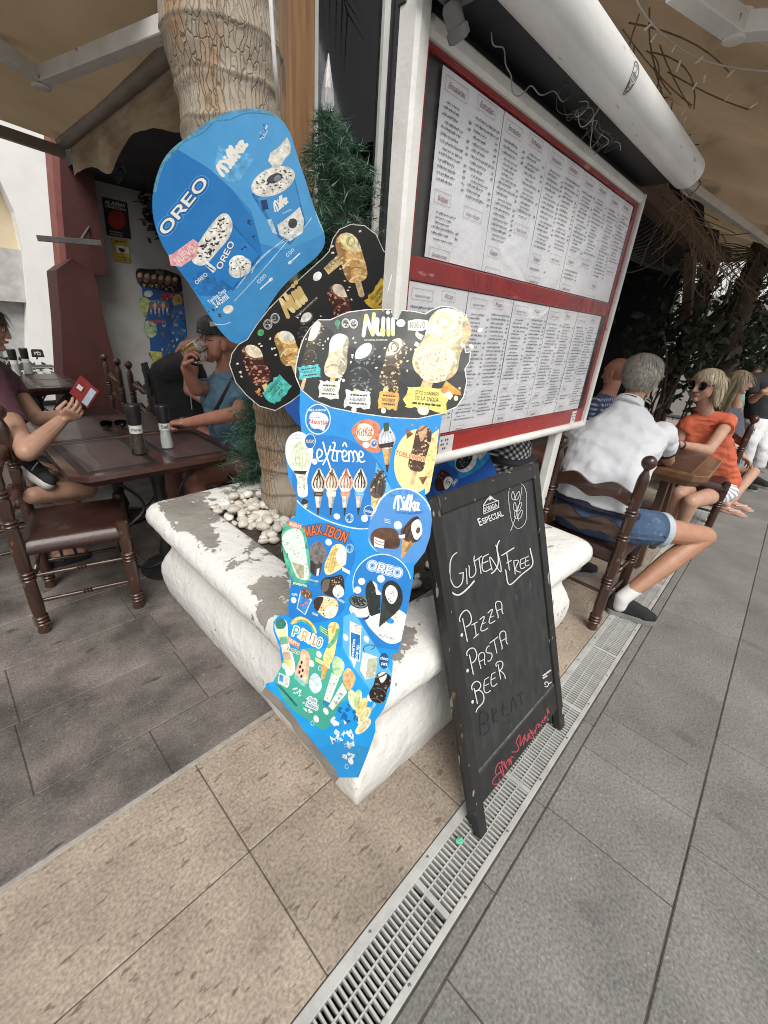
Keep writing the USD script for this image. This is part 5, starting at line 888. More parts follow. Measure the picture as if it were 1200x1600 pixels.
A.text('Tarrina Oreo', ZT(322, 975), ZT(402, 915), 6, '#e2e8ea', True); A.text('145ml', ZT(352, 995), ZT(416, 945), 10, '#e9ecec', True); A.add(ell(*ZT(410, 1000), 8.4, 6.4, -20), '#d9d6c6')
for pts in ([(440, 960), (620, 760), (760, 590)], [(450, 900), (600, 730), (700, 650)], [(520, 830), (640, 700), (780, 600), (800, 570)], [(330, 1060), (370, 1072), (420, 1060)], [(860, 640), (840, 600), (820, 540)]): A.stroke(zz(ZT, pts), 1.1, '#b9d4e4', grp='print', clip=U)
tb = thing('tub_panel', 'rounded blue card panel of ice cream tubs tied high on the palm', 'card display', (.9, 1.55, 1.3), 'ice cream card displays')
A.build(tb, print_gloss, lambda x, y: tub(x, y), bands=None)
thicken(tubo, lambda x, y, o: tub(x, y, .001 + o), .004, 'card_back', tb)
# ---- rear tilted display
def rear(x, y, out=0.0): return P(x, y, 1.745 + out)
A = Art()
rt = [(358, 570), (362, 552), (372, 538), (386, 530), (400, 508), (420, 482), (450, 452), (485, 420), (505, 402), (514, 392), (520, 372), (530, 358), (548, 350), (570, 352), (588, 366), (600, 392), (612, 400), (640, 430), (655, 480), (690, 520), (640, 600), (560, 640), (500, 650), (475, 612), (455, 628), (430, 642), (405, 635), (385, 618), (368, 598)]
rb = [(440, 615), (500, 600), (620, 480), (760, 700), (785, 760), (740, 840), (640, 860), (560, 760), (462, 660), (446, 640)]
RT, RB = Polygon(rt).buffer(0), Polygon(rb).buffer(0)
A.add(RB, '#2456a6'); Z7 = ZW(640, 640, 5.4545)
A.add(PLY(loop(zz(Z7, [(270, 370), (400, 330), (560, 300), (720, 300), (620, 480), (500, 560), (420, 590), (330, 460)]))).intersection(RB), '#2f90d0'); A.add(PLY(loop(zz(Z7, [(240, 470), (330, 470), (420, 590), (380, 690), (220, 720), (200, 600)]))).intersection(RB), '#2a62b4')
A.add(ell(*Z7(480, 440), 19, 15, -48), '#ebebe6'); A.add(ell(*Z7(465, 430), 17, 10.5, -52), '#2b2f36'); A.blobs(ell(*Z7(465, 430), 14, 8, -52), 26, .8, 1.4, '#9aa0a6', 140); tag_oval(A, Z7(380, 410), 3.8, 5, 40); A.add(zz(Z7, [(560, 390), (620, 330), (640, 300), (690, 300), (640, 390), (600, 430)]), '#cfd0cc')
A.add(PLY(loop(zz(Z7, [(235, 560), (270, 515), (330, 540), (370, 600), (345, 660), (290, 690), (230, 690)]))), '#3a2322'); A.blobs(ell(*Z7(280, 600), 9, 14), 18, .9, 1.7, '#8a5a50', 141); A.add(PLY(loop(zz(Z7, [(300, 590), (340, 570), (370, 600), (345, 650), (310, 680), (290, 640)]))), '#e6e3de'); A.blobs(ell(*Z7(330, 620), 6, 8), 8, .9, 1.6, '#3a2322', 142); A.text('OREO', Z7(375, 650), Z7(415, 600), 4, WHT, True); A.add(zz(Z7, [(205, 470), (255, 420), (275, 440), (225, 490)]), '#8a7a6a')
A.add(RT, '#d8d6cc'); A.add(RT.buffer(-1.2), '#1a1a1a')
for k in range(9): A.stroke([(395 + 22 * k, 610 - 14 * k), (440 + 20 * k, 560 - 14 * k)], .5, '#2c2b29', smooth=False, grp='print', clip=RT)
nuii(A, ZL(600, 845), (21.5, -18.5), (-13.5, -24), 6.4, '#cfb270', '#e2cf96'); A.text('ICE CREAM ADVENTURE', ZL(672, 855), ZL(855, 685), 2.8, '#cfc9b8')
tag_oval(A, ZL(850, 500), 6, 8, 40); A.add(zz(ZL, [(905, 430), (1020, 320), (1062, 360), (1050, 400), (945, 485)]), '#d9bf8a'); A.text('NUEVO', ZL(940, 450), ZL(1040, 350), 9, '#2a2620')
A.add(ell(*ZL(368, 980), 5, 5.6, 30), '#4fa066'); 
for c in ((428, 910), (490, 857)): seal(A, ZL(*c), 7, (.45, .43, .38))
bar_icon(A, ZL(1200, 560), ZL(1080, 130), 19, '#ece0b4', '#d9a868', '#eccf9c', 150, n=40, swirl='#b9b070', side=-1); bar_icon(A, ZL(1100, 900), ZL(990, 570), 15, '#e9d6bc', '#4a2014', '#c98a6c', 151, n=34, side=-1); bar_icon(A, ZL(730, 1050), ZL(790, 810), 12, '#e9e4dc', '#2a2624', '#77706a', 152, n=14)
bar_icon(A, ZL(650, 1260), ZL(540, 970), 16, '#e9e6d8', '#d9a866', '#efd9a8', 153, n=24, side=-1); bar_icon(A, Z5b(190, 755), Z5b(105, 570), 17, '#ecdcc0', '#48221a', '#c98f74', 154, n=36, side=-1)
splash(A, Z5b(248, 775), 20, 14, -48, '#4fbfb4', [('ALMENDRADO', .8), ('VAINILLA DE', .8), ('JAVA', .4)], seed=7); splash(A, Z5b(735, 335), 22, 15, -52, '#d9b43c', [('COCO con MANGO', .8), ('DE LA INDIA', .8), None], seed=8)
for c in ((75, 695), (82, 715), (570, 235), (545, 210), (505, 600)): A.add(ell(*Z5b(*c), 2, 1.4, 30), '#d9c9a8')
A.blobs(ell(*Z5b(165, 790), 7, 8), 8, 1.6, 3, '#d98a5a', 155); A.blobs(ell(*Z5b(770, 240), 8, 7), 7, 2, 4, '#e2a03c', 156)
rd = thing('ice_cream_display', 'tilted black and blue ice cream card display wedged behind the menu post', 'card display', (1.1, 1.3, .6), 'ice cream card displays')
A.build(rd, print_gloss, lambda x, y: rear(x, y))
thicken([*np.array(unary_union([RT, RB]).exterior.coords)], lambda x, y, o: rear(x, y, .001 + o), .004, 'card_back', rd)
# ==== buildings, awnings, trees
R5 = np.random.default_rng(21)
white_wall = pm('shaded_white_wall', (.43, .42, .40), (.34, .33, .315), rough=.85, scale=2.5, detail=9, bump=.25, bscale=30, bdist=.01)  # white wall greyed down: terrace shade is put into its colour
red_wall = pm('shaded_oxblood', (.062, .013, .010), (.045, .010, .008), rough=.7, scale=4, detail=8, bump=.2, bscale=40, bdist=.008)  # pillar red darkened: part of its shade sits in the colour
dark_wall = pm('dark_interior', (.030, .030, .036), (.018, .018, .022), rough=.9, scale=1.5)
tan_cloth = pm('tan_awning_cloth', (.28, .205, .13), (.215, .155, .095), rough=.95, scale=2.5, detail=9, lo=.3, hi=.7, trans=.30, bump=.12, bscale=300, bdist=.002, extra=(2.2, .60, .10, (.13, .09, .06), (1, 1, 1), (0, 0, 0)))
wood_dk = pm('dark_varnished_wood', (.085, .040, .022), (.055, .026, .015), rough=.42, scale=16, detail=7, stretch=(1, 1, .22), coat=.25, bump=.12, bscale=70, bdist=.003, extra=(30, .70, .03, (.16, .10, .06), (1, 1, 1), (0, 0, 0)), space='object')
wood_beam = pm('weathered_beam', (.12, .085, .055), (.075, .05, .032), rough=.7, scale=8, detail=8, stretch=(.3, 2, 2), bump=.2, bscale=30, bdist=.006)
metal_w = pm('awning_arm_white', (.66, .65, .62), (.54, .53, .50), rough=.5, scale=6, spots=(30, .70, .03, (.22, .2, .17), (1, 1, 1), (0, 0, 0)))
alu = pm('white_window_frame', (.60, .60, .58), (.5, .5, .48), rough=.45, scale=5)
glass = usdkit.material(stage, '/World/Looks/window_glass', {'t': ('transparent_bsdf', {'color': (.75, .78, .78)}), 'g': ('glossy_bsdf', {'roughness': .03}), 'f': ('fresnel', {'IOR': 1.45}), 'm': ('mix_closure', {})}, [('f.fac', 'm.fac'), ('t.BSDF', 'm.closure1'), ('g.BSDF', 'm.closure2')], surface='m.closure')
# -- terrace building at the back left: wall, pillar, added roof
YW = 6.3
tbld = thing('terrace_building', 'white walled terrace building with an oxblood pillar at the back left', 'building', (2, 6.3, 0))
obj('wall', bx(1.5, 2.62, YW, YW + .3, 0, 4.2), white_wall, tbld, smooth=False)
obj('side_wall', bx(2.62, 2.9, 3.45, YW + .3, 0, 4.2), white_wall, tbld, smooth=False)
obj('gallery_roof', bx(1.5, 2.62, 3.7, YW + .3, 2.72, 2.9), dark_wall, tbld, smooth=False)  # roof added low over the terrace to deepen its shade
YP = 6.0
def yp(x, y, Y=YP): return on(x, y, (0, Y, 0), (0, 1, 0))
fr = [yp(*p) for p in [(90, 190), (137, 190), (150, 300), (170, 430), (106, 430), (97, 330)]]
pil = obj('pillar', solid(fr, V(0, .28, 0)), red_wall, tbld, smooth=False)
obj('pillar_side', solid([yp(*p) for p in [(77, 190), (90, 190), (97, 330), (106, 430), (96, 430), (85, 300)]], V(-.0, .27, 0)), pm('lit_side_red', (.24, .085, .07), (.19, .06, .05), rough=.75, scale=6), tbld, smooth=False)  # left face of the pillar: lighter red stands in for light on it
fp_ = [yp(*p, 5.8) for p in [(88, 422), (112, 404), (146, 424), (168, 520), (192, 612), (230, 800), (110, 800), (100, 600), (95, 500)]]
obj('pillar_base', solid(fp_, V(0, .45, 0)), red_wall, tbld, smooth=False)
obj('wall_bracket', cat([bar(yp(58, 372, 5.7), yp(158, 380, 5.7), .03, .05), bar(yp(128, 374, 5.7), yp(146, 345, 6.2), .02, .03), bar(yp(142, 345, 6.25), yp(146, 384, 6.25), .03, .02)]), pm('bracket_iron', (.10, .095, .09), rough=.6), tbld, smooth=False)
# alarm plate and camera notice
def yw(x, y, o=0): return on(x, y, (0, YW - .012 - o, 0), (0, 1, 0))
def ZA(x, y): return (x / 3.75, 160 + y / 3.75)
al = thing('alarm_sign', 'dark alarm notice with a red siren on the shaded white wall', 'sign', yw(180, 350))
A = Art(); A.add([ZA(*p) for p in [(597, 552), (745, 588), (768, 800), (628, 778)]], '#17191c'); A.text('ALARMA', ZA(612, 592), ZA(732, 618), 6, '#c9c6be', True); A.text('CONECTADA', ZA(616, 612), ZA(738, 638), 3.6, '#c9c6be', True)
A.add(loop([ZA(*p) for p in [(645, 645), (690, 630), (720, 650), (722, 735), (655, 730)]]), '#9a2a24'); A.dashes(ZA(640, 752), ZA(735, 772), 3, '#8a8a86', w=2, rows=2, gap=4)
A.build(al, print_matt, lambda x, y: yw(x, y)); obj('plate', solid([yw(*ZA(*p), .0015) + V(0, .004, 0) for p in [(597, 552), (745, 588), (768, 800), (628, 778)]], V(0, .006, 0)), black_board, al, smooth=False)
cn = thing('camera_notice', 'small yellow camera notice below the alarm plate', 'sign', yw(190, 395))
A = Art(); A.add([ZA(*p) for p in [(655, 795), (750, 805), (768, 940), (672, 928)]], '#b39a3a'); A.add([ZA(*p) for p in [(678, 835), (752, 848), (758, 888), (684, 876)]], '#d8d4c4'); A.add([ZA(*p) for p in [(695, 850), (725, 858), (735, 872), (715, 880), (695, 866)]], '#1c1c1a'); A.dashes(ZA(672, 812), ZA(742, 820), 3, '#3a3420', w=2.2); A.dashes(ZA(690, 905), ZA(752, 912), 3, '#6a5c20', w=1.6, rows=2, gap=4)
A.build(cn, print_matt, lambda x, y: yw(x, y)); obj('plate', solid([yw(*ZA(*p), .0015) + V(0, .004, 0) for p in [(655, 795), (750, 805), (768, 940), (672, 928)]], V(0, .005, 0)), pm('yellow_plate', hx('#b39a3a'), rough=.6), cn, smooth=False)
# far small card display on that wall
def ZP(x, y): return (160 + x / 6, 400 + y / 6)
A = Art(); dk = PLY(loop([ZP(*p) for p in [(312, 170), (330, 120), (370, 115), (420, 122), (560, 125), (650, 150), (760, 230), (750, 330), (700, 345), (560, 325), (430, 300), (340, 260), (318, 210)]])); bl = PLY([ZP(*p) for p in [(368, 280), (560, 320), (745, 335), (780, 460), (795, 620), (770, 760), (680, 960), (560, 1030), (555, 1105), (495, 1105), (490, 1000), (435, 920), (450, 880), (445, 760), (390, 690), (400, 610), (415, 560), (350, 440), (350, 400), (378, 385)]])
A.add(bl, '#23548f'); A.add(PLY(loop([ZP(*p) for p in [(350, 440), (375, 390), (425, 400), (430, 500), (410, 560)]])), '#a9b06a'); A.add(PLY(loop([ZP(*p) for p in [(390, 680), (410, 610), (470, 620), (500, 740), (460, 765)]])), '#9fb890'); A.add(PLY([ZP(*p) for p in [(440, 890), (560, 900), (560, 1020), (495, 1030)]]), '#a8a84e'); A.add(PLY([ZP(*p) for p in [(495, 1040), (558, 1040), (555, 1105), (495, 1105)]]), '#2a7a3a')
A.add(ell(*ZP(430, 355), 7, 5), '#c9c4c0'); A.text('OREO', ZP(665, 640), ZP(740, 650), 4, WHT, True); A.add(PLY([ZP(*p) for p in [(550, 345), (740, 355), (735, 400), (560, 400)]]), '#a83a44'); A.add(ell(*ZP(705, 420), 8, 10), '#c4a84a'); A.add(ell(*ZP(725, 530), 12, 13), '#4a6fb0'); A.add(ell(*ZP(720, 690), 13, 14), '#2f6fb0')
A.text('extrême', ZP(435, 440), ZP(590, 450), 6, '#b9c2cc'); A.text('MAXIBON', ZP(430, 630), ZP(590, 625), 4.6, '#b9504a', True)
for k in range(5): x = 455 + 38 * k; A.add([ZP(x - 14, 470), ZP(x + 14, 475), ZP(x, 555)], '#c9b8a4'); A.add(ell(*ZP(x, 465), 3, 4), ('#8a6a58', '#d8b8a8')[k % 2])
A.blobs(bl, 26, 1.5, 4, '#7a6a5e', 160); A.blobs(bl, 22, 1.2, 3, '#9fb4c4', 161); A.blobs(bl, 12, 1.5, 3.5, '#c2a06a', 162); A.add(dk, '#1a1412')
for k in range(6): A.add(ell(*ZP(350 + 66 * k, 195 + 8 * k), 5, 8, 15), ('#6a4a3a', '#8a6a4a', '#5a4238')[k % 3]); A.add(ell(*ZP(348 + 66 * k, 180 + 8 * k), 3.4, 3.6), '#b9ab90'); A.blobs(ell(*ZP(370 + 62 * k, 270 + 8 * k), 6, 4), 4, 1.5, 3, ('#9a9a60', '#8a5a4a')[k % 2], 163 + k)
A.text('Nuii', ZP(500, 165), ZP(570, 172), 6, '#8a7a4a', True)
fdp = thing('ice_cream_display', 'small dim ice cream card display on the shaded wall beyond the drinkers', 'card display', yw(250, 480), 'ice cream card displays')
A.build(fdp, print_matt, lambda x, y: yw(x, y, .01))
obj('card_back', solid([yw(*p, .009) for p in list(unary_union([dk, bl]).simplify(.5).exterior.coords)[:-1]], V(0, .008, 0)), card, fdp, smooth=False)
# -- bright white house beyond, with an arched opening
YH = 8.6
def yh(x, y, Y=YH): return on(x, y, (0, Y, 0), (0, 1, 0))
wh = thing('white_house', 'bright white house wall with an arched opening at the far left', 'building', (1, YH, 0))
a0_, a1_ = yh(-40, 330), yh(44, 470)
arch = [(p[0], p[2]) for p in (yh(46, 600), yh(44, 470), yh(36, 390), yh(22, 330), yh(0, 282), yh(-40, 240))]
wall_poly = Polygon([(-4, 0), (-4, 7), (3.2, 7), (3.2, 0)]).difference(Polygon(arch + [(-2.2, arch[-1][1]), (-2.2, 0), (arch[0][0], 0)]).buffer(0))
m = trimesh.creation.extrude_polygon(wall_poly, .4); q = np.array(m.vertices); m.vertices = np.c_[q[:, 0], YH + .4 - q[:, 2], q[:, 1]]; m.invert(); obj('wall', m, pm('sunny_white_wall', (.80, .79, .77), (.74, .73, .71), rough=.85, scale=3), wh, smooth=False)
obj('roller_blind', bx(-2.2, arch[1][0] + .1, YH + .30, YH + .33, yh(0, 385)[2], 4), pm('cream_blind', (.62, .52, .36), (.55, .46, .32), rough=.9, scale=3), wh, smooth=False)
obj('blind_box', bx(-2.2, arch[1][0] + .1, YH + .15, YH + .29, yh(0, 470)[2], yh(0, 385)[2]), pm('grey_box', (.5, .49, .47), rough=.7), wh, smooth=False)
obj('door_leaf', bx(arch[1][0] - .42, arch[1][0] - .02, YH + .34, YH + .38, 0, yh(0, 470)[2]), pm('grey_door', (.42, .42, .41), rough=.6), wh, smooth=False)
obj('inner_wall', bx(-3, 3, YH + .9, YH + 1, 0, 4.5), white_wall, wh, smooth=False)
ivy = thing('ground_creeper', 'low creeping plant at the foot of the far white wall', 'plant', yh(5, 578))
leafm = pm('mid_leaf', (.07, .11, .035), (.045, .075, .024), rough=.55, scale=30, trans=.25, rand=.25)
def leaves(n, center, spread, size, seed, elong=1.8, droop=.3):
    r = np.random.default_rng(seed); V_, F_ = [], []
    for _ in range(n):
        c = np.asarray(center, float) + r.normal(0, 1, 3) * np.asarray(spread, float); a = unit(r.normal(0, 1, 3) - V(0, 0, droop)); b = unit(np.cross(a, r.normal(0, 1, 3))); s = size * r.uniform(.6, 1.3); k = len(V_)
        V_ += [c, c + a * s * elong * .5 + b * s * .5 , c + a * s * elong, c + a * s * elong * .5 - b * s * .5, c + a * s * elong * .5 + np.cross(a, b) * s * .12]; F_ += [(k, k + 1, k + 4), (k + 1, k + 2, k + 4), (k + 2, k + 3, k + 4), (k + 3, k, k + 4)]
    return trimesh.Trimesh(np.array(V_), F_, process=False)
obj('foliage', leaves(300, yh(4, 574) + V(-.2, -.2, 0), (.35, .15, .08), .07, 4), leafm, ivy, smooth=False, kind='stuff')
# -- left awning: cloth, roller bar, valance, arms
ZL_ = 2.42
def awn(x, y): return G(x, y, ZL_)
aw = thing('left_awning', 'faded tan terrace awning on white folding arms at the upper left', 'awning', (0, 2.8, ZL_))
X, Y = np.meshgrid(np.linspace(-5.5, 1.0, 60), np.linspace(1.92, 4.05, 50), indexing='ij')  # cloth carried far out of view to help darken the terrace
Z = ZL_ + .035 + .07 * (1.0 - X) - .02 * np.sin((Y - 1.92) / 2.13 * np.pi) + .010 * (meshkit.fbm(np.stack([X * 1.4, Y * 5, X * 0], -1), 3, 4) - .5)
v = np.stack([X, Y, Z], -1).reshape(-1, 3); f = []
for i in range(59):
    for j in range(49): a = i * 50 + j; f += [(a, a + 51, a + 50), (a, a + 1, a + 51)]
obj('cloth', trimesh.Trimesh(v, f, process=False), tan_cloth, aw, smooth=True)
obj('front_bar', tube([V(1.0, 2.02, ZL_ + .02), V(1.0, 4.0, ZL_ + .02)], .036, 14), pm('brown_grey_bar', (.20, .17, .14), rough=.5), aw)
obj('bar_end', lathe([(.03, 0), (.044, .008), (.044, .03), (.03, .036)], 14, axis=(0, 1, 0), at=(1.0, 4.0, ZL_ + .02)), pm('pale_cap', (.5, .47, .43), rough=.5), aw)
obj('side_bar', bar(V(1.0, 4.02, ZL_ - .03), V(-5.5, 4.28, ZL_ + .42), .05, .06), pm('brown_grey_bar', (.2, .17, .14)), aw)
n = 140; ys_ = np.linspace(2.08, 3.98, n); rows_ = 9; vv = []
for i, y in enumerate(ys_):
    scal = .205 + .035 * math.sin(y * 6.2) + .006 * math.sin(y * 17)
    for k in range(rows_):
        t = k / (rows_ - 1); vv.append(V(1.028 + .008 * math.sin(y * 11 + t * 2) * t + .022 * math.sin(y * 4.1) * t, y, ZL_ + .04 - scal * t * 1.05))
f = []
for i in range(n - 1):
    for k in range(rows_ - 1): a = i * rows_ + k; f += [(a, a + rows_, a + rows_ + 1), (a, a + rows_ + 1, a + 1)]
obj('valance', wobble(trimesh.Trimesh(np.array(vv), f, process=False), .006, 7), pm('stained_valance', (.42, .335, .24), (.24, .175, .115), rough=.95, scale=6, detail=9, trans=.3, stretch=(1, .35, 1.6), lo=.42, hi=.62), aw, smooth=True)
elb = G(62, 122, 2.36); sh1 = G(300, 25, 2.36); sh2 = G(-80, 20, 2.36)
obj('arm', bar(elb, G(268, 40, 2.36), .055, .05), metal_w, aw, smooth=False); obj('arm', bar(elb, sh2, .055, .05), metal_w, aw, smooth=False)
obj('elbow_joint', lathe([(.03, -.035), (.036, -.03), (.036, .03), (.03, .035)], 14, at=elb), metal_w, aw)
# hanging vine under the valance, dark
vn = thing('hanging_vine', 'dark leafy vine hanging in the shade below the left valance', 'plant', yw(255, 240))
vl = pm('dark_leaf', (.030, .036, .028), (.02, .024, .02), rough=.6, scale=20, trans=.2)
stems, lv = [], []
for k, (a, b, c) in enumerate((((300, 200), (250, 230), (180, 272)), ((300, 215), (265, 250), (215, 262)), ((310, 230), (270, 285), (240, 330)), ((290, 205), (240, 222), (205, 240)))):
    p = spline([on(*q, (0, 5.4, 0), (0, 1, 0)) for q in (a, b, c)], 30); stems.append(tube(p, .004, 5))
    for q in p[::2]: lv.append(leaves(3, q, (.05, .04, .05), .055, int(q[0] * 1e4) % 9999))
for q in (yw(232, 318, .15), yw(240, 345, .15)): lv.append(leaves(26, q, (.05, .04, .09), .07, 77))
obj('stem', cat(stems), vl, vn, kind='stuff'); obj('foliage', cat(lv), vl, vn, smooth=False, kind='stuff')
# -- glazed doorway and timber post behind the palm
YG = 3.2
def yg(x, y, o=0): return on(x, y, (0, YG - o, 0), (0, 1, 0))
dw = thing('glazed_front', 'white framed glazed front with a dark lace curtain behind the small fir', 'window', (2.7, YG, 0))
xa, xb, xc = yg(482, 100)[0], yg(498, 100)[0], yg(600, 60)[0]
xd = yg(640, 120)[0]
obj('frame_post', bevbox(xa, xb, YG, YG + .08, 0, 4.2), alu, dw, smooth=False)
for k, (a, b) in enumerate(((0, .06), (.075, .12), (.15, .22))): obj('frame_post', bevbox(xc + a, xc + b, YG + .02 * k, YG + .08 + .02 * k, 0, 4.2), alu if k != 1 else pm('dark_gasket', (.03, .03, .03), rough=.5), dw, smooth=False)
obj('pane', bx(xb, xc, YG + .035, YG + .041, .05, 4.2), glass, dw, smooth=False)
lace = usdkit.material(stage, '/World/Looks/lace_curtain', {'g': ('geometry', {}), 'mp': ('mapping', {'scale': (1, 0, 1)}), 'v': ('voronoi_texture', {'scale': 13.0, 'randomness': .35}), 'r': ('rgb_ramp', {'ramp': [(0, (.40, .38, .35)), (.28, (.24, .225, .21)), (.34, (.50, .47, .43)), (.42, (.22, .205, .19)), (1, (.17, .16, .145))]}), 'p': ('principled_bsdf', {'roughness': .9})},
    [('g.position', 'mp.vector'), ('mp.vector', 'v.vector'), ('v.distance', 'r.fac'), ('r.color', 'p.base_color')], surface='p.BSDF')
n = 120; xs_ = np.linspace(xb, xc, n); vv = np.array([(x, YG + .14 + .018 * math.sin(x * 70), z) for x in xs_ for z in (0.0, 4.2)]); f = [t for i in range(n - 1) for t in ((2 * i, 2 * i + 2, 2 * i + 3), (2 * i, 2 * i + 3, 2 * i + 1))]
obj('curtain', trimesh.Trimesh(vv, f, process=False), lace, dw, smooth=True)
tp = thing('timber_post', 'honey coloured timber post beside the palm trunk', 'post', (yg(460, 100)[0], YG - .02, 0))
obj('post_body', wobble(bevbox(yg(440, 80)[0], yg(481, 80)[0], YG - .1, YG + .05, 0, 4.2, .02).subdivide().subdivide().subdivide(), .012, 3), pm('honey_timber', (.30, .155, .05), (.19, .09, .03), rough=.5, scale=14, detail=8, stretch=(2, 2, .12), coat=.2, bump=.2, bscale=40, bdist=.006, extra=(7, .64, .04, (.10, .05, .02), (1.5, 1.5, .3), (0, 0, 0))), tp, smooth=50)
rp = thing('hanging_rope', 'white cord hanging beside the palm trunk at the top', 'cord', P(424, 40, 1.9))
obj('cord', tube(spline([P(420, -60, 1.86), P(424, 20, 1.86), P(429, 95, 1.86), P(436, 170, 1.95)], 20), .007, 8), pm('cord_white', (.7, .69, .66), rough=.8), rp)
# -- restaurant hall to the right: dark room behind a timber beam
hall = thing('restaurant_hall', 'dark open restaurant hall behind the right-hand tables', 'building', (7, 3.5, 0))
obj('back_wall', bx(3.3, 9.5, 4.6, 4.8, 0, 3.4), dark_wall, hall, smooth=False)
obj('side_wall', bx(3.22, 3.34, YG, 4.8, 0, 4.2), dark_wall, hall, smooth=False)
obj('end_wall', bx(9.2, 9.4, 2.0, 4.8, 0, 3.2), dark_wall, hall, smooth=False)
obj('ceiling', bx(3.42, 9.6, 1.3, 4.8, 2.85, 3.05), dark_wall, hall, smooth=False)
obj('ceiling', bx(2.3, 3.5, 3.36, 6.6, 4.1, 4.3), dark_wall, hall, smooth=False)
netm = pm('hanging_net', (.07, .065, .058), rough=.9)
net = []
r_ = np.random.default_rng(12)
for k in range(42):
    a = V(4.2 + .09 * k, 1.35, 2.62); s = .20 * math.sin(k / 41 * math.pi) + .12
    net.append(tube(spline([a, a + V(.35, .25, -s), a + V(.7, .5, -s * .7), a + V(1.0, .8, 0.1)], 10), .003, 3))
    net.append(tube(spline([a, a + V(-.25, .25, -s), a + V(-.5, .5, -s * .7), a + V(-.8, .8, 0.1)], 10), .003, 3))
obj('ceiling_net', cat(net), netm, hall, smooth=False, kind='stuff')
ZBm = 2.42
b0, b1 = G(1000, 292, ZBm), G(1122, 412, ZBm)
yb = (b0[1] + b1[1]) / 2
obj('beam', bevbox(2.95, b1[0] + .2, yb, yb + .14, ZBm - .02, ZBm + .14, .015), wood_beam, hall, smooth=False)
obj('post', bevbox(b1[0] - .04, b1[0] + .10, yb - .02, yb + .12, 0, ZBm - .02, .012), pm('dark_red_post', (.05, .022, .018), (.03, .016, .014), rough=.6, scale=6), hall, smooth=False)
obj('brace', bar(V(b1[0] - 1.1, yb + .07, ZBm - .02), V(b1[0], yb + .07, ZBm - .75), .09, .09), wood_beam, hall, smooth=False)
obj('switch_plate', bevbox(b1[0] - .048, b1[0] - .042, yb + .02, yb + .08, 1.42, 1.72, .002), pm('grey_plastic', (.16, .16, .16)), hall, smooth=False)
# right awning: sagging gathered cloth
ra = thing('right_awning', 'gathered brown cloth awning over the right-hand tables', 'awning', (4, .6, 2.6))
X, Y = np.meshgrid(np.linspace(1.55, 8.6, 150), np.linspace(-.35, 1.28, 70), indexing='ij'); T_ = (Y + .35) / 1.63
Z = 2.50 + .30 * T_ - .05 * np.sin(T_ * np.pi) + .055 * np.sin(X * 5.5 + 7 * T_ + 2.2 * meshkit.fbm(np.stack([X, Y, X * 0], -1), 2, 3)) * (.35 + T_) + .12 * (meshkit.fbm(np.stack([X * 2.6 + 3 * Y, Y * 1.2, X * 0], -1), 3, 8) - .5)
v = np.stack([X, Y, Z], -1).reshape(-1, 3); f = []
for i in range(149):
    for j in range(69): a = i * 70 + j; f += [(a, a + 71, a + 70), (a, a + 1, a + 71)]
obj('cloth', trimesh.Trimesh(v, f, process=False), tan_cloth, ra, smooth=True)
zz_ = 2.40
e_, s1_, s2_ = G(1153, 42, zz_), G(1060, -25, zz_), G(1260, 34, zz_)
obj('arm', bar(e_, s1_, .06, .05), metal_w, ra, smooth=False); obj('arm', bar(e_, s2_, .06, .05), metal_w, ra, smooth=False); obj('elbow_joint', lathe([(.026, -.034), (.032, -.03), (.032, .03), (.026, .034)], 12, at=e_), metal_w, ra)
obj('arm', bar(G(1040, 265, 2.45), G(1230, 400, 2.45), .05, .05), metal_w, ra, smooth=False)
sl = thing('string_lights', 'thin string of unlit icicle lights slung under the right awning', 'string lights', G(1100, 95, 2.42))
wire = spline([G(*p, 2.42) for p in [(985, -30), (1018, 36), (1056, 70), (1100, 94), (1150, 106), (1215, 112)]], 60); obj('wire', tube(wire, .0028, 5), pm('pale_wire', (.55, .53, .48)), sl)
icm = pm('clear_bulb', (.75, .72, .62), rough=.3)
for p in [(1008, 46, 1018, 37), (1050, 82, 1056, 70), (1088, 98, 1098, 89), (1136, 121, 1148, 108), (1017, 65, 1025, 54), (1057, 112, 1064, 94), (1082, 140, 1089, 129), (1100, 128, 1102, 118), (1133, 157, 1140, 148), (1172, 168, 1183, 161), (1065, 178, 1071, 172), (1068, 191, 1073, 182)]: obj('bulb', tube([G(p[0], p[1], 2.40), G(p[2], p[3], 2.42)], .0035, 5), icm, sl)
# dry fronds and netting tied under the awning's inner edge
df = thing('dry_fronds', 'dry brown palm fronds tied along the inner edge of the right awning', 'dry fronds', (4, 1.1, 2.4))
r_ = np.random.default_rng(31); tw = []
for k in range(24):
    t = r_.uniform(0, 1); a = G(985 + 60 * t, 10 + 190 * t, 2.5) + r_.normal(0, .05, 3); b = a + V(.45, -.02, -.08) + r_.normal(0, .12, 3); tw.append(tube(spline([a, (a + b) / 2 + r_.normal(0, .025, 3), b], 8), [.0028] * 8, 4))
obj('frond', cat(tw), pm('dry_frond', (.17, .115, .07), (.10, .068, .042), rough=.9, scale=20), df, smooth=False, kind='stuff')
tw = []
for k in range(95):
    t = r_.uniform(0, 1); a = G(1045 + 100 * t + r_.normal(0, 9), 300 + 120 * t + r_.normal(0, 10), 2.46 - .25 * r_.uniform()); b = a + V(r_.normal(.25, .3), r_.normal(-.12, .16), -r_.uniform(.05, .38)); tw.append(tube(spline([a, (a + b) / 2 + r_.normal(0, .05, 3), b], 7), .003, 4))
obj('frond', cat(tw), pm('dry_frond', (.17, .115, .07)), df, smooth=False, kind='stuff')
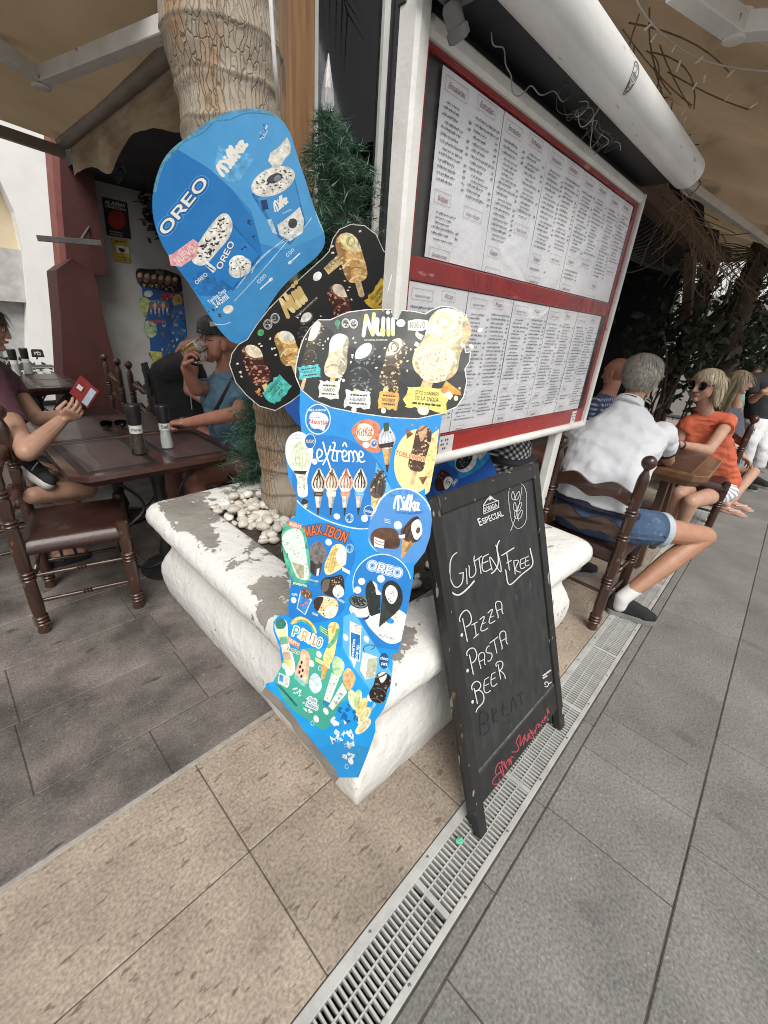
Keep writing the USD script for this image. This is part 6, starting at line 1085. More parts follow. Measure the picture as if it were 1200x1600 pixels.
# -- far end: pale house with shutters, arch and plants
XF = 12.5
fh = thing('far_house', 'pale house with white shutters and a dark red arch beyond the hall', 'building', (XF, 2, 0))
def xf(x, y, X=XF): return on(x, y, (X, 0, 0), (1, 0, 0))
obj('wall', bx(XF, XF + .4, -1.0, 9, 0, 2.6), pm('far_pale_wall', (.36, .33, .31), (.30, .28, .265), rough=.9, scale=2), fh, smooth=False)
obj('arch_trim', tube(spline([xf(*p, XF - .06) for p in [(1130, 500), (1150, 490), (1170, 478), (1190, 488), (1203, 515)]], 24), .09, 8), pm('shaded_oxblood', (.17, .03, .024)), fh)
obj('arch_glass', solid([xf(*p, XF - .02) for p in [(1142, 560), (1152, 500), (1170, 488), (1190, 500), (1200, 560)]], V(.015, 0, 0)), pm('pale_window', (.55, .58, .56), rough=.3), fh, smooth=False)
for k in range(5):
    x = 1058 + 9 * k; obj('shutter_slat', solid([xf(*p, XF - .05) for p in [(x, 490), (x + 5, 490 - 1), (x + 13, 452), (x + 8, 453)]], V(.03, 0, 0)), pm('shutter_white', (.62, .61, .6), rough=.7), fh, smooth=False)
for a, b in (((1110, 470), (1085, 545)), ((1143, 440), (1120, 520)), ((1104, 512), (1140, 522))): obj('window_bar', tube([P(*a, 6.3), P(*b, 6.3)], .022, 6), pm('pale_bar', (.45, .44, .42), rough=.6), fh)
tr2 = thing('palm_tree', 'slim dark palm trunk beyond the hall post at the right edge', 'tree', G(1165, 640) * V(0, 0, 0) + P(1150, 620, 6.0) * V(1, 1, 0))
p_ = spline([P(1128, 640, 6.0), P(1145, 520, 6.0), P(1172, 440, 5.9), P(1200, 370, 5.8)], 30); m = tube(p_, np.linspace(.15, .12, 30) + .008 * np.sin(np.arange(30) * 2.4), 12); obj('trunk', wobble(m, .02, 6), pm('dark_palm_bark', (.10, .075, .055), (.055, .04, .03), rough=.9, scale=12, bump=.5, bscale=40), tr2)
fr_ = []
for k in range(60):
    a = P(1185, 395, 5.8); d = unit(V(r_.normal(0, 1), r_.normal(0, 1), r_.normal(-.2, .5))); fr_.append(tube(spline([a, a + d * .35, a + d * .8 + V(0, 0, -.25 * r_.uniform(.3, 1.4))], 7), [.008, .007, .006, .005, .004, .003, .002], 4))
obj('crown', cat(fr_), pm('grey_frond', (.24, .21, .16), (.16, .14, .1), rough=.8, scale=9, trans=.2), tr2, smooth=False, kind='stuff')
dkl = pm('dark_green_leaf', (.042, .058, .030), (.022, .032, .018), rough=.5, scale=16, trans=.25, rand=.3)  # dark green leaves, toned at random per shrub
for k, (x, y, d, n, sp, lab) in enumerate(((1060, 540, 5.6, 900, (.30, .30, .34), 'dark leafy shrub against the hall post'), (1120, 530, 6.4, 1100, (.34, .4, .30), 'dark shrub between the hall post and the slim palm'), (1175, 500, 6.8, 1000, (.32, .4, .30), 'leafy shrub to the right of the slim palm'), (1195, 560, 7.0, 900, (.3, .4, .3), 'low dark shrub at the right edge behind the seated women'))):
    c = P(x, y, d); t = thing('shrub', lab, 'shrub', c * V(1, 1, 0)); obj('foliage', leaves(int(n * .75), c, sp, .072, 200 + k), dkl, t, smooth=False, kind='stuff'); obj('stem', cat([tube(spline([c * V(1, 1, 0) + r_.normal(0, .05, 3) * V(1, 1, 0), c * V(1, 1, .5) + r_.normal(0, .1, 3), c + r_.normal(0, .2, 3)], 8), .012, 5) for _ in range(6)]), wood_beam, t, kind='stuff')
# ==== the big palm in the planter
bark = usdkit.material(stage, '/World/Looks/palm_bark', {
    'g': ('geometry', {}), 'wn': ('noise_texture', {'scale': 7.0, 'detail': 4.0}), 'wa': ('mix_color', {'blend_type': 'linear_light', 'fac': .035, 'use_clamp': False}), 'm1': ('mapping', {'scale': (66, 66, 5.0)}), 'n1': ('voronoi_texture', {'scale': 1.0, 'feature': 'distance_to_edge'}), 'm2': ('mapping', {'scale': (3, 3, 7)}), 'n2': ('noise_texture', {'scale': 1.0, 'detail': 6.0}),
    'm3': ('mapping', {'scale': (5, 5, 1.6)}), 'n3': ('noise_texture', {'scale': 1.0, 'detail': 5.0}),
    'r1': ('rgb_ramp', {'ramp': [(0, (.22, .18, .135)), (.42, (.33, .28, .215)), (.60, (.42, .36, .285)), (1, (.26, .21, .155))]}), 'r2': ('map_range', {'from_min': .64, 'from_max': .68, 'clamp': True}), 'x2': ('mix_color', {'b': (.085, .07, .06)}),
    'cr': ('map_range', {'from_min': .015, 'from_max': .10, 'to_min': .42, 'to_max': 0.0, 'clamp': True}), 'x1': ('mix_color', {'b': (.10, .07, .048)}), 'r3': ('map_range', {'from_min': .55, 'from_max': .62, 'clamp': True}), 'x3': ('mix_color', {'b': (.33, .17, .07)}), 'x3f': ('math', {'math_type': 'multiply', 'value2': .55}),
    'rw': ('wave_texture', {'scale': 2.6, 'bands_direction': 'z', 'distortion': 1.6, 'detail': 3.0, 'detail_scale': 2.0}), 'rwr': ('map_range', {'from_min': .93, 'from_max': 1.0, 'to_max': .7, 'clamp': True}), 'x4': ('mix_color', {'b': (.13, .10, .075)}), 'mk': ('map_range', {'from_min': .40, 'from_max': .58, 'to_min': .15, 'clamp': True}), 'mm': ('math', {'math_type': 'multiply'}), 'hm': ('math', {'math_type': 'multiply', 'value2': -1.0}), 'ha': ('math', {'math_type': 'multiply_add', 'value2': .4}), 'b': ('bump', {'strength': .8, 'distance': .012}), 'p': ('principled_bsdf', {'roughness': .85})},
    [('g.position', 'wn.vector'), ('g.position', 'wa.a'), ('wn.color', 'wa.b'), ('wa.result', 'm1.vector'), ('m1.vector', 'n1.vector'), ('g.position', 'm2.vector'), ('m2.vector', 'n2.vector'), ('g.position', 'm3.vector'), ('m3.vector', 'n3.vector'), ('n2.fac', 'r1.fac'), ('n2.fac', 'r2.value'), ('r1.color', 'x3.a'), ('n3.fac', 'r3.value'), ('r3.result', 'x3f.value1'), ('x3f.value', 'x3.fac'), ('x3.result', 'x2.a'), ('r2.result', 'x2.fac'),
     ('n1.distance', 'cr.value'), ('n3.fac', 'mk.value'), ('mk.result', 'mm.value2'), ('cr.result', 'mm.value1'), ('mm.value', 'x1.fac'), ('g.position', 'rw.vector'), ('rw.fac', 'rwr.value'), ('rwr.result', 'x4.fac'), ('x2.result', 'x4.a'), ('x4.result', 'x1.a'), ('x1.result', 'p.base_color'), ('mm.value', 'hm.value1'), ('n2.fac', 'ha.value1'), ('hm.value', 'ha.value3'), ('ha.value', 'b.height'), ('b.normal', 'p.normal')], surface='p.BSDF')
pt = thing('palm_tree', 'thick ringed palm trunk rising from the pebbles of the white planter', 'tree', (1.2, 1.8, .5))
ctr = [P(462, 830, 2.12), P(448, 700, 2.08), P(440, 600, 2.06), P(400, 400, 2.04), P(362, 180, 2.03), P(347, 60, 2.02), P(342, -60, 2.02), P(340, -300, 2.0), P(340, -300, 2.0) + V(0, .05, 1.3)]
ctr[0][2] = .47; c_ = spline(ctr, 260); z_ = c_[:, 2]; rad = np.interp(z_, [.45, .7, 1.1, 1.7, 2.2, 2.5, 2.9], [.165, .145, .14, .165, .185, .20, .21])
ringz = np.array([1.98, 2.12, 2.235, 2.36, 2.47, 2.6, 2.75, 2.9, .8, .95, 1.1, 1.3, 1.45, 1.6, 1.75, 1.87]); rad = rad + sum(.008 * np.exp(-((z_ - q) / .012) ** 2) for q in ringz) + .006 * np.sin(z_ * 22)
m = tube(c_, rad, 56); wobble(m, .012, 5, 3); wobble(m, .004, 30, 5)
obj('trunk', m, bark, pt, smooth=True)
crn = []
for k in range(16):
    a = k / 16 * 6.28; d = V(math.cos(a), math.sin(a), .5); top = c_[-1] + V(0, 0, .35); mid = spline([top, top + d * .8 + V(0, 0, .4), top + V(d[0], d[1], 0) * 1.7 + V(0, 0, .2), top + V(d[0], d[1], 0) * 2.3 + V(0, 0, -.7)], 26); crn.append(tube(mid, np.linspace(.02, .004, 26), 5))
    for q, t in zip(mid[4:], np.gradient(mid, axis=0)[4:]):
        s = unit(np.cross(t, V(0, 0, 1)))
        for sg in (-1, 1): e = q + s * sg * .35 + unit(t) * .22 - V(0, 0, .15); w = unit(t) * .014; crn.append(trimesh.Trimesh([q - w, q + w, e], [(0, 1, 2)], process=False))
obj('crown', cat(crn), pm('palm_leaf', (.06, .09, .03), (.045, .065, .024), rough=.5, scale=5, trans=.3), pt, smooth=False)
# ==== small artificial fir behind the displays
ft = thing('artificial_fir', 'green artificial fir with a clear spike at its tip behind the card displays', 'christmas tree', P(470, 760, 2.45) * V(1, 1, 0) + V(0, 0, .5))
axis_ = spline([P(512, 178, 2.42), P(520, 250, 2.42), P(520, 330, 2.42), P(505, 420, 2.42), P(470, 540, 2.42), P(430, 650, 2.40), P(425, 790, 2.40)], 60)
obj('trunk', tube(axis_, np.linspace(.008, .02, 60), 6), pm('tree_wire', (.03, .045, .03), rough=.7), ft)
nd, r_ = [[], [], []], np.random.default_rng(44)
for i in range(1, 60):
    if axis_[i][2] < .55: continue
    t_ = i / 59; wd = np.interp(t_, [0, .08, .25, .5, 1], [.04, .17, .27, .26, .21])
    for k in range(8 if t_ < .5 else 13):
        d = unit(V(r_.normal(), r_.normal(), r_.uniform(-.15, .55))); b = axis_[i] + d * wd * r_.uniform(.7, 1.15) + V(0, 0, -.02); pts = spline([axis_[i], (axis_[i] + b) / 2 + V(0, 0, .015), b], 9)
        for q, tt in zip(pts[1:], np.gradient(pts, axis=0)[1:]):
            for _ in range(10):
                n_ = unit(unit(tt) * .55 + r_.normal(0, .62, 3)); L_ = r_.uniform(.035, .062); s = unit(np.cross(n_, r_.normal(0, 1, 3))) * .0016; a = q + r_.normal(0, .004, 3)
                nd[r_.choice(3, p=[.5, .38, .12])].append((a - s, a + s, a + n_ * L_))
for k, c in enumerate(((.028, .085, .044), (.06, .155, .085), (.20, .31, .24))):
    tri = np.array(nd[k]); obj('needles', trimesh.Trimesh(tri.reshape(-1, 3), np.arange(len(tri) * 3).reshape(-1, 3), process=False), pm(f'fir_needle_{("dark", "mid", "pale")[k]}', c, rough=.4, scale=30), ft, smooth=False, kind='stuff')
spk = usdkit.material(stage, '/World/Looks/clear_plastic', {'p': ('principled_bsdf', {'base_color': (.9, .92, .95), 'roughness': .12, 'transmission_weight': .75, 'ior': 1.4})}, surface='p.BSDF')
tip = P(512, 180, 2.42); obj('tip_spike', wobble(lathe([(.012, 0), (.03, .05), (.026, .10), (.015, .15), (.002, .22)], 7, at=tip - V(0, 0, .015)), .004, 30), spk, ft, smooth=False)
# ==== furniture
leather = pm('brown_leather', (.040, .015, .011), (.026, .010, .008), rough=.42, scale=10, detail=6, bump=.35, bscale=110, bdist=.003, space='object', coat=.15)
chairwood = pm('turned_chair_wood', (.050, .021, .012), (.032, .014, .009), rough=.34, scale=16, detail=7, stretch=(1, 1, .2), coat=.3, bump=.10, bscale=80, bdist=.002, extra=(24, .63, .05, (.13, .075, .042), (1, 1, 1), (0, 0, 0)), space='object')
def rings(prof, z0, n, r, w=.011, b=.006):
    for k in range(n): z = z0 + k * w * 1.7; prof += [(r - .004, z), (r + b * .6, z + w * .25), (r + b, z + w * .6), (r + b * .6, z + w * 1.05), (r - .004, z + w * 1.35)]
def post_prof(top):
    r = .0265; p = [(r - .003, 0), (r + .001, .004)]; rings(p, .045, 3, r); p += [(r, .11), (r + .002, .16), (r, .285)]; rings(p, .295, 3, r); p += [(r, .36), (r + .002, .42)]
    if top < .7: p += [(r + .001, top - .09), (r + .003, top - .03), (r - .001, top - .004), (r - .008, top)]; return p
    p += [(r, .565)]; rings(p, .575, 2, r); p += [(r, .63), (r + .001, .70)]; rings(p, .715, 2, r); p += [(r, .765), (r, .90), (r - .004, .925), (r - .012, .945), (r - .014, .955), (.0345 * .55, .962), (.0345 * .87, .974), (.0345, .991), (.0345 * .92, 1.006), (.0345 * .66, 1.018), (.0345 * .3, 1.0245), (.001, 1.026)]; return p
def rung(a, b, r=.010):
    a, b = V(*a), V(*b); L = np.linalg.norm(b - a); p = [(r * .8, 0), (r, L * .1), (r, L * .40)]
    for k in (-1, 0, 1): z = L * .5 + k * .014; p += [(r * .9, z - .006), (r * 1.55, z), (r * .9, z + .006)]
    p += [(r, L * .60), (r, L * .9), (r * .8, L)]; return lathe(p, 10, axis=b - a, at=a)
def slat_mesh(z, h):
    y = np.linspace(-.195, .195, 49); u = np.abs(y) / .195; up = z + h * (.40 + .60 * np.sin(np.clip(1.05 - np.abs(u - .48) * 1.6, 0, 1) * math.pi / 2)) ; up = z + .045 + .020 * np.cos((u - .52) * math.pi * 1.75); lo = up - .072 - .006 * np.cos((u - .5) * 6)
    pol = Polygon(list(zip(y, up)) + list(zip(y[::-1], lo[::-1]))).buffer(0); m = trimesh.creation.extrude_polygon(pol, .018); q = np.array(m.vertices); m.vertices = np.c_[-.212 + q[:, 2] - .009 - .02 * (1 - (q[:, 0] / .2) ** 2), q[:, 0], q[:, 1]]; m.invert(); return m
def make_chair(label, x, y, rz, group):
    t = thing('dining_chair', label, 'chair', (0, 0, 0), group)
    for s in (-1, 1): obj('post', lathe(post_prof(1.03), 14, at=(-.212, s * .215, 0)), chairwood, t, smooth=50)
    for s in (-1, 1): obj('leg', lathe(post_prof(.52), 14, at=(.195, s * .205, 0)), chairwood, t, smooth=50)
    obj('slat', slat_mesh(.795, .115), chairwood, t); obj('slat', slat_mesh(.60, .10), chairwood, t)
    n = 26; X, Y = np.meshgrid(np.linspace(-1, 1, n), np.linspace(-1, 1, n), indexing='ij'); e = np.clip(1 - np.maximum(abs(X), abs(Y)) ** 8, 0, 1); zt_ = .452 + .045 * e ** .5 + .006 * np.cos(X * 1.5) * np.cos(Y * 1.5)
    gx, gy = .005 + X * .218, Y * (.225 + .0 * X); nn = np.stack([gx, gy, zt_], -1).reshape(-1, 3); bb = np.stack([gx, gy, np.full_like(gx, .428)], -1).reshape(-1, 3); f = []
    for i in range(n - 1):
        for j in range(n - 1): a = i * n + j; f += [(a, a + n, a + n + 1), (a, a + n + 1, a + 1), (n * n + a, n * n + a + n + 1, n * n + a + n), (n * n + a, n * n + a + 1, n * n + a + n + 1)]
    edge = [i * n for i in range(n)] + [(n - 1) * n + j for j in range(1, n)] + [i * n + n - 1 for i in range(n - 2, -1, -1)] + [j for j in range(n - 2, 0, -1)]
    for a, b in zip(edge, edge[1:] + edge[:1]): f += [(a, n * n + a, n * n + b), (a, n * n + b, b)]
    sm_ = trimesh.Trimesh(np.vstack([nn, bb]), f, process=False); sm_.fix_normals(); obj('seat', sm_, leather, t, smooth=True)
    for a, b in (((-.2, -.207, .17), (.19, -.203, .17)), ((-.2, .207, .17), (.19, .203, .17)), ((-.2, -.207, .31), (.19, -.203, .31)), ((-.2, .207, .31), (.19, .203, .31)), ((.195, -.19, .24), (.195, .19, .24)), ((-.212, -.2, .24), (-.212, .2, .24))): obj('stretcher', rung(a, b), chairwood, t)
    o = UsdGeom.Xformable(stage.GetPrimAtPath(t.GetPath())); o.GetOrderedXformOps()[0].Set(Gf.Vec3d(x, y, 0)); o.AddRotateZOp().Set(float(rz)); return t
CG = 'turned wooden dining chairs with leather seats'
ch0 = make_chair('empty dining chair with a brown leather seat nearest the camera at the left', .34, 2.43, -13.5, CG)
dup(ch0, 'dining_chair', (2.50, .585, 0), -3, 'dining chair under the person in the white polo shirt', 'chair', CG)
dup(ch0, 'dining_chair', (4.56, .36, 0), 184, 'dining chair under the person in the orange top', 'chair', CG)
dup(ch0, 'dining_chair', (5.62, .42, 0), -95, 'dining chair under the person in the charcoal top', 'chair', CG)
dup(ch0, 'dining_chair', (1.43, 2.78, 0), 181, 'dining chair under the person drinking beer', 'chair', CG)
dup(ch0, 'dining_chair', (1.10, 4.30, 0), 181, 'empty dining chair before the pillar, nearer of the two', 'chair', CG)
dup(ch0, 'dining_chair', (1.08, 4.99, 0), 179, 'empty dining chair before the pillar, farther of the two', 'chair', CG)
dup(ch0, 'dining_chair', (.02, 3.10, 0), -4, 'dining chair under the person holding a phone', 'chair', CG)
dup(ch0, 'dining_chair', (1.52, 3.68, 0), 200, 'dining chair under the person in the black vest', 'chair', CG)
dup(ch0, 'dining_chair', (3.75, 1.52, 0), -92, 'dining chair in the dark behind the menu board under the checked shirt', 'chair', CG)
# tables with clipped corners
tabwood = pm('dark_table_wood', (.060, .028, .020), (.040, .018, .014), rough=.25, scale=9, detail=7, stretch=(.35, 2, 2), coat=.35, extra=(22, .69, .03, (.16, .085, .05), (1, 1, 1), (0, 0, 0)))
tabpanel = pm('table_inlay', (.060, .038, .036), (.048, .030, .030), rough=.42, scale=7, coat=.15)
iron = pm('wrought_iron', (.014, .014, .015), (.02, .02, .02), rough=.45)
brass = pm('worn_edge', (.16, .08, .045), (.11, .055, .032), rough=.4, scale=20)
def table_top(x0, x1, y0, y1, c, z, th, drop):
    def ring(off, zz): a0, a1, b0, b1 = x0 + off, x1 - off, y0 + off, y1 - off; k = c - off * .4; return [(a0 + k, b0, zz), (a1 - k, b0, zz), (a1, b0 + k, zz), (a1, b1 - k, zz), (a1 - k, b1, zz), (a0 + k, b1, zz), (a0, b1 - k, zz), (a0, b0 + k, zz)]
    R_ = [ring(.004, z), ring(0, z - .005), ring(0, z - th), ring(drop * .25, z - th - .004), ring(drop, z - th - .05)]; v = [p for r in R_ for p in r]; f = []
    for i in range(len(R_) - 1):
        for j in range(8): a, b = i * 8 + j, i * 8 + (j + 1) % 8; f += [(a + 8, b + 8, b), (a + 8, b, a)]
    for j in range(1, 7): f += [(0, j, j + 1), (len(v) - 8, len(v) - 8 + j + 1, len(v) - 8 + j)]
    m = trimesh.Trimesh(v, f, process=False); m.fix_normals(); return m
def dark_table(x0, x1, y0, y1, label, z=.74):
    t = thing('dining_table', label, 'table', ((x0 + x1) / 2, (y0 + y1) / 2, 0)); obj('tabletop', table_top(x0, x1, y0, y1, .07, z, .028, .07), tabwood, t, smooth=20)
    ym = (y0 + y1) / 2
    for (a, b) in ((y0 + .045, ym - .02), (ym + .02, y1 - .045)):
        for (p, q) in ((x0 + .05, (x0 + x1) / 2 - .03), ((x0 + x1) / 2 + .03, x1 - .05)):
            obj('inlay_border', bevbox(p, q, a, b, z - .002, z + .0016, .001), pm('inlay_dark', (.016, .012, .012), rough=.4), t, smooth=False); obj('inlay_panel', bevbox(p + .035, q - .035, a + .035, b - .035, z - .002, z + .0028, .001), tabpanel, t, smooth=False)
    for (a, b) in (((x0 + .02, ym - .012), (x1 - .02, ym + .012)),): obj('centre_strip', bevbox(a[0], b[0], a[1], b[1], z - .002, z + .0012, .0006), brass, t, smooth=False)
    for yy in (y0 + .22, y1 - .22):
        xm = (x0 + x1) / 2; obj('pedestal', lathe([(.17, 0), (.17, .015), (.06, .03), (.04, .06), (.055, .12), (.035, .2), (.045, .36), (.03, .5), (.04, .62), (.09, z - .08)], 18, at=(xm, yy, 0)), iron, t)
        for s in (-1, 1): obj('scroll_bracket', tube(spline([V(xm + s * .05, yy, .05), V(xm + s * .22, yy, .10), V(xm + s * .24, yy, .3), V(xm + s * .10, yy, .42), V(xm + s * .2, yy, .6), V(xm + s * .3, yy, z - .08)], 30), .009, 6), iron, t)
    return t
dark_table(.335, 1.21, 2.27, 3.62, 'dark wooden table with inlaid panels and pepper mills at the left')
dark_table(.30, 1.05, 5.02, 6.0, 'dark wooden table in front of the red pillar')
t3 = thing('dining_table', 'brown wooden table between the white polo and the orange top diners', 'table', (3.75, .75, 0))
ochre = pm('ochre_table_wood', (.17, .085, .038), (.10, .048, .022), rough=.38, scale=9, detail=8, stretch=(.3, 2.4, 2), coat=.2, extra=(16, .67, .04, (.26, .16, .09), (1, 1, 1), (0, 0, 0)))
obj('tabletop', table_top(3.13, 3.87, .20, 1.25, .07, .785, .04, .05), ochre, t3, smooth=20)
for k in range(2): obj('inlay_panel', bevbox(3.19 + .335 * k, 3.50 + .335 * k, .29, 1.16, .783, .7875, .001), pm('brown_inlay', (.065, .035, .022), (.045, .024, .016), rough=.35, scale=8), t3, smooth=False)
for a, b in (((3.26, .40, .02), (3.42, .44, .74)), ((3.74, .40, .02), (3.58, .44, .74)), ((3.26, 1.1, .02), (3.42, 1.06, .74)), ((3.74, 1.1, .02), (3.58, 1.06, .74))): obj('leg', bar(V(*a), V(*b), .07, .05, up=(0, 1, 0)), wood_dk, t3)
obj('stretcher', bar(V(3.5, .44, .3), V(3.5, 1.06, .3), .05, .06), wood_dk, t3)
t4 = thing('dining_table', 'dim wooden table behind the menu board beside the checked shirt', 'table', (3.75, 2.05, 0)); obj('tabletop', table_top(3.3, 4.2, 1.78, 2.5, .07, .74, .035, .06), ochre, t4, smooth=20)
for a in ((3.5, 1.95), (4.0, 2.3)): obj('leg', bevbox(a[0] - .04, a[0] + .04, a[1] - .04, a[1] + .04, 0, .66), wood_dk, t4)
# mills
capm, clear = pm('black_mill_cap', (.012, .012, .013), rough=.35), usdkit.material(stage, '/World/Looks/clear_jar', {'p': ('principled_bsdf', {'base_color': (.96, .97, .97), 'roughness': .05, 'transmission_weight': 1.0, 'ior': 1.45})}, surface='p.BSDF')
pepm = pm('peppercorns', (.02, .014, .010), (.11, .075, .05), rough=.6, scale=240, detail=2, lo=.45, hi=.55); saltm = pm('salt_grains', (.74, .74, .73), (.60, .60, .59), rough=.7, scale=260, detail=2, lo=.42, hi=.58, bump=.3, bscale=300, bdist=.002)
def mill(name, label, p, fill, word, s=1.0, face=None):
    t = thing(name, label, 'spice mill', p, 'spice mills on the tables'); z0 = p[2]; at_ = lambda pr: lathe([(r * s, z * s) for r, z in pr], 20, at=p)
    obj('contents', at_([(.020, .003), (.0235, .006), (.0215, .045), (.0185, .072), (.0183, .084)]), fill, t)
    obj('jar', at_([(.022, 0), (.0255, .003), (.0235, .046), (.0205, .076), (.0205, .108), (.0190, .108), (.0190, .076), (.022, .046), (.024, .005)]), clear, t)
    obj('label_band', at_([(.0210, .078), (.0212, .079), (.0212, .105), (.0210, .106)]), pm('label_white', (.62, .62, .60), rough=.5), t)
    obj('cap', at_([(.0215, .108), (.0225, .112), (.0245, .150), (.0250, .172), (.022, .176), (.001, .177)]), capm, t)
    if word:
        d = unit((EYEP - p) * V(1, 1, 0)); r_v = np.cross(V(0, 0, 1), d); g = text_poly(word, True); x0, _, x1, _ = g.bounds; sc = .030 * s / (x1 - x0); T = np.array(tris(g)).reshape(-1, 2)
        a = (T[:, 0] - (x0 + x1) / 2) * sc / (.0214 * s); z = p[2] + .087 * s + T[:, 1] * sc * .9; pts = V(*p) * V(1, 1, 0) + (np.cos(a)[:, None] * d + np.sin(a)[:, None] * r_v) * .0215 * s; pts[:, 2] = z
        f = np.arange(len(pts)).reshape(-1, 3); obj('label_word', trimesh.Trimesh(pts, np.vstack([f, f[:, ::-1]]), process=False), ink, t, smooth=False)
TZ = .743
mill('pepper_mill', 'tall pepper mill with black cap on the left table', G(219, 709, TZ), pepm, 'Pime', 1.55); mill('salt_mill', 'white salt mill with black cap on the left table', G(262, 700, TZ), saltm, 'Sal', 1.42)
mill('salt_mill', 'salt mill with black cap on the table by the pillar, left of two', G(28, 588, TZ), saltm, None, 1.5); mill('pepper_mill', 'mill with black cap on the table by the pillar, right of two', G(46, 585, TZ), saltm, None, 1.5)
# sunglasses on the table
def shades(t, c, f_, r_v, up, w, mat, big=1.0):
    for s in (-1, 1):
        o = c + r_v * s * w * .27; L_ = [(a * w * .235, b * w * .17 * big) for a, b in ((-1, .6), (-.4, .95), (.5, .95), (1, .6), (.95, -.2), (.5, -.9), (-.3, -.95), (-.9, -.3))]; pts = [o + r_v * a * s + up * b - f_ * (a * a) * .9 for a, b in loop(L_, 5)]
        n = len(pts); m = trimesh.Trimesh([o + f_ * .004] + pts + [p - f_ * .003 for p in pts], [(0, 1 + i, 1 + (i + 1) % n) for i in range(n)] + [(0, 1 + (i + 1) % n, 1 + i) for i in range(n)] + [x for i in range(n) for x in ((1 + i, 1 + n + i, 1 + (i + 1) % n), (1 + (i + 1) % n, 1 + n + i, 1 + n + (i + 1) % n))], process=False); obj('lens', m, mat, t, smooth=True)
    obj('bridge', tube([c - r_v * w * .06 + up * w * .06, c + up * w * .075 + f_ * .003, c + r_v * w * .06 + up * w * .06], w * .018, 6), mat, t)
blk_gloss = pm('black_gloss', (.008, .008, .009), rough=.08, coat=.5)
sg0 = G(178, 665, TZ + .015); sg = thing('sunglasses', 'dark sunglasses folded on the left table beside the pepper mill', 'sunglasses', sg0)
fd0 = unit((EYEP - sg0) * V(1, 1, .2)); rv0 = unit(np.cross(V(0, 0, 1), fd0)); shades(sg, sg0 + V(0, 0, .012), fd0, rv0, np.cross(fd0, rv0), .15, blk_gloss)
for s in (-1, 1): obj('temple', tube([sg0 + rv0 * s * .07 + V(0, 0, .018), sg0 + rv0 * s * .06 - fd0 * .06, sg0 - rv0 * s * .02 - fd0 * .07 - V(0, 0, .008)], .003, 6), blk_gloss, sg)
# folders and a table marker on the far table, black leaning menu
fol = pm('black_folder', (.018, .017, .018), rough=.45)
for k, (p, lab) in enumerate((((0, 584), 'closed black menu folder on the table by the pillar, nearer the edge'), ((62, 574), 'closed black menu folder behind the table marker'))):
    c = G(*p, TZ + .003); t = thing('menu_folder', lab, 'menu', c); obj('cover', bevbox(c[0] - .16, c[0] + .14, c[1] - .11, c[1] + .11, TZ + .001, TZ + .022, .004), fol, t, smooth=False); obj('page_edge', bevbox(c[0] - .155, c[0] + .135, c[1] - .1125, c[1] - .109, TZ + .007, TZ + .015, .0005), pm('page_white', (.6, .6, .58)), t, smooth=False)
c = G(60, 558, TZ); t = thing('table_marker', 'small dark table marker with a pale symbol on the table by the pillar', 'table sign', c); d = unit((EYEP - c) * V(1, 1, 0)); rr = np.cross(V(0, 0, 1), d)
obj('block', solid([c + rr * a + V(0, 0, b) for a, b in ((-.07, 0), (.07, 0), (.065, .085), (.05, .10), (-.05, .10), (-.065, .085))], -d * .05), fol, t, smooth=False)
A = Art(); sym = cat([tube([c + d * .002 + rr * a + V(0, 0, b) for a, b in st], .006, 5) for st in ([(-.03, .03), (-.03, .07)], [(0, .03), (0, .075), (.03, .06), (.03, .03), (0, .03)], [(-.035, .055), (.02, .06)])]); obj('symbol', sym, pm('label_white', (.62, .62, .6)), t)
p0, p1 = P(232, 640, 2.9), P(228, 566, 2.95); t = thing('folded_stand', 'slim black folded stand rising behind the salt mill', 'menu', p0 * V(1, 1, 0) + V(0, 0, .7)); obj('panel', solid([P(240, 650, 2.9), P(252, 650, 2.9), P(234, 565, 2.95), P(226, 567, 2.95)], FWH * .02), fol, t, smooth=False); obj('panel', solid([P(243, 650, 2.86), P(247, 650, 2.86), P(236, 575, 2.9), P(232, 575, 2.9)], FWH * .01), blk_gloss, t, smooth=False)
# gingham bag and a folded dark umbrella behind the chalkboard
ging = usdkit.material(stage, '/World/Looks/gingham', {'tc': ('texture_coordinate', {}), 'mp': ('mapping', {'scale': (55, 55, 55), 'rotation': (.3, .5, .3)}), 'sx': ('separate_xyz', {}), 'wx': ('math', {'math_type': 'sine'}), 'wz': ('math', {'math_type': 'sine'}), 'gx': ('math', {'math_type': 'greater_than', 'value2': 0.0}), 'gz': ('math', {'math_type': 'greater_than', 'value2': 0.0}), 'ad': ('math', {'math_type': 'add'}), 'hf': ('math', {'math_type': 'multiply', 'value2': .5}),
    'tx': ('math', {'math_type': 'multiply', 'value2': 5.0}), 'tz': ('math', {'math_type': 'multiply', 'value2': 5.0}), 'r': ('rgb_ramp', {'ramp': [(0, (.62, .62, .6)), (.45, (.16, .16, .165)), (1, (.015, .015, .017))]}), 'p': ('principled_bsdf', {'roughness': .85})},
    [('tc.object', 'mp.vector'), ('mp.vector', 'sx.vector'), ('sx.x', 'tx.value1'), ('sx.z', 'tz.value1'), ('tx.value', 'wx.value1'), ('tz.value', 'wz.value1'), ('wx.value', 'gx.value1'), ('wz.value', 'gz.value1'), ('gx.value', 'ad.value1'), ('gz.value', 'ad.value2'), ('ad.value', 'hf.value1'), ('hf.value', 'r.fac'), ('r.color', 'p.base_color')], surface='p.BSDF')
gb = P(790, 712, 2.05); t = thing('gingham_bag', 'black and white gingham cloth bag with a dark strap behind the chalkboard', 'bag', gb)
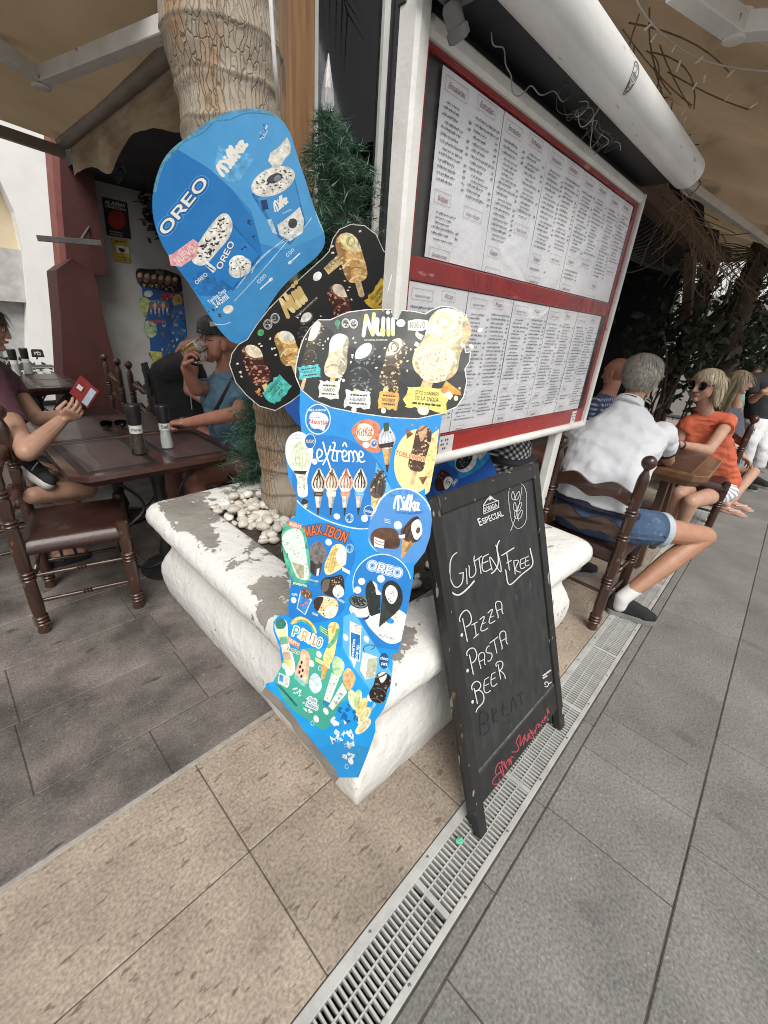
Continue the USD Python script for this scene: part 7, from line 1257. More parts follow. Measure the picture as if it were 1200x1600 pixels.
m = trimesh.creation.icosphere(4, 1.0); m.vertices = m.vertices * V(.16, .12, .15); wobble(m, .03, 8, 3); wobble(m, .008, 30, 6); m.apply_translation(gb + V(.05, .02, -.03)); obj('cloth', m, ging, t, smooth=True)
obj('strap', tube(spline([P(765, 716, 1.93), P(790, 722, 1.90), P(815, 724, 1.93), P(835, 716, 1.98)], 20), .018, 8), pm('navy_strap', (.012, .012, .02), rough=.8), t)
um = thing('folded_umbrella', 'dark green folded umbrella leaning behind the chalkboard', 'umbrella', P(740, 730, 1.82))
q = spline([P(795, 668, 1.92), P(765, 690, 1.9), P(742, 730, 1.86), P(715, 775, 1.84)], 24); obj('canopy', wobble(tube(q, np.interp(np.linspace(0, 1, 24), [0, .3, .7, 1], [.014, .022, .03, .02]), 12), .006, 30), pm('dark_green_cloth', (.02, .028, .026), (.04, .045, .042), rough=.6, scale=30), um); obj('handle', tube(spline([P(742, 730, 1.82), P(722, 752, 1.80), P(700, 775, 1.80)], 10), .015, 8), pm('grey_cloth', (.26, .25, .23), (.16, .155, .145), rough=.8, scale=20), um)
# ==== people
MF = manifold3d.Manifold
def sph(p, r, sc=None, seg=18):
    m = MF.sphere(1.0, seg).scale([r, r, r] if sc is None else [r * sc[0], r * sc[1], r * sc[2]]); return m.translate([float(x) for x in p])
def hull(*ps): return MF.batch_hull([sph(p, r) for p, r in ps])
def chain(ps): return [hull(a, b) for a, b in zip(ps[:-1], ps[1:])]
def union(L):
    u = L[0]
    for m in L[1:]: u = u + m
    return u
def soft(L, edge=.018, it=10):
    m = tm(union(L).refine_to_length(edge)); trimesh.smoothing.filter_taubin(m, lamb=.5, nu=.52, iterations=it); return m
def frame_(F, U=(0, 0, 1)):
    F = unit(F); R = unit(np.cross(F, U)); return F, R, np.cross(R, F)
def place(m, c, F, R, U): T = np.c_[np.array([R, F, U]).T, np.asarray(c, float)]; return m.transform(T.tolist())
def head_parts(c, F, U=(0, 0, 1), s=1.0, nose=1.0, jaw=1.0):
    F, R, U = frame_(F, U); E = lambda x, y, z, r, a=1, b=1, d=1: place(sph((x * s, y * s, z * s), r * s, (a, b, d)), c, F, R, U); H = lambda *q: place(MF.batch_hull([sph((x * s, y * s, z * s), r * s) for x, y, z, r in q]), c, F, R, U)
    return [E(0, -.012, .035, .079, .97, 1.2, 1.03), H((0, .035, .03, .058), (.034 * jaw, .03, -.045, .034), (-.034 * jaw, .03, -.045, .034), (0, .05, -.085, .024), (.04, .02, .0, .035), (-.04, .02, .0, .035)), H((0, .088, .022, .008), (0, .089 + .022 * nose, -.022, .0105), (.012, .088, -.026, .008), (-.012, .088, -.026, .008)),
            H((.03, .074, .040, .011), (-.03, .074, .040, .011)), H((.036, .066, -.01, .017), (.03, .06, -.03, .016)), H((-.036, .066, -.01, .017), (-.03, .06, -.03, .016)), H((.017, .078, -.052, .009), (-.017, .078, -.052, .009), (0, .086, -.053, .009)), E(.079, -.012, .0, .03, .30, .62, 1.05), E(-.079, -.012, .0, .03, .30, .62, 1.05), E(0, .068, -.088, .02)]
def face_parts(t, c, F, s=1.0, U=(0, 0, 1), brow=(.12, .08, .05), lip=(.34, .15, .12), eyes=True):
    F, R, U = frame_(F, U); q = lambda x, y, z: np.asarray(c) + (R * x + F * y + U * z) * s
    if eyes:
        for sg in (-1, 1):
            e = trimesh.creation.icosphere(2, .0115 * s); e.apply_translation(q(sg * .031, .077, .014)); obj('eye', e, pm('eye_white', (.6, .58, .55), rough=.2), t, smooth=True)
            e = trimesh.creation.icosphere(2, .0058 * s); e.apply_translation(q(sg * .031, .0862, .014)); obj('iris', e, pm('eye_dark', (.03, .022, .016), rough=.1), t, smooth=True)
        for sg in (-1, 1): obj('eyebrow', tube([q(sg * .014, .086, .034), q(sg * .032, .085, .040), q(sg * .050, .070, .033)], [.003 * s, .0042 * s, .002 * s], 6), pm('brow_%d' % int(brow[0] * 1000), brow, rough=.8), t)
    obj('lips', wobble(tube([q(-.022, .081, -.053), q(-.008, .0935, -.050), q(0, .0945, -.052), q(.008, .0935, -.050), q(.022, .081, -.053)], [.002 * s, .0052 * s, .0048 * s, .0052 * s, .002 * s], 8), .0006, 60), pm('lips_%d' % int(lip[0] * 1000), lip, rough=.45), t)
def strands(cap, comb, n, L, seed, w=.0022, lift=.006, droop=0.0, jit=.14):
    r = np.random.default_rng(seed); pts, fi = trimesh.sample.sample_surface(cap, n, seed=seed); nr = cap.face_normals[fi]; v, f = [], []
    for p, m in zip(pts, nr):
        d = np.asarray(comb(p), float) + r.normal(0, jit, 3) * .5; d = unit(d - m * (d @ m) * .85); l = L * r.uniform(.6, 1.2); s = unit(np.cross(d, m) + 1e-6) * w * r.uniform(.6, 1.3); a = p + m * .001; b = p + d * l * .5 + m * lift; e = p + d * l + m * lift * r.uniform(-.2, 1.0) - V(0, 0, droop * l); k = len(v)
        v += [a - s, a + s, b + s, b - s, e]; f += [(k, k + 1, k + 2), (k, k + 2, k + 3), (k + 3, k + 2, k + 4)]
    return trimesh.Trimesh(np.array(v), f, process=False)
def hair(t, c, F, mat, seed, s=1.0, U=(0, 0, 1), bob=None, n=1600, L=.045, line=-.006, tilt=.62, fringe=False, thick=1.09, sw=.0018):
    Fq, R, U = frame_(F, U); c = np.asarray(c, float); cap = place(sph((0, -.014 * s, .037 * s), .079 * s, (.99 * thick, 1.2 * thick, 1.05 * thick), 40), c, Fq, R, U); nn = unit(-Fq * (1 - tilt) * 1.3 + U * tilt); L_ = [cap.trim_by_plane(nn.tolist(), float((c + U * .02 * s) @ nn + line))]
    if bob:
        z1, wd = bob; H = lambda *q: place(MF.batch_hull([sph((x * s, y * s, z * s), r_ * s) for x, y, z, r_ in q]), c, Fq, R, U)
        L_ += [H((.072, -.01, .05, .022), (.076, -.02, -.02, .024), (.06 * wd, -.03, z1, .024)), H((-.072, -.01, .05, .022), (-.076, -.02, -.02, .024), (-.06 * wd, -.03, z1, .024)), H((.055, -.075, .04, .03), (-.055, -.075, .04, .03), (.05 * wd, -.07, z1 - .01, .028), (-.05 * wd, -.07, z1 - .01, .028))]
    if fringe: H = lambda *q: place(MF.batch_hull([sph((x * s, y * s, z * s), r_ * s) for x, y, z, r_ in q]), c, Fq, R, U); L_ += [H((-.05, .055, .085, .016), (.045, .06, .08, .016), (-.062, .05, .045, .013)), H((.05, .05, .085, .016), (.07, .035, .02, .014))]
    m = soft(L_, .012 * s, 4); wobble(m, .005 * s, 22, seed); obj('hair', m, mat, t, smooth=True)
    crown = c + U * .115 * s - Fq * .03 * s
    obj('hair_strands', strands(m, lambda p: (p - crown) * 6 - U * (.7 if bob else .35), n, L, seed, w=sw, lift=.007 * s, droop=.25 if bob else .05), mat, t, smooth=False, kind='stuff')
def hand(w, d, n, side, curl, s=1.0, thumb=.5, spread=.10):
    """palm and five fingers: d along the palm, n out of the palm, side towards the thumb"""
    d = unit(d); n = unit(n - d * (n @ d)); side = unit(side - d * (side @ d) - n * (side @ n)); w = np.asarray(w, float); L_ = [hull((w, .023 * s), (w + d * .03 * s, .026 * s)), MF.batch_hull([sph(w + d * a * s + side * b * s, r * s) for a, b, r in ((.02, .022, .014), (.02, -.022, .013), (.085, .033, .012), (.092, .011, .0115), (.088, -.012, .0115), (.078, -.033, .0105))])]
    for k, (b, l) in enumerate(((.031, .072), (.0105, .080), (-.0115, .075), (-.032, .058))):
        p = w + d * (.088, .094, .09, .08)[k] * s + side * b * s; a = 0.0; u0 = unit(d + side * spread * (1.5 - k) * .6); q = [(p, .0098 * s)]
        for j, fr in enumerate((.45, .30, .25)): a += curl[k] * (1.0, 1.1, .8)[j]; u = u0 * math.cos(a) + n * math.sin(a); p = p + u * l * fr * s; q.append((p, (.0090, .0082, .0070)[j] * s))
        L_ += chain(q)
    p = w + d * .022 * s + side * .026 * s; u = unit(side * .75 + d * .7 + n * .25 * thumb); q = [(p, .014 * s), (p + u * .036 * s, .0115 * s)]; u2 = unit(d * .85 + side * (.3 - .5 * thumb) + n * .8 * thumb); p2 = p + u * .036 * s; q += [(p2 + u2 * .03 * s, .0098 * s), (p2 + u2 * .03 * s + unit(u2 + n * .4 * thumb - side * .2 * thumb) * .024 * s, .0082 * s)]; return L_ + chain(q)
def skin_mat(name, c, c2=None): 
    m = pm(name, c, c2 or (c[0] * .86, c[1] * .78, c[2] * .74), rough=.48, scale=14, detail=6, bump=.12, bscale=140, bdist=.002); return m
def cloth_mat(name, c, c2=None, **k): return pm(name, c, c2 or tuple(x * .86 for x in c), rough=.9, scale=k.pop('scale', 6), bump=k.pop('bump', .35), bscale=k.pop('bscale', 16), bdist=k.pop('bdist', .012), **k)
def cut(m, p, n): n = unit(n); return m.trim_by_plane(n.tolist(), float(np.asarray(p) @ n))
def limb_to(a, ra, b, rb, ext=0.0):
    """a sleeve or trouser leg that ends square at b"""
    a, b = np.asarray(a, float), np.asarray(b, float); e = b + unit(b - a) * .06; return cut(hull((a, ra), (e, rb)), b, a - b)
def cuff(t, p, d, r, w, mat, name='cuff'):
    d = unit(d); obj(name, lathe([(r * .97, -w / 2), (r + .003, -w / 2), (r + .0035, w / 2), (r * .97, w / 2)], 28, axis=d, at=p), mat, t)
def shoe(t, heel, toe, upm, solem, w=.042, ank=None, lace=None):
    heel, toe = np.asarray(heel, float), np.asarray(toe, float); d = unit((toe - heel) * V(1, 1, 0)); s = np.cross(V(0, 0, 1), d); L = np.linalg.norm((toe - heel)[:2]); g = heel * V(1, 1, 0); q = lambda a, b, z: g + d * a * L + s * b + V(0, 0, z)
    out = loop([q(a, b * w, 0)[:2] for a, b in ((-.06, 0), (-.02, .65), (.2, .78), (.45, .82), (.7, 1.05), (.9, .8), (1.03, .1), (.95, -.7), (.7, -1.0), (.45, -.85), (.2, -.78), (-.02, -.65))], 5); z0 = min(heel[2], toe[2])
    so = trimesh.creation.extrude_polygon(Polygon(out), .026); so.apply_translation((0, 0, .002)); obj('sole', so, solem, t, smooth=40)
    up = [MF.batch_hull([sph(q(0.02, 0, .045), .035), sph(q(.3, 0, .05), .036), sph(q(.05, 0, .085), .030)]), MF.batch_hull([sph(q(.28, 0, .075), .033), sph(q(.28, 0, .04), .036), sph(q(.75, .0, .038), .036), sph(q(.72, .012, .03), .032)]), MF.batch_hull([sph(q(.72, 0, .036), .036), sph(q(.9, 0, .032), .028), sph(q(.75, .018, .03), .026), sph(q(.75, -.018, .03), .026)])]
    m = soft([cut(union(up), V(0, 0, .022), V(0, 0, 1))], .01, 5); m.vertices = m.vertices * V(1, 1, 1.18); obj('shoe', m, upm, t, smooth=True)
    if lace:
        for k in range(3): a = .42 + .1 * k; obj('lace', tube(spline([q(a, .024, .088 - .03 * k * .5), q(a + .02, 0, .105 - .022 * k), q(a, -.024, .088 - .03 * k * .5)], 8), .0025, 5), lace, t)
def shirt_fold(m, amp, sc, seed):
    v = np.array(m.vertices); n = np.array(m.vertex_normals); h = meshkit.fbm(v * V(sc, sc, sc * .6) + seed, 3, seed) - .5; h2 = np.abs(meshkit.fbm(v * V(sc * .8, sc * .8, sc * 1.7) + 9 + seed, 2, seed + 3) - .5); m.vertices = v + n * (amp * (h * 1.6 - h2 * 1.8))[:, None]; return m
sk_tan, sk_fair, sk_red = skin_mat('tanned_skin', (.42, .225, .145)), skin_mat('fair_skin', (.48, .29, .21)), skin_mat('ruddy_skin', (.40, .185, .13))
black_shoe, grey_sole, sock_w = cloth_mat('black_shoe', (.014, .014, .015), bscale=200, bdist=.002), pm('grey_sole', (.22, .22, .21), rough=.7), cloth_mat('white_sock', (.66, .66, .65), bscale=150, bdist=.003)
# -- man in the white polo
T1 = thing('person', 'person in white polo shirt and denim shorts seated with back turned', 'person', (2.5, .58, 0))
hR, hL, kR, aR, kL, aL = V(2.47, .49, .575), V(2.46, .70, .575), V(2.90, .095, .51), V(2.535, .325, .115), V(2.95, .70, .52), V(2.80, .69, .11)
pel, wst, chs, sR, sL, nk, hd = V(2.45, .60, .60), V(2.43, .60, .76), V(2.58, .63, .95), P(1034, 680, 2.42), P(908, 676, 2.50), P(984, 630, 2.47), P(1001, 592, 2.50)
eR, eL = G(1043, 719, .825), V(3.05, 1.0, .83); wR, wL = V(3.42, .62, .90), V(3.38, .86, .90); F1 = V(.95, .05, -.12)
knR = kR
skin = soft([*chain([(hR, .088), (hR * .45 + kR * .55, .074), (kR, .060)]), *chain([(kR, .058), (kR * .62 + aR * .38 + V(-.02, .01, -.01), .059), (aR, .037)]), *chain([(hL, .088), (kL, .060)]), *chain([(kL, .058), (kL * .6 + aL * .4, .058), (aL, .037)]), *chain([(sR, .052), (eR, .040)]), *chain([(eR, .041), (eR * .6 + wR * .4, .040), (wR, .028)]), *chain([(sL, .052), (eL, .040)]), *chain([(eL, .041), (wL, .028)]),
             hull((nk - V(.03, 0, .06), .060), (hd - V(.02, 0, .07), .052)), hull((pel, .11), (chs, .11)), hull((chs, .1), (nk, .06)), *head_parts(hd, F1, s=1.04), *hand(wR, wL - wR + V(0, 0, .06), V(-.3, .6, 0), V(0, 0, 1), (.6, .6, .6, .6)), *hand(wL, wR - wL + V(0, 0, .06), V(-.3, -.6, 0), V(0, 0, 1), (.5, .5, .5, .5))])
obj('body', skin, sk_tan, T1, smooth=True)
polo = cloth_mat('white_polo', (.66, .67, .70), (.59, .60, .64), bscale=9, bump=.25, bdist=.02); sRe, sLe = sR * .56 + eR * .44, sL * .4 + eL * .6
bk = V(-.02, 0, 0)
m = soft([cut(union([MF.batch_hull([sph(pel + V(-.02, .10, .02), .125), sph(pel + V(-.02, -.10, .02), .125), sph(wst + V(0, .085, 0), .13), sph(wst + V(0, -.085, 0), .13)]), MF.batch_hull([sph(wst + V(0, .085, 0), .13), sph(wst + V(0, -.085, 0), .13), sph(chs + V(-.02, .115, .0), .125), sph(chs + V(-.0, -.115, 0), .125)]), MF.batch_hull([sph(chs + V(-.02, .115, .0), .125), sph(chs + V(0, -.115, 0), .125), sph(sR + V(-.02, .03, -.02), .078), sph(sL + V(-.01, -.03, -.02), .078), sph(nk - V(.03, 0, .055), .085)]), hull((sR + V(-.02, .03, -.02), .07), (nk - V(.02, 0, .02), .062)), hull((sL + V(-.01, -.03, -.02), .07), (nk - V(.02, 0, .02), .062)), limb_to(sR, .082, sRe, .070), limb_to(sL, .082, sLe, .070)]), V(2.45, 0, .668), V(.18, 0, 1))], .014, 8)
obj('polo_shirt', shirt_fold(m, .026, 8, 4), polo, T1, smooth=True)
navy = cloth_mat('navy_trim', (.012, .014, .022))
cuff(T1, sRe, eR - sR, .0765, .012, navy, 'sleeve_stripe'); cuff(T1, sRe - unit(eR - sR) * .014, eR - sR, .077, .006, navy, 'sleeve_stripe')
cx_ = unit(hd - nk + V(.03, 0, -.02)); obj('collar', wobble(lathe([(.078, -.02), (.084, -.014), (.072, .022), (.068, .025), (.066, .018), (.074, -.016)], 30, axis=cx_, at=nk + V(-.015, 0, -.0)), .003, 20), polo, T1, smooth=True); obj('collar_stripe', lathe([(.0722, .012), (.0765, .008), (.0750, .014), (.0715, .018)], 30, axis=cx_, at=nk + V(-.015, 0, 0)), navy, T1)
den = pm('denim', (.060, .105, .185), (.035, .065, .125), rough=.9, scale=9, detail=8, bump=.5, bscale=36, bdist=.008, extra=(26, .6, .1, (.13, .18, .26), (1, 1, 1), (0, 0, 0)))
eShR, eShL = hR * .48 + kR * .52, hL * .5 + kL * .5
m = soft([MF.batch_hull([sph(pel + V(-.01, .09, -.01), .128), sph(pel + V(-.01, -.09, -.01), .128), sph(hR, .105), sph(hL, .105)]), limb_to(hR, .112, eShR, .096), limb_to(hL, .112, eShL, .094)], .016, 6); obj('denim_shorts', shirt_fold(m, .012, 12, 7), den, T1, smooth=True)
cuffm = cloth_mat('pale_denim_cuff', (.42, .47, .52)); cuff(T1, eShR - unit(kR - hR) * .012, kR - hR, .099, .036, cuffm); cuff(T1, eShL - unit(kL - hL) * .012, kL - hL, .097, .036, cuffm)
obj('belt', lathe([(1.0, -.016), (1.02, -.014), (1.02, .014), (1.0, .016)], 40).apply_transform(trimesh.transformations.compose_matrix(scale=(.139, .232, 1.0), translate=tuple(pel + V(-.012, 0, .062)), angles=(0, .20, 0))), pm('belt_navy', (.02, .018, .035), rough=.7), T1)
for k in range(7): y = .46 + .04 * k; c = pel * V(1, 0, 0) + V(-.146 + .16 * (abs(y - .6) / .222) ** 2 * .5, y, .675); obj('belt_chevron', cat([bar(c + V(0, -.008, -.009), c + V(0, .004, 0), .003, .006), bar(c + V(0, -.008, .009), c + V(0, .004, 0), .003, .006)]), pm('belt_purple', (.12, .09, .30), rough=.7), T1, smooth=False)
gh = pm('grey_hair', (.46, .44, .385), (.27, .255, .215), rough=.55, scale=60, detail=6)
hair(T1, hd, F1, gh, 5, s=1.04, n=5000, L=.046, line=-.085, tilt=.22, thick=1.12, sw=.0016)
for a, k in ((aR, kR), (aL, kL)): obj('sock', soft([*chain([(a + unit(k - a) * .10, .044), (a, .0425), (a + V(0, 0, -.05), .04)])], .012, 3), sock_w, T1, smooth=True)
shoe(T1, V(2.535, .37, .03), V(2.61, .135, .03), black_shoe, grey_sole, .051, lace=cloth_mat('black_lace', (.01, .01, .01))); shoe(T1, V(2.74, .76, .03), V(2.93, .58, .03), black_shoe, grey_sole, .051)
# -- woman in orange
T2 = thing('person', 'person in orange top and dark sunglasses leaning on the table', 'person', (4.5, .4, 0))
hd, nk, sR, sL = P(1103, 603, 3.52), P(1106, 640, 3.58), P(1070, 662, 3.60), P(1141, 657, 3.52); chs, pel = P(1104, 700, 3.66), P(1112, 752, 3.72); eL, wL = P(1106, 704, 3.26), P(1060, 694, 3.12); eR, wR = P(1055, 700, 3.6), P(1040, 690, 3.3); hpR, hpL = pel + V(-.04, .10, -.06), pel + V(-.04, -.12, -.06); kR, kL = P(1060, 772, 3.28), P(1079, 784, 3.16); F2 = unit(V(-.72, .42, -.12))
skin = soft([*chain([(sL, .047), (eL, .042)]), *chain([(eL, .044), (eL * .6 + wL * .4, .038), (wL, .026)]), *chain([(sR, .047), (eR, .038)]), *chain([(eR, .038), (wR, .026)]), *hand(wL, wL - eL, V(0, 0, -1), V(-.5, .8, 0), (.4, .5, .5, .5)), *hand(wR, V(-1, 0, .1), V(0, 0, -1), V(0, -1, 0), (.4, .4, .4, .4)), hull((nk - V(0, 0, .05), .06), (hd - V(0, 0, .06), .046)), hull((chs, .11), (nk - V(0, 0, .04), .06)), hull((pel, .12), (chs, .11)), *chain([(hpR, .085), (kR, .056)]), *chain([(hpL, .088), (kL, .06)]), *chain([(kR, .056), (V(kR[0] + .05, kR[1], .08), .036)]), *chain([(kL, .058), (V(kL[0] + .06, kL[1], .08), .036)]), *head_parts(hd, F2, s=1.07, jaw=1.15, nose=.8)])
obj('body', skin, sk_fair, T2, smooth=True); face_parts(T2, hd, F2, 1.05, eyes=False)
org = cloth_mat('orange_top', (.55, .125, .060), (.46, .095, .045), bscale=14)
side = unit(sL - sR); fw_ = unit(V(-.8, .3, 0))
m = soft([MF.batch_hull([sph(pel + side * .09, .13), sph(pel - side * .09, .13), sph(chs + side * .085 + fw_ * .03, .125), sph(chs - side * .085 + fw_ * .03, .125)]), MF.batch_hull([sph(chs + side * .085 + fw_ * .03, .125), sph(chs - side * .085 + fw_ * .03, .125), sph(sR + side * .03, .062), sph(sL - side * .03, .062), sph(nk - V(0, 0, .07), .08)]), hull((sR + side * .03, .058), (nk - V(0, 0, .055), .066)), hull((sL - side * .03, .058), (nk - V(0, 0, .055), .066)), limb_to(sL - side * .02, .070, sL * .72 + eL * .28, .068), limb_to(sR + side * .02, .070, sR * .72 + eR * .28, .066)], .014, 8)
obj('orange_top', shirt_fold(m, .020, 11, 9), org, T2, smooth=True)
strp = usdkit.material(stage, '/World/Looks/striped_shorts', {'g': ('geometry', {}), 'w': ('wave_texture', {'scale': 9.0, 'distortion': 1.5, 'bands_direction': 'diagonal'}), 'r': ('rgb_ramp', {'ramp': [(0, (.66, .66, .65)), (.55, (.66, .66, .65)), (.66, (.30, .33, .38)), (1, (.26, .29, .34))]}), 'p': ('principled_bsdf', {'roughness': .9})}, [('g.position', 'w.vector'), ('w.fac', 'r.fac'), ('r.color', 'p.base_color')], surface='p.BSDF')
obj('striped_shorts', shirt_fold(soft([MF.batch_hull([sph(pel + side * .1 - V(0, 0, .05), .115), sph(pel - side * .1 - V(0, 0, .05), .115)]), limb_to(hpL, .105, hpL * .55 + kL * .45, .092), limb_to(hpR, .1, hpR * .55 + kR * .45, .088)], .018, 5), .01, 12, 3), strp, T2, smooth=True)
bl = pm('fair_hair', (.66, .58, .43), (.46, .38, .26), rough=.5, scale=70, detail=5)
hair(T2, hd, F2, bl, 8, s=1.06, bob=(-.062, 1.16), n=2000, L=.06, line=.006, tilt=.64)
Fq, Rq, Uq = frame_(F2); shades(T2, hd + Fq * .094 + Uq * .014, Fq, Rq, Uq, .155, blk_gloss, 1.25)
for s_ in (-1, 1): obj('temple', tube([hd + Fq * .085 + Rq * s_ * .072 + Uq * .02, hd + Rq * s_ * .082 + Uq * .018], .005, 6), blk_gloss, T2)
obj('watch', lathe([(.029, -.011), (.031, -.009), (.031, .009), (.029, .011)], 18, axis=wL - eL, at=wL * .9 + eL * .1), blk_gloss, T2)
# -- woman with long fair hair behind, turned to the street
T3 = thing('person', 'person in charcoal top and denim skirt seated behind the orange top', 'person', (5.5, .35, 0))
hd, nk, sN, sF = P(1156, 598, 4.62), P(1150, 632, 4.68), P(1134, 652, 4.62), P(1150, 650, 4.95); chs, pel = P(1140, 678, 4.76), P(1130, 728, 4.80); eN, wN = P(1143, 692, 4.5), P(1162, 714, 4.42); kN, kF = P(1177, 738, 4.45), P(1170, 742, 4.7); fN, fF = G(1134, 800), G(1145, 792); F3 = unit(V(.25, -.95, -.05)); pN, pF = pel + V(-.1, 0, -.05), pel + V(.1, 0, -.05)
aN, aF = fN + V(0, .02, .08), fF + V(0, .02, .08)
skin = soft([*chain([(sN, .045), (eN, .037)]), *chain([(eN, .038), (wN, .026)]), *chain([(sF, .045), (sF + V(.1, -.1, -.28), .036)]), *hand(wN, kN - wN + V(0, -.05, 0), V(0, 0, -1), V(0, -1, .2), (.3, .35, .4, .4)), hull((nk - V(0, 0, .05), .055), (hd - V(0, 0, .05), .044)), hull((chs, .1), (nk, .055)), hull((pel, .11), (chs, .1)), *chain([(pN, .082), (kN, .057)]), *chain([(pF, .082), (kF, .057)]), *chain([(kN, .055), (kN * .6 + aN * .4, .05), (aN, .034)]), *chain([(kF, .055), (kF * .6 + aF * .4, .05), (aF, .034)]), *[hull((a + V(0, .01, -.04), .03), (a + V(.0, -.09, -.055), .028), (a + V(0, -.15, -.06), .02)) for a in (aN, aF)], *head_parts(hd, F3, s=.97)])
obj('body', skin, sk_fair, T3, smooth=True); face_parts(T3, hd, F3, .97)
dkn = cloth_mat('charcoal_top', (.085, .085, .105)); obj('top', shirt_fold(soft([MF.batch_hull([sph(pel + V(-.07, 0, 0), .115), sph(pel + V(.07, 0, 0), .115), sph(chs + V(-.08, -.02, 0), .112), sph(chs + V(.08, -.02, 0), .112)]), MF.batch_hull([sph(chs + V(-.08, -.02, 0), .112), sph(chs + V(.08, -.02, 0), .112), sph(sN, .062), sph(sF, .062), sph(nk - V(0, 0, .06), .07)]), limb_to(sN, .064, sN * .6 + eN * .4, .056)], .018, 6), .01, 12, 2), dkn, T3, smooth=True)
obj('denim_skirt', shirt_fold(soft([MF.batch_hull([sph(pN, .11), sph(pF, .11)]), limb_to(pN, .108, pN * .35 + kN * .65, .085), limb_to(pF, .108, pF * .35 + kF * .65, .085)], .018, 5), .008, 12, 5), pm('washed_denim', (.19, .225, .29), (.13, .16, .22), rough=.9, scale=20), T3, smooth=True)
hair(T3, hd, F3, pm('ash_hair', (.36, .29, .19), (.20, .155, .095), rough=.55, scale=70, detail=5), 9, s=.98, bob=(-.17, 1.25), n=1600, L=.12, line=-.004, tilt=.6)
for f_ in (fN, fF): obj('flip_flop', trimesh.creation.extrude_polygon(Polygon(loop([(f_ + V(a, b, 0))[:2] for a, b in ((0, .07), (.035, .03), (.033, -.05), (.043, -.12), (0, -.175), (-.043, -.12), (-.033, -.05), (-.035, .03))], 4)), .016).apply_translation((0, 0, .003)), pm('pink_sole', (.55, .33, .31), rough=.7), T3, smooth=40); obj('strap', tube(spline([f_ + V(.035, -.02, .03), f_ + V(.004, -.105, .05), f_ + V(-.035, -.02, .03)], 10), .006, 6), pm('pale_strap', (.6, .5, .46)), T3)
# -- bald man behind the board
T4 = thing('person', 'person in blue checked shirt seated in the dark behind the menu board', 'person', (3.75, 1.4, 0))
hd = P(963, 585, 3.45); nk = hd + V(-.02, .02, -.16); chs = nk + V(0, .03, -.24); F4 = unit(V(.3, .9, -.1)); sA, sB = nk + V(-.19, 0, -.07), nk + V(.19, 0, -.07); pel = V(nk[0], nk[1] + .02, .58)
skin = soft([*head_parts(hd, F4, s=1.04), hull((nk - V(0, 0, .04), .062), (hd - V(0, 0, .06), .052)), hull((chs, .11), (nk, .06)), hull((pel, .12), (chs, .11)), *chain([(sA, .05), (sA + V(-.05, .1, -.26), .04), (sA + V(.02, .36, -.28), .03)]), *chain([(sB, .05), (sB + V(.05, .1, -.26), .04), (sB + V(-.02, .36, -.28), .03)]), *chain([(pel + V(-.1, 0, -.05), .09), (pel + V(-.1, .42, -.05), .06), (pel + V(-.1, .40, -.47), .04)]), *chain([(pel + V(.1, 0, -.05), .09), (pel + V(.1, .42, -.05), .06), (pel + V(.1, .40, -.47), .04)])]); obj('body', skin, sk_red, T4, smooth=True)
chk = usdkit.material(stage, '/World/Looks/blue_check', {'g': ('geometry', {}), 'a': ('wave_texture', {'scale': 9.0, 'bands_direction': 'x'}), 'b': ('wave_texture', {'scale': 9.0, 'bands_direction': 'z'}), 'm': ('mix_color', {'blend_type': 'multiply', 'fac': 1.0}), 'r': ('rgb_ramp', {'ramp': [(0, (.035, .05, .11)), (.5, (.12, .16, .26)), (1, (.42, .46, .52))]}), 'p': ('principled_bsdf', {'roughness': .9})}, [('g.position', 'a.vector'), ('g.position', 'b.vector'), ('a.color', 'm.a'), ('b.color', 'm.b'), ('m.result', 'r.fac'), ('r.color', 'p.base_color')], surface='p.BSDF')
obj('checked_shirt', shirt_fold(soft([MF.batch_hull([sph(pel + V(-.08, 0, .02), .13), sph(pel + V(.08, 0, .02), .13), sph(chs + V(-.09, 0, 0), .13), sph(chs + V(.09, 0, 0), .13)]), MF.batch_hull([sph(chs + V(-.09, 0, 0), .13), sph(chs + V(.09, 0, 0), .13), sph(sA, .07), sph(sB, .07), sph(nk - V(0, 0, .05), .075)]), limb_to(sA, .07, sA + V(-.04, .08, -.2), .06), limb_to(sB, .07, sB + V(.04, .08, -.2), .06)], .02, 6), .01, 10, 4), chk, T4, smooth=True)
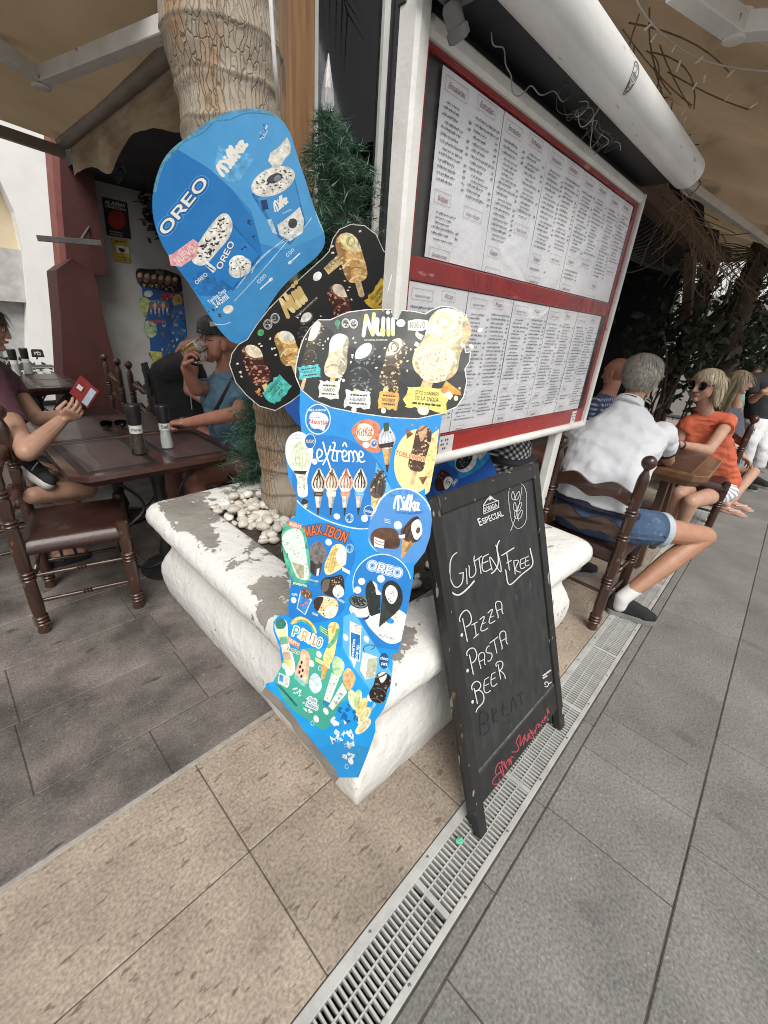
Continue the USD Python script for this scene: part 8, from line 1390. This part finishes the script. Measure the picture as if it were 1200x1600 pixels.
# -- man with a cap drinking beer
T5 = thing('person', 'person in black cap and blue shirt drinking from a beer mug', 'person', (1.42, 2.75, 0))
hd, F5 = P(345, 538, 2.88), unit(V(-.80, .36, .10)); nk = P(352, 580, 2.93); sF, sN = P(333, 606, 3.05), P(385, 612, 2.78); chs, pel = P(362, 630, 2.98), P(380, 705, 2.98); eF, wF = P(307, 608, 2.84), P(290, 575, 2.72); eN, wN = P(372, 646, 2.62), P(292, 661, 2.66); pel[2] = max(pel[2], .6)
mug_c, mug_ax = P(303, 545, 2.72), unit(P(325, 537, 2.74) - P(283, 562, 2.70))
skin = soft([*head_parts(hd, F5, U=unit(V(.12, -.05, 1)), s=1.13, jaw=1.2), hull((nk - V(-.02, 0, .05), .068), (hd - V(-.02, 0, .06), .058)), hull((chs, .12), (nk, .065)), hull((pel, .14), (chs, .13)), *chain([(sF, .055), (eF, .047)]), *chain([(eF, .048), (eF * .6 + wF * .4, .043), (wF, .030)]), *chain([(sN, .056), (eN, .046)]), *chain([(eN, .048), (eN * .65 + wN * .35, .046), (wN, .032)]), *hand(wF, P(296, 546, 2.70) - wF, RGT + V(0, 0, .1), -FWH, (.75, .75, .75, .75), s=1.05, thumb=.8), *hand(wN, P(272, 660, 2.68) - wN, V(0, 0, -1), V(0, .8, .2), (1.15, 1.2, 1.2, 1.2), s=1.15, thumb=.9), *chain([(pel + V(0, .12, -.1), .1), (V(1.0, 2.92, .52), .065), (V(1.02, 2.92, .08), .042)]), *chain([(pel + V(0, -.12, -.1), .1), (V(1.02, 2.58, .52), .065), (V(1.04, 2.58, .08), .042)])], .015, 9)
obj('body', skin, sk_red, T5, smooth=True); face_parts(T5, hd, F5, 1.12, U=unit(V(.12, -.05, 1)))
blue = cloth_mat('blue_shirt', (.10, .19, .27), (.075, .15, .22), bscale=18); sd5 = unit(sN - sF)
obj('blue_shirt', shirt_fold(soft([MF.batch_hull([sph(pel + sd5 * .1, .16), sph(pel - sd5 * .1, .16), sph(chs + sd5 * .1, .165), sph(chs - sd5 * .1, .165)]), MF.batch_hull([sph(chs + sd5 * .1, .165), sph(chs - sd5 * .1, .165), sph(sF, .075), sph(sN, .075), sph(nk - V(-.01, 0, .06), .085)]), hull((sF, .07), (nk - V(0, 0, .03), .07)), hull((sN, .07), (nk - V(0, 0, .03), .07)), limb_to(sF, .074, sF * .5 + eF * .5, .064), limb_to(sN, .086, sN * .35 + eN * .65, .078)], .016, 7), .014, 10, 6), blue, T5, smooth=True)
obj('bag_strap', tube(spline([P(370, 585, 2.80), P(355, 610, 2.78), P(338, 640, 2.80), P(325, 660, 2.84)], 16), .016, 8), pm('black_strap', (.012, .012, .012), rough=.7), T5)
Fq, Rq, Uq = frame_(F5, unit(V(.12, -.05, 1))); capc = hd + Uq * .055 - Fq * .012; m = tm(cut(place(sph((0, 0, 0), .103, (.98, 1.12, .95), 40), capc, Fq, Rq, Uq), capc + Uq * .0, Uq)); obj('cap', wobble(m, .003, 20), cloth_mat('black_cap', (.016, .016, .017), bscale=120, bdist=.003), T5, smooth=40)
bp = [capc + Fq * (.085 + .075 * math.cos(a)) + Rq * .085 * math.sin(a) + Uq * (.004 - .012 * abs(math.sin(a)) ** 2 - .01 * math.cos(a)) for a in np.linspace(-math.pi / 2, math.pi / 2, 17)]; bi = [capc + Fq * .03 + Rq * .09 * x + Uq * .006 for x in np.linspace(-1, 1, 17)]
obj('cap_peak', trimesh.Trimesh(bp + bi + [p + Uq * .006 for p in bp] + [p + Uq * .006 for p in bi], [t for i in range(16) for t in ((i, i + 1, 18 + i), (i, 18 + i, 17 + i), (34 + i, 52 + i, 35 + i), (34 + i, 51 + i, 52 + i), (i, 34 + i, 35 + i), (i, 35 + i, i + 1))], process=False), cloth_mat('black_cap', (.016, .016, .017)), T5, smooth=30)
obj('cap_badge', solid([capc + Rq * -.06 + Fq * .06 + Uq * .06 + (RGT * a + UPV * b) for a, b in ((-.02, -.015), (.02, -.012), (.018, .018), (-.018, .014))], -FWH * .004), pm('badge_white', (.5, .5, .5)), T5, smooth=False)
for s_ in (-1, 1): c = hd + Fq * .094 + Rq * s_ * .033 + Uq * .012; obj('spectacle_rim', tube([c + Rq * .025 * math.cos(a) + Uq * .02 * math.sin(a) for a in np.linspace(0, 2 * math.pi, 20)], .0022, 5, caps=False), blk_gloss, T5); obj('spectacle_arm', tube([hd + Fq * .09 + Rq * s_ * .06 + Uq * .018, hd + Rq * s_ * .082 + Uq * .014], .0024, 5), blk_gloss, T5)
mg = thing('beer_mug', 'glass beer mug half full of lager held to the mouth', 'beer mug', mug_c)
beer = usdkit.material(stage, '/World/Looks/lager', {'p': ('principled_bsdf', {'base_color': (.85, .42, .06), 'roughness': .05, 'transmission_weight': .75, 'ior': 1.33})}, surface='p.BSDF'); b0 = mug_c - mug_ax * .075
obj('glass', lathe([(.034, 0), (.040, .004), (.041, .15), (.0385, .15), (.037, .016), (.001, .014)], 20, axis=mug_ax, at=b0), clear, mg); obj('beer', lathe([(.0362, .017), (.0375, .095), (.001, .096)], 20, axis=mug_ax, at=b0), beer, mg); obj('foam', lathe([(.0376, .096), (.038, .112), (.03, .116), (.001, .113)], 20, axis=mug_ax, at=b0), pm('beer_foam', (.62, .60, .56), rough=.9), mg); hr = unit(np.cross(mug_ax, FWH)); obj('handle', tube(spline([b0 + mug_ax * .03 - hr * .04, b0 + mug_ax * .04 - hr * .075, b0 + mug_ax * .10 - hr * .075, b0 + mug_ax * .12 - hr * .04], 14), .007, 8), clear, mg)
# -- person in a black vest behind the drinker
T6 = thing('person', 'person in black vest and camouflage shorts behind the beer drinker', 'person', (1.45, 3.65, 0))
nk = P(292, 545, 3.55); chs = P(278, 590, 3.6); pel = P(285, 650, 3.55); pel[2] = .6; hd = P(330, 522, 3.42); sA, sB = P(264, 572, 3.72), P(300, 565, 3.4); F6 = unit(V(.1, -.8, 0)); kA = P(330, 645, 3.2); kA[2] = .58
skin = soft([*head_parts(hd, F6, s=1.02), hull((nk, .06), (hd - V(0, 0, .05), .055)), hull((chs, .12), (nk, .065)), hull((pel, .13), (chs, .12)), *chain([(sB, .056), (P(296, 610, 3.35), .045), (P(318, 625, 3.2), .034)]), *chain([(sA, .056), (sA + V(-.1, .05, -.28), .045), (sA + V(-.1, -.2, -.3), .034)]), *chain([(pel + V(-.05, 0, -.03), .1), (kA, .065), (V(kA[0], kA[1] - .03, .1), .042)]), *chain([(pel + V(.12, 0, -.03), .1), (kA + V(.2, .1, 0), .065), (V(kA[0] + .2, kA[1] + .07, .1), .042)])], .02, 7); obj('body', skin, sk_red, T6, smooth=True)
vest = cloth_mat('black_vest', (.020, .019, .021)); obj('vest', shirt_fold(soft([MF.batch_hull([sph(pel + V(-.07, .05, 0), .145), sph(pel + V(.09, -.05, 0), .145), sph(chs + V(-.06, .06, 0), .145), sph(chs + V(.07, -.07, 0), .145)]), MF.batch_hull([sph(chs + V(-.06, .06, 0), .145), sph(chs + V(.07, -.07, 0), .145), sph(sA, .065), sph(sB, .06), sph(nk - V(0, 0, .04), .075)])], .02, 6), .012, 10, 8), vest, T6, smooth=True)
obj('vest_piping', tube(spline([P(303, 545, 3.28), P(296, 580, 3.28), P(298, 620, 3.26), P(300, 640, 3.24)], 14), .004, 6), pm('grey_piping', (.3, .3, .3)), T6)
obj('camo_shorts', shirt_fold(soft([MF.batch_hull([sph(pel + V(-.07, 0, -.04), .13), sph(pel + V(.1, 0, -.04), .13)]), limb_to(pel + V(-.05, 0, -.03), .12, pel * .3 + kA * .7, .1), limb_to(pel + V(.12, 0, -.03), .12, pel * .3 + kA * .7 + V(.2, .1, 0), .1)], .02, 5), .01, 10, 5), pm('camouflage', (.105, .095, .065), (.045, .045, .032), rough=.9, scale=16, lo=.47, hi=.53, detail=3, extra=(12, .6, .03, (.17, .155, .115), (1, 1, 1), (0, 0, 0))), T6, smooth=True)
hair(T6, hd, F6, pm('dark_hair', (.05, .036, .026), (.03, .022, .017), rough=.5, scale=60), 12, s=1.02, n=300, L=.03, line=-.02, tilt=.5)
# -- person with a phone at the left edge
T7 = thing('person', 'person in plum t-shirt holding up a phone in a red case', 'person', (.05, 3.0, 0))
hd, F7 = P(-24, 512, 2.42), unit(V(.93, -.22, -.22)); nk = P(-22, 560, 2.46); sN, sF = P(0, 622, 2.28), P(8, 590, 2.62); chs, pel = P(-28, 640, 2.44), P(-30, 735, 2.42); eN, wN = G(42, 706, .80), P(98, 655, 2.22); eF, wF = P(60, 655, 2.5), P(108, 648, 2.36); pel[2] = max(.55, pel[2])
phc = P(131, 612, 2.22); pax, pup = unit(P(152, 598, 2.20) - P(110, 634, 2.24)), None
skin = soft([*head_parts(hd, F7, s=1.0, nose=.55), hull((nk, .055), (hd - V(0, 0, .05), .046)), hull((chs, .11), (nk, .058)), hull((pel, .12), (chs, .11)), *chain([(sN, .056), (eN, .046)]), *chain([(eN, .048), (eN * .6 + wN * .4, .045), (wN, .031)]), *chain([(sF, .052), (eF, .044)]), *chain([(eF, .045), (wF, .030)]), *hand(wN, P(128, 636, 2.20) - wN, FWH * .5 + V(0, 0, .5), V(0, 0, 1) - FWH * .3, (.55, .65, .75, .85), s=1.02, thumb=.9), *hand(wF, P(133, 640, 2.32) - wF, -FWH + V(0, 0, .2), V(0, 0, 1), (.6, .7, .8, .8), s=.95, thumb=.7),
             *chain([(pel + V(0, -.1, -.04), .095), (V(.47, 2.80, .50), .064), (V(.22, 2.66, .56), .045)]), *chain([(pel + V(0, .1, -.04), .095), (V(.45, 3.0, .5), .066), (V(.33, 2.97, .09), .04)])], .015, 9)
obj('body', skin, sk_fair, T7, smooth=True); face_parts(T7, hd, F7)
plum = cloth_mat('plum_tshirt', (.115, .045, .060), (.09, .036, .048)); sd7 = unit(sN - sF); obj('tshirt', shirt_fold(soft([MF.batch_hull([sph(pel + sd7 * .08, .14), sph(pel - sd7 * .08, .14), sph(chs + sd7 * .1, .13), sph(chs - sd7 * .1, .13)]), MF.batch_hull([sph(chs + sd7 * .1, .13), sph(chs - sd7 * .1, .13), sph(sN, .07), sph(sF, .07), sph(nk - V(0, 0, .05), .075)]), limb_to(sN, .074, sN * .55 + eN * .45, .066), limb_to(sF, .07, sF * .5 + eF * .5, .062)], .018, 6), .012, 11, 3), plum, T7, smooth=True)
hair(T7, hd, F7, pm('brown_hair', (.075, .045, .028), (.04, .025, .016), rough=.45, scale=60), 13, bob=(-.05, 1.1), n=1500, L=.07, line=-.004, tilt=.62, fringe=True)
obj('shorts', shirt_fold(soft([MF.batch_hull([sph(pel + V(0, .1, -.04), .12), sph(pel + V(0, -.1, -.04), .12)]), limb_to(pel + V(0, -.1, -.04), .112, V(.30, 2.84, .52), .09), limb_to(pel + V(0, .1, -.04), .112, V(.3, 3.02, .52), .09)], .02, 5), .01, 10, 5), cloth_mat('taupe_shorts', (.13, .10, .085)), T7, smooth=True)
# the crossed foot's slipper and the sandal on the floor
q0, q1, ns = P(34, 715, 2.06), P(76, 752, 2.0), None; dd = unit(q1 - q0); m = soft([hull((q0, .040), (q0 * .4 + q1 * .6, .042), (q1, .032))], .012, 4); obj('slipper', m, black_shoe, T7, smooth=True); m = soft([hull((q0 + RGT * -.012 - UPV * .014, .040), (q0 * .4 + q1 * .6 + RGT * -.012 - UPV * .014, .042), (q1 - UPV * .012 - RGT * .008, .033))], .012, 4); obj('slipper_sole', m, pm('white_rubber', (.62, .60, .58), rough=.6), T7, smooth=True)
obj('slipper_buckle', bar(P(50, 735, 1.955), P(60, 722, 1.955), .012, .006), pm('steel', (.5, .5, .5), rough=.25, metal=1.0), T7)
f_ = G(105, 878); obj('sandal', trimesh.creation.extrude_polygon(Polygon(loop([(f_ + V(a, b, 0))[:2] for a, b in ((-.13, 0), (-.06, .04), (.05, .045), (.12, .02), (.12, -.03), (.05, -.045), (-.06, -.04))], 4)), .03).apply_translation((0, 0, .002)), black_shoe, T7, smooth=40); obj('foot', soft([hull((f_ + V(-.10, 0, .06), .032), (f_ + V(.0, 0, .055), .032), (f_ + V(.09, 0, .045), .022)), hull((f_ + V(-.08, 0, .07), .035), (V(.33, 2.97, .10), .038))], .012, 5), sk_fair, T7, smooth=True)
for a in (-.02, .05): obj('sandal_strap', tube(spline([f_ + V(a, .04, .03), f_ + V(a, 0, .095 - a * .3), f_ + V(a, -.04, .03)], 10), .008, 6), black_shoe, T7)
ph = thing('phone', 'phone in an open red wallet case held above the left table', 'phone', phc)
ln_, wd_ = unit(P(148, 586, 2.22) - P(117, 634, 2.22)), None; rt = unit(np.cross(ln_, FWH)); fn = unit(np.cross(rt, ln_))
def slabq(c, a, b, th, off): o = c + fn * off; return solid([o - ln_ * a - rt * b, o + ln_ * a - rt * b, o + ln_ * a + rt * b, o - ln_ * a + rt * b], fn * th)
redl = pm('red_case', (.26, .022, .024), (.20, .018, .02), rough=.5, scale=30, bump=.2, bscale=160, bdist=.002)
sgn = 1 if (rt @ RGT) > 0 else -1
obj('case_flap', slabq(phc - rt * sgn * .027, .062, .027, .006, 0), redl, ph, smooth=False); obj('case_back', slabq(phc + rt * sgn * .030, .062, .030, .006, -.006), redl, ph, smooth=False); obj('handset', slabq(phc + rt * sgn * .030, .058, .027, .009, .0 if sgn > 0 else .0), pm('phone_black', (.012, .012, .014), rough=.2), ph, smooth=False)
tw_ = fn if fn @ (EYEP - phc) > 0 else -fn
obj('screen', solid([phc + rt * sgn * .030 + tw_ * .0102 + ln_ * a + rt * b for a, b in ((-.052, -.024), (.052, -.024), (.052, .008), (-.052, .008))], tw_ * .0006), pm('pale_screen', (.42, .48, .58), rough=.15), ph, smooth=False); obj('card_slot', solid([phc - rt * sgn * .028 + tw_ * .0068 + ln_ * a + rt * b for a, b in ((-.005, -.02), (.022, -.02), (.022, .008), (-.005, .008))], tw_ * .0006), pm('label_white', (.62, .62, .6)), ph, smooth=False)
# -- waiter-like standing figure at the far right edge
T8 = thing('person', 'person in black top and white trousers at the far right edge', 'person', (6.7, .3, 0))
hd = P(1212, 560, 5.3); nk = hd - V(0, 0, .15); chs = P(1196, 605, 5.3); pel = P(1190, 655, 5.3); sA, sB = P(1176, 592, 5.2), P(1212, 590, 5.5); F8 = unit(V(-.6, -.6, 0)); kA, kB = P(1172, 690, 4.95), P(1190, 700, 5.1); aA, aB = P(1150, 705, 4.9), P(1168, 715, 4.95)
skin = soft([*head_parts(hd, F8), hull((nk, .055), (hd - V(0, 0, .05), .045)), hull((chs, .11), (nk, .06)), hull((pel, .12), (chs, .11)), *chain([(sA, .05), (P(1176, 625, 5.0), .04), (P(1192, 612, 4.9), .03)]), *hand(P(1192, 612, 4.9), RGT, -FWH, V(0, 0, 1), (.5, .6, .6, .6)), *chain([(kA, .05), (V(kA[0], kA[1] - .05, .08), .036)]), *chain([(kB, .05), (V(kB[0], kB[1] - .05, .08), .036)])], .02, 6); obj('body', skin, sk_tan, T8, smooth=True); face_parts(T8, hd, F8)
obj('black_top', shirt_fold(soft([MF.batch_hull([sph(pel + V(-.06, .05, .02), .125), sph(pel + V(.06, -.05, .02), .125), sph(chs + V(-.07, .06, 0), .125), sph(chs + V(.07, -.06, 0), .125)]), MF.batch_hull([sph(chs, .13), sph(sA, .066), sph(sB, .066), sph(nk - V(0, 0, .05), .07)]), limb_to(sA, .066, P(1176, 618, 5.03), .056)], .022, 6), .012, 10, 2), vest, T8, smooth=True)
obj('white_trousers', shirt_fold(soft([MF.batch_hull([sph(pel + V(-.07, .05, -.03), .125), sph(pel + V(.07, -.05, -.03), .125)]), *chain([(pel + V(-.06, 0, -.04), .11), (kA, .08)]), *chain([(pel + V(.06, 0, -.04), .11), (kB, .08)]), limb_to(kA, .078, V(kA[0], kA[1] - .05, .22), .07), limb_to(kB, .078, V(kB[0], kB[1] - .05, .22), .07)], .022, 6), .014, 10, 6), cloth_mat('white_trousers', (.62, .62, .64)), T8, smooth=True)
hair(T8, hd, F8, pm('dark_hair', (.05, .036, .026), (.03, .022, .017)), 15, n=500, L=.05, line=-.01, tilt=.6)
for k_ in (kA, kB): f_ = V(k_[0], k_[1] - .05, 0); shoe(T8, f_ + V(0, .05, .03), f_ + V(-.04, -.2, .03), black_shoe, grey_sole, .04)
T9 = thing('person', 'person in teal top half hidden behind the charcoal top', 'person', (7.0, .6, 0))
hd = P(1176, 585, 6.0); nk = hd - V(0, 0, .15); chs = P(1172, 640, 6.0); pel = P(1172, 690, 6.0); pel[2] = max(.55, pel[2]); F9 = unit(V(-.6, -.6, 0)); sd9 = unit(V(.7, -.7, 0)); sA, sB = nk - V(0, 0, .08) - sd9 * .17, nk - V(0, 0, .08) + sd9 * .17
obj('body', soft([*head_parts(hd, F9), hull((nk, .055), (hd - V(0, 0, .05), .045)), hull((chs, .11), (nk, .06)), hull((pel, .12), (chs, .11)), *chain([(sA, .05), (sA + V(-.1, -.1, -.25), .04)]), *chain([(sB, .05), (sB + V(-.1, -.1, -.25), .04)]), *chain([(pel - sd9 * .09, .09), (pel - sd9 * .09 + V(-.25, -.25, 0), .06), (pel * V(1, 1, 0) - sd9 * .09 + V(-.25, -.25, .1), .04)]), *chain([(pel + sd9 * .09, .09), (pel + sd9 * .09 + V(-.25, -.25, 0), .06), (pel * V(1, 1, 0) + sd9 * .09 + V(-.25, -.25, .1), .04)])], .022, 6), sk_fair, T9, smooth=True); face_parts(T9, hd, F9)
obj('teal_top', shirt_fold(soft([MF.batch_hull([sph(pel - sd9 * .07, .13), sph(pel + sd9 * .07, .13), sph(chs - sd9 * .08, .125), sph(chs + sd9 * .08, .125)]), MF.batch_hull([sph(chs - sd9 * .08, .125), sph(chs + sd9 * .08, .125), sph(sA, .066), sph(sB, .066), sph(nk - V(0, 0, .05), .07)])], .022, 6), .01, 10, 2), cloth_mat('teal_top', (.22, .50, .46)), T9, smooth=True); hair(T9, hd, F9, pm('dark_hair', (.05, .036, .026), (.03, .022, .017)), 16, n=500, L=.05, line=-.01, tilt=.6)
